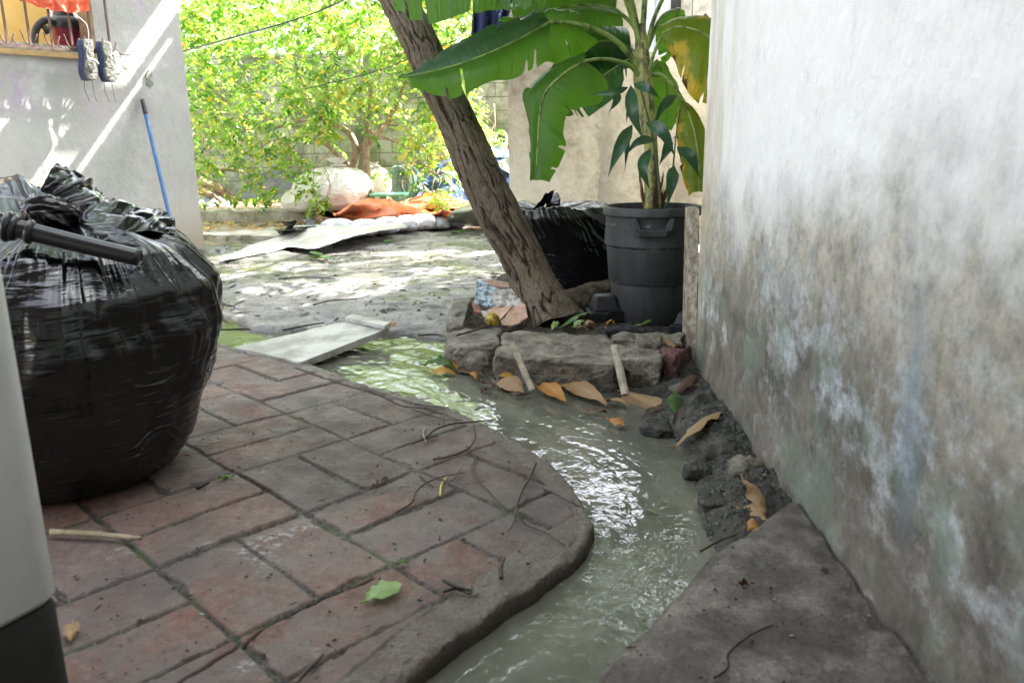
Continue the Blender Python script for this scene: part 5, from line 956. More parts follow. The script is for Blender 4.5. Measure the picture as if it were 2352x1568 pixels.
# twigs
tw = m_leaf("twig_bark", [(.06, .04, .028), (.10, .07, .048)], [(0, 0, 0)], 0., .7); twd = simple("wet_black_twig", (.008, .007, .006), (.03, .025, .02), 40, .5); twl = simple("pale_bamboo", (.20, .16, .09), (.34, .28, .17), 20, .5); twy = simple("yellow_stalk", (.45, .36, .05), (.55, .44, .08), 20, .5)
z8 = lambda x, y: (402+x*.4395, 746.5+y*.4395)
def twig(pts, r, lab, m=tw, z=z8, h=.006, grp="twigs scattered on the pavement", side=True, lift=.0):
    P = [G(*z(*p), h=h+r+lift*math.sin(math.pi*i/max(1, len(pts)-1))) for i, p in enumerate(pts)]; A = Acc(); A.tube(P, [r, r*.9, r*.55], 8, max(14, len(P)*8), disp=lambda u, v: r*.25*fbm(v3(np.cos(v), np.sin(v), u*26), 3, 5)+0*u)
    if side and len(P) > 3:
        for q in (1, 2): t = P[q+1]-P[q]; s_ = nrm(np.cross(t, [0, 0, 1.]))*(1 if q == 1 else -1); A.tube([P[q], P[q]+t*.3+s_*.012+[0, 0, .006]], [r*.5, r*.25], 6, 5)
    tag(A.build('twig', m), lab, "twig", grp)
twig([(1310, 590), (1360, 545), (1450, 515), (1560, 505), (1675, 492)], .0035, "long twig arching towards the stream at the kerb", lift=.012)
twig([(1240, 618), (1300, 597), (1375, 577)], .0035, "short thick twig joined below the long arching one")
twig([(1305, 535), (1298, 570), (1312, 612)], .003, "small pale peeled twig crossing the short thick one", twl)
twig([(1350, 702), (1450, 680), (1530, 645), (1566, 592), (1560, 512)], .0033, "hook-shaped twig opening towards the stream", lift=.004)
twig([(1575, 685), (1558, 740), (1590, 812), (1650, 880), (1720, 950), (1770, 978)], .0028, "thin S-shaped twig left of the forked one", lift=.006)
twig([(1885, 722), (1850, 800), (1812, 870), (1785, 960), (1802, 1005), (1835, 1045)], .004, "thick forked twig near the cracked kerb", lift=.012)
twig([(1835, 1045), (1900, 1070), (1950, 1090), (2040, 1150)], .0018, "hair-thin root running onto the kerb end", side=False)
twig([(1785, 962), (1770, 1030), (1735, 1082)], .0022, "thin tail of the forked twig pointing to the viewer")
twig([(1160, 975), (1232, 930), (1260, 870), (1312, 825), (1400, 790), (1512, 770)], .0026, "curved twig framing the paint marks", lift=.008)
twig([(1280, 788), (1310, 815), (1352, 845)], .0028, "short reddish twig beside the yellow stalk")
twig([(1385, 893), (1392, 835), (1420, 788)], .0032, "yellow stalk lying among the twigs", twy)
twig([(1375, 800), (1440, 815), (1500, 740)], .0016, "fine twig crossing the yellow stalk top", side=False, lift=.012)
twig([(1100, 385), (1200, 425), (1290, 432), (1420, 441)], .0028, "twig lying along the upper kerb")
twig([(1255, 410), (1340, 425), (1430, 430)], .0025, "dark twig overhanging the stream at the upper kerb", twd, lift=.006)
twig([(1240, 440), (1330, 470), (1420, 495), (1500, 495)], .0022, "branched twig between the kerb and the long arching one")
twig([(1705, 1322), (1702, 1265), (1722, 1215)], .005, "stubby dark twig on the near kerb", lift=.01)
twig([(1405, 1332), (1480, 1368), (1545, 1385)], .0045, "black clump of wet twig on the near kerb", twd, lift=.006)
twig([(1400, 1392), (1470, 1375), (1540, 1400), (1550, 1365)], .0035, "second strand of the black wet clump", twd)
twig([(115, 850), (145, 835), (180, 818)], .006, "short black charred stick beside the rolled leaf", twd)
twig([(735, 405), (742, 430), (735, 445)], .0022, "tiny dark twig in an upper brick joint", twd)
twig([(255, 295), (240, 308), (215, 315)], .0025, "tiny twig beside the big bag's right edge", twd)
z7 = lambda x, y: (x*.3906, 1091+y*.3906)
twig([(300, 333), (560, 345), (830, 368)], .0085, "pale bamboo stick next to the white drum", twl, z7, side=False)
twig([(1740, 1225), (1800, 1150), (1860, 1095), (1900, 1050)], .004, "dark reddish pod at the bottom of the pavement", tw, z7, lift=.004, side=False)
zl = lambda x, y: (1378+x*.5242, 746.5+y*.5242)
twig([(500, 1545), (560, 1500), (562, 1440), (640, 1370), (700, 1335), (762, 1312)], .0024, "long wiry twig on the concrete ledge at bottom right", twd, zl, h=.02, side=False)
twig([(440, 990), (520, 945), (600, 915)], .003, "thin brown twig on the corner of the ledge", tw, zl, h=.01)
twig([(1050, 770), (1150, 740), (1230, 700)], .0045, "dark branch curling up beside the yellow fruit", twd, lambda x, y: (x, y), h=.10)
for i, (p, lab) in enumerate([([(960, 770), (1000, 768), (1032, 775)], "wet root sticking out of the slab edge near the chunks"), ([(505, 694), (530, 702), (560, 690)], "dark soaked branch beside the big bag in the yard water"), ([(720, 700), (760, 690), (820, 686)], "thin dark branch across the broken screed"), ([(650, 758), (700, 748), (745, 740)], "bark strip on the slab edge behind the marble"), ([(880, 515), (960, 512), (1050, 519)], "thin fallen branch in front of the sandbags"), ([(1095, 548), (1130, 545), (1165, 548)], "thin fallen branch left of the trunk"), ([(1080, 690), (1100, 675), (1130, 660)], "black crooked branch leaning at the tile heap"), ([(640, 640), (700, 636), (770, 640)], "straight dry twig in the middle of the yard")]):
    twig(p, .008 if i == 1 else .005, lab, twd, lambda x, y: (x, y), h=.02, grp="twigs lying on the yard slab")

# grit, crumbs and gravel
def bits(name, lab, poly, n, s0, s1, z, m, seed, seglen=None, bias=None, hs=.8):
    r = np.random.default_rng(seed); poly = np.array(poly); lo, hi = poly.min(0), poly.max(0); A = Acc(); k = 0
    P = r.uniform(lo, hi, (n*6, 2)); P = P[sdf(P, poly) > .01]
    if bias is not None: P = P[bias(P, r)]
    base = np.array([[1, 0, 0], [0, 1, 0], [-1, 0, 0], [0, -1, 0], [0, 0, 1.]])
    T = np.array([[0, 1, 4], [1, 2, 4], [2, 3, 4], [3, 0, 4]])
    for p in P[:n]:
        s = s0+(s1-s0)*r.random()**3; a = r.uniform(0, 6.28); c, q = math.cos(a), math.sin(a); sc = np.array([s*r.uniform(.6, 2.2 if seglen is None else seglen), s, s*hs]); V = (base+r.normal(0, .18, base.shape))*sc; V = np.stack([V[:, 0]*c-V[:, 1]*q+p[0], V[:, 0]*q+V[:, 1]*c+p[1], V[:, 2]+z(p)], -1); A.add(V, None, T, a=r.random())
    tag(A.build(name, m, smooth=False), lab, name.replace('_', ' '), kind='stuff')
gm = m_leaf("mixed_grit", [(.015, .012, .01), (.03, .025, .02), (.07, .055, .04), (.04, .03, .02), (.35, .33, .29)], [(0, 0, 0)], 0., .8)
PV = [G(*q)[:2] for q in [(60, 1180), (560, 815), (690, 850), (960, 930), (1160, 1020), (1330, 1170), (1230, 1310), (900, 1540), (300, 1700), (-200, 1500)]]
bits('grit', "dark crumbs and grit scattered over the brick pavement", PV, 1000, .001, .0042, lambda p: .001, gm, 5)
bits('leaf_crumbs', "shredded bark and leaf crumbs on the brick pavement", PV, 420, .0012, .0032, lambda p: .003, m_leaf("crumb_brown", [(.03, .02, .013), (.12, .08, .05), (.25, .18, .10)], [(0, 0, 0)], 0., .8), 6, 6.)
LDG = [G(*q)[:2] for q in [(1400, 1500), (1600, 1300), (1830, 1160), (2100, 1560), (2200, 1750), (1200, 1750)]]
bits('ledge_grit', "grit and dark specks on the concrete ledge", LDG, 350, .001, .004, lambda p: .018, gm, 7)
MG = [G(*q)[:2] for q in [(1400, 930), (1560, 930), (1640, 930), (1760, 1060), (1830, 1140), (1640, 1240), (1580, 1110)]]
from mathutils.bvhtree import BVHTree
def surf(names):
    bv = []
    for nme in names:
        o = bpy.data.objects[nme]; me = o.data; v = np.zeros(len(me.vertices)*3, np.float32); me.vertices.foreach_get('co', v); v = v.reshape(-1, 3)+WL[nme]; f = [tuple(q.vertices) for q in me.polygons]; bv.append(BVHTree.FromPolygons([tuple(map(float, q)) for q in v], f))
    def z(p):
        h = [b.ray_cast(Vector((p[0], p[1], .5)), Vector((0, 0, -1))) for b in bv]; h = [q[0].z for q in h if q[0] is not None]; return max(h) if h else -.2
    return z
bits('gravel', "wet gravel and grit spread over the dark mud bank", MG, 1800, .0015, .008, surf(['mud_bank']), m_leaf("wet_gravel", [(.012, .011, .009), (.03, .027, .022), (.06, .055, .045), (.13, .12, .10), (.04, .05, .02)], [(0, 0, 0)], 0., .45), 8)
SB = [(-.28, 4.2), (-.28, 3.7), (-.05, 3.6), (.55, 3.55), (.7, 4.3)]
bits('bed_debris', "dead leaf scraps and crumbs covering the soil bed", SB, 900, .003, .014, surf(['soil_bed']), m_leaf("bed_debris_mix", [(.02, .014, .01), (.05, .035, .022), (.13, .08, .045), (.26, .17, .09)], [(0, 0, 0)], 0., .8), 9, 3.)
YB = [(-3.4, 7.5), (-2.2, 4.3), (-.3, 4.1), (.1, 5.), (0, 7.6)]
bits('yard_debris', "black scraps and crumbs strewn over the wet yard slab", YB, 1300, .003, .014, surf(['yard_slab']), m_leaf("yard_scraps", [(.01, .009, .008), (.03, .025, .02), (.08, .06, .04), (.30, .28, .24)], [(0, 0, 0)], 0., .7), 10, 5.)

SW = [G(*q, h=-.03)[:2] for q in [(700, 800), (1010, 790), (1150, 890), (1480, 960), (1590, 1110), (1600, 1230), (1330, 1500), (1000, 1600), (1380, 1240), (1250, 1040), (1000, 920)]]
bits('floating_scum', "flecks of leaf and pale scum drifting on the stream", SW, 260, .0015, .006, lambda p: -.031, m_leaf("scum_mix", [(.05, .04, .02), (.16, .13, .06), (.30, .29, .22), (.10, .14, .03)], [(0, 0, 0)], 0., .6), 14, 2.5, None, .3)
for i, (x, y, a, l, k, lab) in enumerate([(1108, 878, .6, .05, 'b', "dark wet leaf scrap snagged on the twigs at the chunk foot"), (1120, 892, 2.2, .04, 'b', "black rotten leaf in the riffle"), (1475, 970, .2, .05, 'b', "brown leaf half sunk in mud below the tan peel"), (1520, 942, 1.4, .045, 'b', "crumpled brown leaf touching the fresh green leaf"), (1590, 955, 2.6, .05, 't', "small tan leaf curl on the gritty bank"), (1655, 1130, .8, .03, 'b', "tiny brown leaf chip on the dark gravel"), (1680, 1190, 1.9, .035, 'b', "small dark leaf against the ledge corner"), (1205, 905, 2.9, .05, 'b', "reddish leaf floating right of the pinkish tan one"), (1700, 1340, .3, .03, 'b', "dark leaf speck on the concrete ledge"), (1890, 1310, 1.2, .03, 'b', "brown leaf chip near the crack of the ledge")]):
    fl((x, y), (x+l*700*math.cos(a), y+l*320*math.sin(a)), l*.55, k, lab, h=(.02, .024) if y > 1300 else (-.03, -.025), arch=.012, fold=.5, tilt=.4, grp=B_, seed=90+i)
# ---------------------------------------------------------------- yard clutter
z3 = lambda x, y: (430.7+x*.3296, 287+y*.3296)
kerbm = m_concrete("mossy_kerb_concrete", (.13, .13, .09), (.30, .29, .24), (.46, .45, .40), 0, 4.)
# raised littered strip with its kerb
k0, k1 = G(430, 516, .0), G(735, 510, .0)
YK = k0[1]; print('kerb', k0, k1)
A = Acc(); A.hexa([(-7, YK, -.05), (k1[0], YK, -.05), (k1[0]-.1, YK+.42, -.05), (-7, YK+.42, -.05), (-7, YK+.01, .15), (k1[0], YK+.01, .15), (k1[0]-.1, YK+.42, .155), (-7, YK+.42, .155)], n=60, rnd=.03, amp=.03, fr=5)
tag(A.build('kerb', kerbm), "long mossy kerb running along the back of the yard", "kerb")
def litter():
    X, Y = np.meshgrid(np.linspace(-7, .4, 200), np.linspace(YK+.4, 12.6, 80)); Z = .135+.02*fbm(v3(X*3, Y*3), 4, 3)
    tag(cut('soil_strip', X, Y, Z, np.ones(X.shape, bool), Mt['dirt']), kind='structure')
litter()
A = Acc(); n_ = 5200
for q in range(n_):
    if q < 3400: x = rng.uniform(-6, .2); y = rng.uniform(YK+.05, YK+2.2); z = .165+.02*rng.random()
    else: x = rng.uniform(-5, -1.6); y = rng.uniform(YK-1.15, YK-.05); z = .035+.01*rng.random()
    a = rng.uniform(0, 6.28); l = rng.uniform(.02, .05); t = np.array([math.cos(a), math.sin(a), rng.uniform(-.3, .3)])*l; s = np.array([-math.sin(a), math.cos(a), rng.uniform(-.4, .4)])*l*.3; p = np.array([x, y, z])
    A.add([p-t, p-s, p+t, p+s], [[0, 1, 2, 3]], a=rng.random())
tag(A.build('leaf_litter', m_leaf("leaf_litter", [(.45, .26, .04), (.28, .16, .07), (.40, .28, .14), (.10, .20, .03), (.50, .36, .06)], [(.5, .3, .05)], .1, .7), smooth=False), "carpet of small yellow and brown leaves on and below the kerb", "leaf litter", kind='stuff')
# littered broken slab lying below the kerb
A = Acc(); p = [G(430, 548, -.03), G(700, 555, -.03), G(740, 527, -.03), G(430, 520, -.03)]; A.hexa([*p, *[q+[0, 0, .05] for q in p]], n=60, rnd=.05, amp=.06, fr=4); tag(A.build('broken_slab', kerbm), "leaf-strewn broken slab between kerb and dark puddle", "slab")

def lump(name, lab, cat, rows, m, amp, seed, fr=5., nu=110, nv=70, group=None, th=.004, fold=.5, stand=0.):
    S = patch(rows, nu, nv); a, b = S.shape[:2]; u, v = np.meshgrid(np.linspace(0, 1, a), np.linspace(0, 1, b), indexing='ij'); n = nrm(np.cross(np.gradient(S, axis=0), np.gradient(S, axis=1))); n *= np.sign(n[..., 2:3]+1e-9)
    w = .35*fbm(v3(u*3, v*3, seed), 3, seed+2); dd = amp*((1-fold)*fbm(v3(u*fr, v*fr*.6, seed), 4, seed)+fold*(rid(v3(u*fr*1.2+w*2, v*fr*.5+w, seed), 4, seed+1, .55)-.25)); S = S+n*dd[..., None]
    S[..., 2] = np.maximum(S[..., 2], .008); A = Acc(); A.add(*solid(S, th)); return tag(A.build(name, m), lab, cat, group)
def R(pts, h): return [G(*p, h=hh) for p, hh in zip(pts, h if hasattr(h, '__len__') else [h]*len(pts))]
def tarpm(name, a, b, tr):
    m = MB(name); n = m.noise(5, 5, .65); m.set(m.mix(m.ramp(n, (.35, 0.), (.65, 1.)), a, b), m.ramp(m.noise(20, 4), (.3, .35), (.7, .6)), .4); w = m.noise(9, 5, .6, None, 1.2); m.bump(w, .5, .05); m.transl(tr, .18); return m.m
orange = tarpm("orange_tarpaulin", (.78, .19, .045), (.66, .29, .17), (.8, .2, .05)); red = tarpm("red_orange_tarpaulin", (.58, .10, .03), (.60, .15, .06), (.9, .15, .03)); bluem = tarpm("blue_tarpaulin", (.018, .045, .16), (.03, .075, .22), (.03, .1, .3)); matm = tarpm("soiled_green_mat", (.52, .55, .42), (.30, .33, .22), (.5, .5, .4))
# front orange tarp over rubble (rows: front edge, crest, back)
lump('tarpaulin', "crumpled orange tarpaulin with a brass eyelet, heaped over rubble in front of the tree", "tarpaulin", [R([(775, 505), (830, 516), (900, 515), (980, 512), (1045, 505)], [.03, .02, .02, .03, .04]), R([(768, 492), (830, 503), (900, 500), (985, 500), (1052, 500)], [.08, .12, .12, .10, .05]), [D(770, 492, 8.6), D(820, 474, 8.75), D(880, 478, 8.8), D(970, 490, 8.7), D(1050, 488, 8.5)], [D(800, 476, 9.0), D(840, 461, 9.2), D(900, 465, 9.2), D(980, 480, 9.0), D(1030, 492, 8.8)], R([(810, 488), (850, 488), (910, 488), (980, 490), (1030, 494)], .02)], orange, .10, 71, 6.)
lump('tarpaulin', "red-orange tarpaulin spread behind the crumpled one", "tarpaulin", [[D(930, 480, 9.3), D(1000, 478, 9.4), D(1060, 480, 9.4), D(1110, 484, 9.2)], [D(940, 464, 9.6), D(990, 452, 9.7), D(1040, 460, 9.7), D(1110, 470, 9.5)], [D(955, 455, 9.9), D(985, 444, 10.), D(1050, 458, 10.), D(1120, 470, 9.8)], [D(960, 470, 10.3), D(985, 470, 10.3), D(1050, 475, 10.3), D(1120, 480, 10.3)]], red, .05, 73, 4.)
A = Acc(); A.tube([D(1038, 497, 8.35), D(1038.5, 497.3, 8.33)], [.014, .014], 16, 2); tag(A.build('eyelet', simple("brass", (.5, .42, .3), (.6, .5, .35))), "brass eyelet at the right corner of the orange tarpaulin", "eyelet")
lump('mat', "pale green soiled mat draped over a low heap behind the trunk", "mat", [R([(1020, 516), (1070, 517), (1130, 519), (1190, 525)], .03), [D(1035, 490, 8.3), D(1080, 484, 8.3), D(1140, 484, 8.2), D(1200, 492, 8.1)], [D(1050, 476, 8.6), D(1090, 465, 8.6), D(1140, 458, 8.55), D(1215, 460, 8.5)], [D(1060, 480, 8.9), D(1100, 474, 8.9), D(1140, 470, 8.6), D(1225, 470, 8.58)]], matm, .03, 75, 4., fold=.3)
lump('tarpaulin', "big blue tarpaulin heaped between trunk and cream house", "tarpaulin", [[D(945, 460, 10.6), D(1000, 465, 10.6), D(1060, 468, 10.5), D(1178, 472, 10.2)], [D(958, 440, 10.8), D(1010, 438, 10.8), D(1075, 430, 10.8), D(1180, 430, 10.4)], [D(975, 410, 11.1), D(1020, 385, 11.2), D(1090, 380, 11.2), D(1185, 385, 10.8)], [D(1010, 395, 11.6), D(1050, 355, 11.7), D(1120, 345, 11.7), D(1190, 350, 11.4)], [D(1010, 440, 12.2), D(1060, 400, 12.2), D(1130, 380, 12.2), D(1190, 380, 12.2)]], bluem, .13, 77, 5.)
lump('cloth_sheet', "light blue crumpled sheet lying on top of the blue heap", "sheet", [[D(1115, 358, 11.2), D(1140, 360, 11.2), D(1172, 362, 11.1)], [D(1112, 342, 11.4), D(1140, 340, 11.5), D(1170, 352, 11.4)], [D(1110, 345, 11.8), D(1140, 342, 11.9), D(1168, 352, 11.8)]], tarpm("faded_blue_sheet", (.06, .12, .22), (.09, .17, .28), (.1, .15, .3)), .05, 79, 4.)
lump('grey_sheet', "olive grey cloth hanging over the right flank of the blue heap", "cloth", [[D(1145, 380, 10.75), D(1165, 395, 10.6), D(1185, 400, 10.6)], [D(1142, 370, 10.95), D(1165, 362, 10.9), D(1188, 362, 10.8)]], simple("olive_cloth", (.13, .14, .12), (.20, .21, .18), 10), .03, 81, 4.)
# flat white sheet over sandbags
sm = simple("dirty_white_sheet", (.34, .34, .29), (.50, .50, .46), 4, .5, .2, .01)
S = patch([R([z3(215, 945), z3(330, 925), z3(450, 900), z3(600, 876), z3(700, 848), z3(850, 858)], [.015, .02, .025, .03, .05, .05]) + R([z3(950, 840), z3(1100, 790), z3(1310, 744), z3(1530, 716)], [.08, .11, .12, .12]),
           R([z3(300, 900), z3(440, 870), z3(560, 830), z3(700, 800), z3(800, 780), z3(900, 770)], [.02, .025, .035, .05, .08, .1]) + R([z3(1000, 760), z3(1150, 735), z3(1310, 715), z3(1520, 700)], [.12, .13, .13, .13]),
           R([z3(440, 838), z3(520, 810), z3(620, 778), z3(740, 745), z3(830, 725), z3(950, 705)], [.02, .03, .06, .1, .12, .13]) + R([z3(1080, 695), z3(1200, 690), z3(1340, 684), z3(1500, 684)], .13)], 150, 40)
u, v = np.meshgrid(np.linspace(0, 1, 40), np.linspace(0, 1, 150), indexing='ij'); S[..., 2] += .014*fbm(v3(u*2, v*9, 1), 4, 83)
A = Acc(); A.add(*solid(S, .006)); tag(A.build('plastic_sheet', sm), "stiff off-white sheet lying flat over the sandbags and trailing to the puddle", "sheet")
sbm = MB("printed_white_sack"); x, y, z = sbm.sep(); oo = sbm.math('MULTIPLY', sbm.ramp(sbm.vor(6.5, co=sbm.map((1, 1, 2.2), (.3, .2, .1))), (.12, 0.), (.14, 1.), (.20, 1.), (.22, 0.)), sbm.ramp(sbm.noise(5, 2), (.48, 0.), (.52, 1.)))
sbm.set(sbm.mix(oo, sbm.mix(sbm.ramp(sbm.noise(7, 4), (.4, 0.), (.65, 1.)), (.50, .51, .54), (.33, .34, .36)), (.42, .14, .07)), .4, .4); sbm.bump(sbm.noise(16, 4, .6, sbm.map((1, 1, 3)), .8), .5, .02)
for i, (x, y, w, lab) in enumerate([(770, 541, 70, "leftmost sandbag, half under the white sheet"), (832, 540, 62, "printed sandbag with green speckles, second of the row"), (885, 535, 54, "third sandbag of the row with a dark smudge"), (932, 530, 52, "fourth sandbag of the row with an orange ring print"), (974, 527, 50, "fifth sandbag of the row with a red printed stripe"), (1012, 523, 46, "sixth sandbag of the row, plain and grey"), (1048, 519, 44, "last sandbag of the row, tucked against the mat")]):
    c = G(x, y+6, .0); sc = c[1]/F; A = Acc(); hw = w*sc*.58; hh = .17 if i < 5 else .14; c = c+np.array([0, -.06, .01]); q = [c+np.array(v) for v in [(-hw, -.02, 0), (hw, -.05, 0), (hw, .42, 0), (-hw, .40, 0), (-hw*.9, .03, hh), (hw*.9, .0, hh*.92), (hw*.9, .36, hh), (-hw*.9, .36, hh)]]
    A.hexa(q, n=30, rnd=.8, amp=.03, fr=9, seed=i+90); tag(A.build('sandbag', sbm.m), lab, "sandbag", "sandbags holding down the white sheet")
bag('bin_bag', "small shiny black bag on the littered slab left of the white sheet", tuple(G(672, 540, .02)), .17, .14, .13, G(668, 528, .14), 21, nu=200, nv=140, tail=.08, kr=.03)
bag('plastic_bag', "small clear crumpled bag beside the shiny black one", tuple(G(712, 530, .02)), .22, .14, .11, G(715, 520, .12), 23, m=m_plastic_bag("clear_film", (.38, .40, .42), .2), nu=200, nv=140, tail=.06, kr=.03)
# wooden planks by the tarp
rw = simple("reddish_board", (.30, .16, .10), (.46, .29, .21), 8)
A = Acc(); A.bar(G(728, 496, .09)-[0, 0, .045], G(858, 517, .07)-[0, 0, .04], .03, .09, (0, 1, .2)); tag(A.build('timber', rw, smooth=False), "reddish timber lying in front of the orange tarpaulin", "timber")
A = Acc(); A.bar(G(725, 487, .12), G(742, 512, .03), .03, .07, (1, 0, .2)); tag(A.build('timber', rw, smooth=False), "short reddish timber crossing the end of the longer one", "timber")
# white sacks glowing behind the tree
whm = m_plastic_bag("white_film", (.70, .66, .66), .4)
o_ = D(770, 475, 9.9); o_[2] = .14
bag('plastic_bag', "large bulging translucent white bag beneath the star fruit tree", tuple(o_), .46, .42, .52, o_+np.array([.05, .1, .52]), 25, m=whm, nu=260, nv=180, tail=.1)
o2 = D(700, 480, 9.7); o2[2] = .14
bag('plastic_bag', "smaller pinkish white bag slumped left of the large white one", tuple(o2), .28, .25, .30, o2+np.array([.05, .1, .30]), 27, m=whm, nu=200, nv=140, tail=.05)
o2 = D(858, 400, 10.6); o2[2] = .14
bag('plastic_bag', "grey-white bag behind the twin trunks", tuple(o2), .22, .2, .5, o2+np.array([.0, .05, .5]), 28, m=whm, nu=200, nv=140, tail=.05)
# dark board leaning on block wall, debris at left
A = Acc(); A.hexa([D(540, 480, 11.4), D(690, 480, 11.2), D(690, 480, 11.3), D(540, 480, 11.5), D(572, 402, 12.2), D(665, 388, 12.2), D(665, 388, 12.3), D(572, 402, 12.3)], n=40, rnd=.03, amp=.06, fr=3); tag(A.build('rubber_sheet', simple("dark_rubber", (.05, .05, .05), (.10, .10, .10), 6, .6)), "dark grey sheet leaning on the block wall below the branches", "sheet")
A = Acc(); A.hexa([D(450, 400, 12.45), D(548, 400, 12.45), D(548, 400, 12.55), D(450, 400, 12.55), D(446, 300, 12.45), D(540, 300, 12.45), D(540, 300, 12.55), D(446, 300, 12.55)]); pc = A
cm = MB("corrugated_grey", True); cm.set(cm.ramp(cm.noise(2, 5), (.3, (.13, .14, .12)), (.7, (.22, .22, .19))), .7); cm.bump(cm.wave(5.5, .2, d='X', det=0), .8, .03)
tag(A.build('metal_panel', cm.m, smooth=False), "grey corrugated panel against the block wall beside the grey house", "panel")
dbm = simple("rotten_wood", (.06, .035, .02), (.22, .14, .08), 9, .9, .6, .02)
for i, (a, b, r, lab) in enumerate([((455, 480, 11.2), (470, 396, 11.6), .11, "thick rotting log standing beside the grey house corner"), ((460, 438, 11.0), (520, 478, 10.9), .05, "rotting branch slanting down from the thick log"), ((462, 420, 11.3), (540, 460, 11.5), .07, "brown broken limb behind the slanting branch"), ((500, 392, 11.4), (560, 396, 11.4), .03, "thin rusty rail lying across the debris")]):
    A = Acc(); a, b = D(*a), D(*b); A.tube([a, (a+b)/2+[0, 0, .03], b], [r, r*.9, r*.7], 16, 30, disp=lambda u, v: r*.35*fbm(v3(np.cos(v)*2, np.sin(v)*2, u*9+i), 4, 5)); tag(A.build('log', dbm), lab, "log", "rotting wood piled by the block wall")
lump('plastic_sheet', "pale blue-grey sheeting crumpled beside the grey house corner", "sheet", [[D(440, 478, 10.7), D(490, 478, 10.7), D(530, 476, 10.7)], [D(440, 458, 11.), D(480, 452, 11.), D(525, 466, 11.)], [D(440, 460, 11.3), D(480, 458, 11.3), D(525, 470, 11.3)]], tarpm("grey_film", (.30, .34, .36), (.40, .44, .46), (.4, .4, .4)), .06, 85)
# shelf of clutter, stool, hose coil, chair
A = Acc(); wd2 = simple("grey_brown_timber", (.12, .09, .06), (.30, .24, .18), 9)
r = thing('workbench', "rough timber bench with junk beneath the tree's right side", "bench", D(905, 460, 11.3))
for nm, a, b, w, h in (('board', D(868, 432, 11.2), D(925, 432, 11.2), .06, .22), ('board', D(848, 396, 11.3), D(905, 388, 11.3), .3, .05), ('leg', D(902, 392, 11.4), D(908, 460, 11.4), .06, .06), ('leg', D(920, 430, 11.2), D(940, 460, 11.2), .04, .04), ('brace', D(866, 428, 11.2), D(890, 462, 11.2), .05, .04)):
    B = Acc(); B.bar(a, b, w, h, (1, 0, 0) if nm != 'board' else (0, 1, 0)); B.build(nm, wd2, r, smooth=False)
gs = simple("green_plastic", (.10, .38, .26), (.13, .44, .31), 5, .4, .1, .002, 20)
so = D(894, 459, 9.9); so[2] = .14; r = thing('plastic_stool', "small green plastic stool behind the orange tarpaulin", "stool", so); tz = D(894, 444, 9.9)[2]
B = Acc(); B.hexa([so+[-.22, -.16, tz-so[2]-.03], so+[.22, -.16, tz-so[2]-.03], so+[.22, .16, tz-so[2]-.03], so+[-.22, .16, tz-so[2]-.03], so+[-.23, -.17, tz-so[2]], so+[.23, -.17, tz-so[2]], so+[.23, .17, tz-so[2]], so+[-.23, .17, tz-so[2]]], n=10, rnd=.15); B.build('seat', gs, r)
for sx in (-1, 1):
    for sy in (-1, 1): B = Acc(); B.bar(so+[sx*.085, sy*.10, 0], so+[sx*.075, sy*.09, tz-so[2]-.03], .055, .02, (1, 0, 0)); B.build('leg', gs, r, smooth=False)
r = thing('garden_hose', "coiled grey-green hose hanging on the clutter left of the blue heap", "hose", D(925, 450, 10.8)); hc = D(922, 420, 10.8); A = Acc()
for i in range(9):
    th = np.linspace(0, 2*np.pi, 40); rr = .20-.012*(i % 3); o = hc+np.array([-.05+.018*i+rng.uniform(-.01, .01), .03*i, rng.uniform(-.015, .015)]); P = [o+np.array([rr*.75*math.cos(t), .08*math.cos(t), rr*1.1*math.sin(t)]) for t in th]; A.tube(P, .013, 8, 60, cap=False)
A.build('coil', simple("teal_hose", (.10, .24, .19), (.24, .32, .28), 12, .4), r)
cw = simple("cream_painted_iron", (.66, .65, .52), (.74, .73, .60), 9, .4, .1)
r = thing('garden_chair', "cream metal garden chair with heart-shaped woven back behind the blue heap", "chair", D(1136, 380, 12.2)); A = Acc(); zc = 12.1
A.tube([D(*p, zc) for p in [(1104, 400), (1106, 340), (1108, 312), (1118, 299), (1129, 303), (1137, 316), (1143, 305), (1154, 302), (1163, 312), (1162, 335), (1155, 400)]], .022, 10, 80); A.build('back_frame', cw, r); A = Acc()
for i in range(7): A.bar(D(1110+i*7, 318, zc), D(1104+i*9, 350, zc), .006, .006); A.bar(D(1152-i*6, 316, zc), D(1160-i*9, 352, zc), .006, .006)
for i in range(4): A.bar(D(1107, 320+i*9, zc), D(1161, 320+i*9, zc), .006, .006)
A.build('back_weave', cw, r, smooth=False); A = Acc(); s0 = D(1133, 385, 11.9); A.hexa([s0+[-.25, -.25, -.02], s0+[.25, -.25, -.02], s0+[.25, .22, -.02], s0+[-.25, .22, -.02], s0+[-.25, -.25, .02], s0+[.25, -.25, .02], s0+[.25, .22, .02], s0+[-.25, .22, .02]], n=8, rnd=.2); A.build('seat', cw, r)
for sx in (-1, 1):
    for sy in (-1, 1): A = Acc(); q = s0+[sx*.22, sy*.2, 0]; A.bar(q, [q[0], q[1], .13], .03, .03); A.build('leg', cw, r, smooth=False)
A = Acc(); A.bar(D(1066, 225, 11.8), D(1108, 224, 11.8), .03, .03); A.bar(D(1090, 224, 11.8), D(1090, 224, 12.6), .02, .02); tag(A.build('rail', cw, smooth=False), "short white pipe tied up near the mossy wall", "pipe")
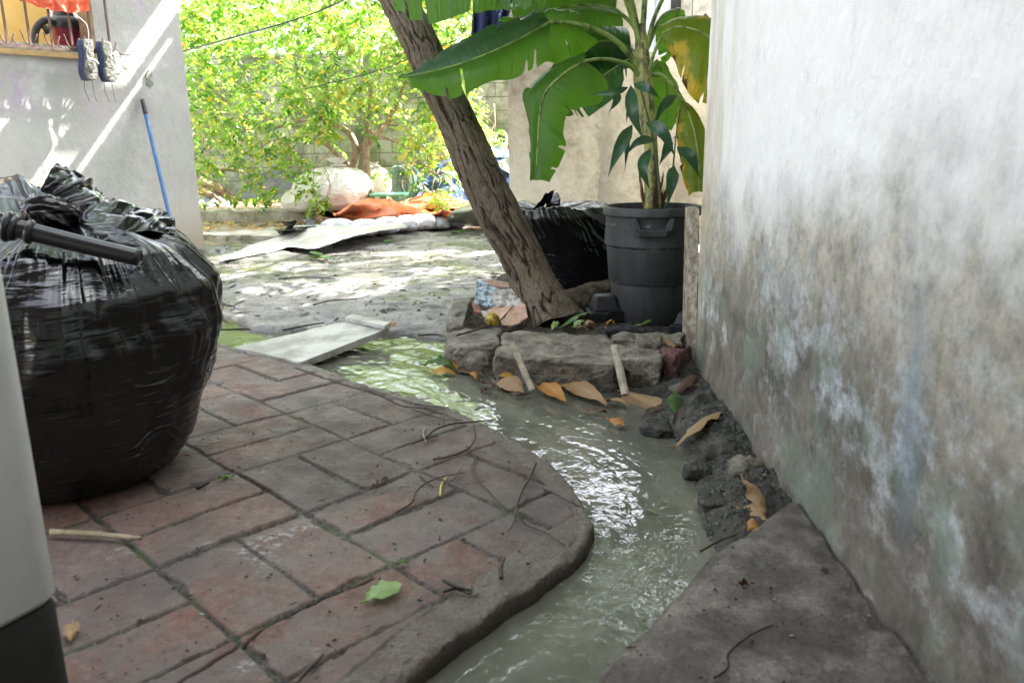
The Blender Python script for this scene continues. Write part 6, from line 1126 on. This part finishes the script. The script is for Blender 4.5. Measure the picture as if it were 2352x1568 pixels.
# trousers on the line, wires
nv_ = MB("navy_cloth"); nv_.set((.012, .018, .055), .85, .2); nv_.bump(nv_.noise(8, 4, .6, nv_.map((1, 1, .4))), .5, .03)
S = patch([[D(1092, -70, 7.2), D(1130, -72, 7.2), D(1180, -70, 7.2)], [D(1090, 0, 7.2), D(1130, -5, 7.14), D(1176, 0, 7.2)], [D(1087, 84, 7.2), D(1120, 75, 7.14), D(1158, 66, 7.2)]], 60, 50); u, v = np.meshgrid(np.linspace(0, 1, 50), np.linspace(0, 1, 60), indexing='ij'); S[..., 1] += .05*np.sin(v*17)*u
A = Acc(); A.add(*solid(S, .02)); tag(A.build('trousers', nv_.m), "dark navy trousers hanging on a line beyond the banana leaves", "trousers")
wm = simple("black_cable", (.02, .02, .02), (.04, .04, .04), 9, .5); wg = simple("pale_cord", (.35, .42, .42), (.45, .5, .5), 9, .5)
for pts, r_, m_, lab in (([(340, 140, 8.2), (550, 82, 8.2), (700, 38, 8.2), (790, 0, 8.2), (1000, -110, 8.2)], .008, wm, "black cable crossing the upper left foliage"), ([(340, 150, 8.25), (520, 95, 8.25), (720, 32, 8.25), (830, -12, 8.25)], .004, wg, "pale cord just below the black cable"), ([(700, 205, 7.6), (850, 168, 7.6), (940, 136, 7.6), (1090, 75, 7.6), (1200, 30, 7.6), (1300, -30, 7.6)], .005, wm, "thin cable passing behind the leaning trunk")):
    A = Acc(); A.tube([D(*p) for p in pts], r_, 6, 40); tag(A.build('cable', m_), lab, "cable")

# ---------------------------------------------------------------- things on the grey house wall
vc = thing('vacuum_cleaner', "dark red vacuum cleaner with black top and hose inside the barred window", "vacuum cleaner", lw(285*1/1.0, 90, -.25) if False else lp(WR1-.33, .22, WZ))
rdm = simple("dark_red_plastic", (.16, .008, .02), (.20, .012, .03), 5, .35, .05); blm = simple("black_plastic", (.012, .012, .012), (.02, .02, .02), 9, .45, .1)
vb = lw(162, 92, -.18); vs, vz = lst(vb)
def lathe3(pr, m_, name, par, c): P = np.array(pr); th = np.linspace(0, 2*np.pi, 48, endpoint=False); V = np.stack([c[0]+P[None, :, 0]*np.cos(th)[:, None], c[1]+P[None, :, 0]*np.sin(th)[:, None], c[2]+P[None, :, 1]+0*th[:, None]], -1); return mesh(name, V.reshape(-1, 3), gq(48, len(P), True), m_, par, ang=35)
cvc = lp(vs, .24, WZ-.004); sc6 = 6.2/F
lathe3([(0, 0), (.085, 0), (.092, .01), (.112, .17), (0, .17)], rdm, 'tank', vc, cvc); lathe3([(.118, .155), (.122, .17), (.120, .205), (.10, .235), (.075, .25), (.07, .285), (.05, .30), (0, .30)], blm, 'motor_head', vc, cvc)
A = Acc(); c_ = cvc+np.array([0, 0, .19]); A.tube([c_-LW*.09+LN*.05, c_-LW*.17+LN*.06+[0, 0, .01], c_-LW*.24+LN*.06-[0, 0, .05], c_-LW*.27+LN*.06-[0, 0, .14], c_-LW*.265+LN*.06-[0, 0, .20]], .026, 16, 80, disp=lambda u, v: .003*np.sin(u*150)+0*v); A.tube([c_-LW*.20+LN*.07-[0, 0, .03], c_-LW*.165+LN*.08-[0, 0, .085]], [.018, .028], 12); A.build('hose', blm, vc)
# orange cloth over the grille top
S = patch([[gp(60, -60), gp(110, -60), gp(160, -60), gp(205, -60)], [gp(70, -10)+LN*.02, gp(110, 0)+LN*.04, gp(155, 5)+LN*.03, gp(200, -5)+LN*.02], [gp(48, 2)+LN*.02, gp(88, 20)+LN*.04, gp(104, 8)+LN*.03, gp(150, 24)+LN*.05], [gp(40, -5)+LN*.02, gp(90, 14)+LN*.04, gp(156, 33)+LN*.05, gp(196, 26)+LN*.03]], 70, 50)
S = patch([[gp(40, -60), gp(90, -60), gp(150, -60), gp(205, -60)], [gp(38, -20), gp(88, -8)+LN*.03, gp(150, -5)+LN*.03, gp(200, -15)+LN*.02], [gp(40, -1)+LN*.01, gp(92, 19)+LN*.03, gp(155, 31)+LN*.05, gp(196, 26)+LN*.03]], 90, 50)
u, v = np.meshgrid(np.linspace(0, 1, 50), np.linspace(0, 1, 90), indexing='ij'); S += LN*(.02*np.sin(v*30+u*3)*u+.02*fbm(v3(u*4, v*8), 3, 3))[..., None]
A = Acc(); A.add(*solid(S, .002)); tag(A.build('plastic_cloth', tarpm("orange_red_plastic", (.62, .10, .04), (.66, .13, .06), (.9, .15, .05))), "bright orange-red plastic cloth hanging over the window grille", "cloth")
# shoes hanging sole outwards
slm = simple("worn_grey_sole", (.09, .09, .075), (.19, .19, .165), 40, .8, 1., .02, 45); ublm = simple("navy_shoe_fabric", (.02, .03, .07), (.04, .06, .13), 18, .8)
def shoe(x, y, lean, lab):
    root = thing('shoe', lab, "shoe", gp(x, y+80), "pair of muddy shoes tied to the grille"); o = gp(x, y)+LN*.06; dn = nrm(np.array([0, 0, -1.])+LW*lean); sd = nrm(LW+dn*lean*.9); L = .30
    def loft(prof, dep, off, amp, name, m, sh=0.):
        n, k = 40, 60; q = np.linspace(0, 1, k); w = np.interp(q, np.linspace(0, 1, len(prof)), prof); kk = np.ones(5)/5; w = np.convolve(np.r_[w[0], w[0], w, w[-1], w[-1]], kk, 'valid'); w[0] = w[-1] = .004; th = np.linspace(0, 2*np.pi, n, endpoint=False); cs = np.sign(np.cos(th))*np.abs(np.cos(th))**.6; sn = np.sign(np.sin(th))*np.abs(np.sin(th))**.6
        V = o+(q*L)[None, :, None]*dn+(w[None]*cs[:, None]+sh)[..., None]*sd+((dep*np.minimum(1, w/.03))[None]*sn[:, None]+off)[..., None]*LN
        V = V+nrm(V-V.mean(0))*(amp*fbm(V*60, 4, 5))[..., None]; mesh(name, V.reshape(-1, 3), gq(n, k, True), m, root)
    loft([.03, .040, .041, .034, .030, .034, .044, .050, .050, .044, .03], .014, .03, .007, 'sole', slm)
    loft([.03, .040, .042, .038, .036, .040, .046, .050, .050, .044, .03], .04, -.015, .003, 'upper', ublm, -.012)
    A = Acc(); b = o+dn*L-LN*.02
    for s_ in (-.03, .025): A.tube([b+sd*s_-dn*.03, b+sd*s_*1.2+[0, 0, -.06], b+sd*(s_+.01)+[0, 0, -.12], b+sd*(s_+.02)+[0, 0, -.15]], .0018, 6, 16)
    A.build('lace', blm, root)
shoe(187, 92, -.03, "left muddy grey-soled shoe hanging from the grille"); shoe(229, 97, .02, "right muddy grey-soled shoe hanging nearer the bracket")
A = Acc(); A.tube([gp(155, 32)+LN*.08, gp(180, 60)+LN*.12, gp(184, 95)+LN*.13, gp(181, 128)+LN*.12, gp(186, 140)+LN*.12], .0022, 6, 30); A.tube([gp(186, 138)+LN*.125, gp(200, 143)+LN*.125, gp(208, 150)+LN*.12], [.006, .012, .006], 10, 12); tag(A.build('string', wg), "white string tied from the orange cloth round the left shoe", "string")
A = Acc(); pts = [gp(259, 119), gp(264, 124), gp(268, 142), gp(276, 155), gp(284, 166)]; 
n = 40; A.leaf([p+LN*.02 for p in pts], .07, LW, .2, 20, prof=[.5, .62, .5, .42, .4, .55, .8, 1.]); A.tube([gp(264, 173)+LN*.02, gp(284, 163)+LN*.02], .007, 8); A.tube([gp(248, 126), gp(268, 127)+LN*.02], .010, 8)
tag(A.build('bracket', simple("ivory_plastic", (.50, .48, .42), (.60, .58, .52), 20, .5)), "ivory curved bracket fixed at the lower corner of the grille", "bracket")
pole = simple("blue_painted_pole", (.03, .10, .24), (.045, .14, .30), 18, .4); r = thing('broom_pole', "blue pole leaning against the grey house wall behind the big bag", "pole", G(410, 590))
a = lw(327, 230, .03); b = G(412, 600, 0)+np.array([.05, -.1, 0]); e = a+(b-a)*.09; A = Acc(); A.tube([e, b], .0165, 14, 10); A.build('shaft', pole, r); A = Acc(); A.tube([a, e], .018, 14, 6); A.build('grip', blm, r)
# flaked paint patches
fk = simple("bare_cement_patch", (.12, .12, .10), (.22, .21, .19), 40)
for (x, y, w, h, lab) in ((344, 172, 9, 14, "upper dark flaked patch on the grey wall"), (345, 192, 9, 9, "lower dark flaked patch on the grey wall")):
    n = 40; th = np.linspace(0, 2*np.pi, n, endpoint=False); rr = .75+.45*fbm(v3(np.cos(th)*2.5, np.sin(th)*2.5, y), 3, 4); P = [lw(x+w*rr[i]*math.cos(t), y+h*rr[i]*math.sin(t), .016) for i, t in enumerate(th)]; C = lw(x, y, .016); V = [C]+P; V2 = [p-LN*.02 for p in P]
    A = Acc(); A.add(V+V2, [[1+i, 1+(i+1) % n, 1+n+(i+1) % n, 1+n+i] for i in range(n)], [[0, 1+i, 1+(i+1) % n] for i in range(n)]); tag(A.build('flaked_patch', fk, smooth=False), lab, "paint flake")

# ---------------------------------------------------------------- star fruit tree and trees beyond
def leaves(name, P, Dr, size, m, parent, seed, nl=9, droop=.5, rl=.2, sun=None, yfrac=.05):
    """compound leaves: anchors P, directions Dr; one mesh of diamond leaflets"""
    r = np.random.default_rng(seed); N = len(P); t = np.linspace(.15, 1, nl); up = np.array([0, 0, 1.]); rl_ = rl*r.uniform(.7, 1.2, N)
    ax = P[:, None]+Dr[:, None]*(t[None, :, None]*rl_[:, None, None])-up*(droop*rl_[:, None]*t[None]**2)[..., None]
    sd = nrm(np.cross(Dr, up)); sgn = np.where(np.arange(nl) % 2 == 0, 1, -1); ld = nrm(sd[:, None]*sgn[None, :, None]*.8+Dr[:, None]*.45-up*r.uniform(.1, .9, (N, nl, 1))+r.normal(0, .25, (N, nl, 3)))
    ln = size*r.uniform(.7, 1.25, (N, nl, 1))*(.75+.35*np.sin(np.pi*t))[None, :, None]; w = nrm(np.cross(ld, up+r.normal(0, .35, (N, nl, 3))))*ln*.26
    a = ax; b = ax+ld*ln; c = ax+ld*ln*.45; nn = nrm(np.cross(ld, w))*ln*.06; V = np.stack([a, c-w+nn, b, c+w+nn, ax+ld*ln*.25-w*.75+nn, ax+ld*ln*.25+w*.75+nn], 2).reshape(-1, 3)
    k = N*nl; base = np.arange(k)*6; Q = np.concatenate([np.stack([base, base+4, base+1, base+2], -1), np.stack([base, base+2, base+3, base+5], -1)]); va = r.random((N, 1))*.55+r.random((N, nl))*.3; va = np.where(r.random((N, nl)) < yfrac, 1., va)
    return mesh(name, V, Q, m, parent, False, {'var': np.repeat(va.ravel(), 6)})
sfm = m_leaf("star_fruit_leaf", [(.012, .045, .010), (.04, .12, .015), (.14, .215, .035), (.24, .31, .08), (.55, .38, .03)], [(.05, .20, .01), (.18, .45, .015), (.46, .66, .08), (.60, .74, .20), (.9, .6, .05)], .5, .35)  # paler stops lifted towards white, putting overexposed sunlight into the leaf colour
sf = thing('star_fruit_tree', "star fruit tree with twin pale trunks and sunlit green crown in the yard", "tree", G(845, 470, .14)); tbk = simple("pale_brown_bark", (.17, .115, .075), (.30, .22, .155), 14, .8, .4, .01)
A = Acc(); zt_ = 10.0
for pts, r_ in (([(852, 470), (840, 452), (812, 396), (818, 352), (826, 340)], [.075, .06, .055, .05]), ([(858, 472), (851, 457), (841, 381), (844, 296), (852, 240), (850, 180)], [.06, .045, .036, .025]), ([(820, 348), (856, 319), (900, 260), (930, 190), (950, 100)], [.042, .034, .02]), ([(822, 350), (806, 311), (783, 293), (742, 272), (715, 246), (680, 180)], [.042, .035, .026, .015]), ([(745, 273), (720, 276), (689, 278), (640, 292), (600, 300)], [.024, .012]), ([(814, 396), (800, 380), (771, 352), (740, 325), (700, 310)], [.036, .03, .02]), ([(740, 272), (744, 220), (770, 140), (790, 60)], [.02, .012]), ([(640, 292), (560, 300), (500, 330), (470, 350)], [.012, .006]), ([(700, 310), (640, 345), (600, 370)], [.012, .006]), ([(845, 300), (920, 330), (1000, 350), (1040, 400)], [.016, .006]), ([(600, 300), (540, 250), (480, 200)], [.014, .008]), ([(935, 190), (1000, 200), (1060, 220)], [.014, .006])):
    A.tube([D(p[0], p[1], zt_+.12*math.sin(p[0]*.05)+(.0)) for p in pts], r_, 12, max(20, len(pts)*7))
A.build('trunk', tbk, sf)
def crownpts(n, f, zr, seed):
    r = np.random.default_rng(seed); out = []
    while len(out) < n:
        x = r.uniform(400, 1110); y = r.uniform(-160, 470)
        if r.random() < f(x, y): out.append(D(x, y, r.uniform(*zr)))
    return np.array(out)
def dens(x, y):
    cl = np.clip(.5+.9*float(vn(v3(x/48., y/36.), 5)), 0, 1); low = 300+35*math.sin(x/60.)+25*math.sin(x/23.)
    if x > 860: low = 318
    if y < low: b = .16+.84*cl
    else:
        b = max(0, 1-(y-low)/130.)*(1. if cl > .60 else .015)*.55
    if 775 < x < 900 and y > 262: b *= .06
    return b*(1 if x < 1090 else .2)
def dirs(n, seed): r = np.random.default_rng(seed); d = r.normal(0, 1, (n, 3)); d[:, 2] = d[:, 2]*.35-.1; d[:, 1] -= .4; return nrm(d)
P = crownpts(2300, dens, (9.0, 11.0), 5); leaves('crown', P, dirs(len(P), 6), .088, sfm, sf, 7, 9, .45, .27)
# low sunlit sprays in front
sp = [(455, 375), (480, 372), (500, 330), (530, 325), (545, 345), (560, 400), (575, 420), (600, 395), (620, 440), (640, 430), (690, 400), (705, 370), (720, 420), (740, 470), (750, 455), (690, 300), (1000, 445), (1030, 440), (930, 360), (940, 330), (1120, 320), (1135, 312), (1110, 330), (600, 340), (650, 340), (660, 380), (560, 370), (1005, 465), (1030, 462), (985, 455)]
r_ = np.random.default_rng(9); P = np.array([D(x+r_.normal(0, 9), y+r_.normal(0, 8), r_.uniform(8.9, 9.6)) for x, y in sp for _ in range(7)]); leaves('hanging_spray', P, dirs(len(P), 8), .068, sfm, sf, 10, 9, .5, .20)
r_ = np.random.default_rng(19)
for x, y in sp:
    a = D(x, y-4, 9.3); A = Acc(); A.tube([a+np.array([r_.uniform(-.3, .3), .3, .35]), a+np.array([r_.uniform(-.1, .1), .1, .15]), a], [.008, .004], 6, 8); A.build('twig', tbk, sf)
sfr = simple("yellow_green_fruit", (.30, .38, .04), (.42, .46, .05), 12, .35)
for x, y in ((975, 128), (985, 135), (765, 85), (778, 98), (800, 115), (808, 110), (792, 205), (777, 215)):
    c = D(x, y, 9.0); A = Acc(); A.tube([c+[0, 0, .06], c+[0, 0, .02], c-[0, 0, .03], c-[0, 0, .07]], [.01, .034, .036, .012], 10, 20, disp=lambda u, v: .010*np.cos(v*5)+0*u); A.build('fruit', sfr, sf)
farm = m_leaf("sunlit_far_leaf", [(.08, .17, .04), (.14, .26, .06), (.24, .36, .12), (.50, .42, .08)], [(.35, .62, .10), (.50, .76, .20), (.62, .82, .30), (.9, .7, .1)], .5, .35)  # brighter than the nearer leaves; backlit glare is put into the colour
for i, (px, py, z, rx, rz, n, lab) in enumerate([(480, 120, 14.5, 1.5, 1.25, 560, "leafy tree beyond the block wall next to the grey house"), (680, 60, 15.5, 1.7, 1.1, 520, "leafy tree beyond the block wall behind the star fruit crown"), (900, 110, 15.0, 1.5, 1.2, 480, "leafy tree beyond the block wall behind the leaning trunk"), (1040, 60, 16.0, 1.3, 1.0, 380, "leafy tree beyond the block wall left of the navy trousers"), (600, 240, 14.2, 1.5, .8, 500, "low bush showing over the block wall in the middle")]):
    c = D(px, py, z); r_ = np.random.default_rng(60+i); t_ = thing('leafy_tree', lab, "tree", (c[0], c[1], -.1), "trees beyond the block wall"); q = r_.normal(0, 1, (n, 3)); q = nrm(q)*r_.uniform(.25, 1, (n, 1))**.5; q[:, 0] *= rx; q[:, 1] *= 1.1; q[:, 2] *= rz; q *= (1+.35*vn(q*1.6, i))[:, None]
    leaves('crown', c+q, dirs(n, 70+i), .13, farm, t_, 80+i, 9, .4, .38); A = Acc(); A.tube([(c[0]+.2, c[1], -.1), (c[0]+.1, c[1], c[2]*.5), (c[0], c[1], c[2])], [.12, .1, .05], 10, 12)
    for k in range(5): A.tube([(c[0], c[1], c[2]-.6), tuple(c+q[k*3])], [.04, .015], 6, 6)
    A.build('trunk', tbk, t_)
# weeds on the strip
wv = Acc()
for x, y in ((470, 468), (500, 470), (565, 468), (585, 466), (610, 470), (620, 462), (650, 470), (540, 472)):
    b = D(x, y, 10.2); b[2] = .15
    for k in range(9): a = rng.uniform(0, 6.28); l = rng.uniform(.06, .18); wv.leaf([b, b+np.array([math.cos(a)*l*.4, math.sin(a)*l*.4, l*.7]), b+np.array([math.cos(a)*l, math.sin(a)*l, l*.8])], .03, (-math.sin(a), math.cos(a), 0), .2, 6, a=rng.random()*.6)
tag(wv.build('weeds', sfm), "low green weeds sprouting on the littered strip", "weeds", kind='stuff')
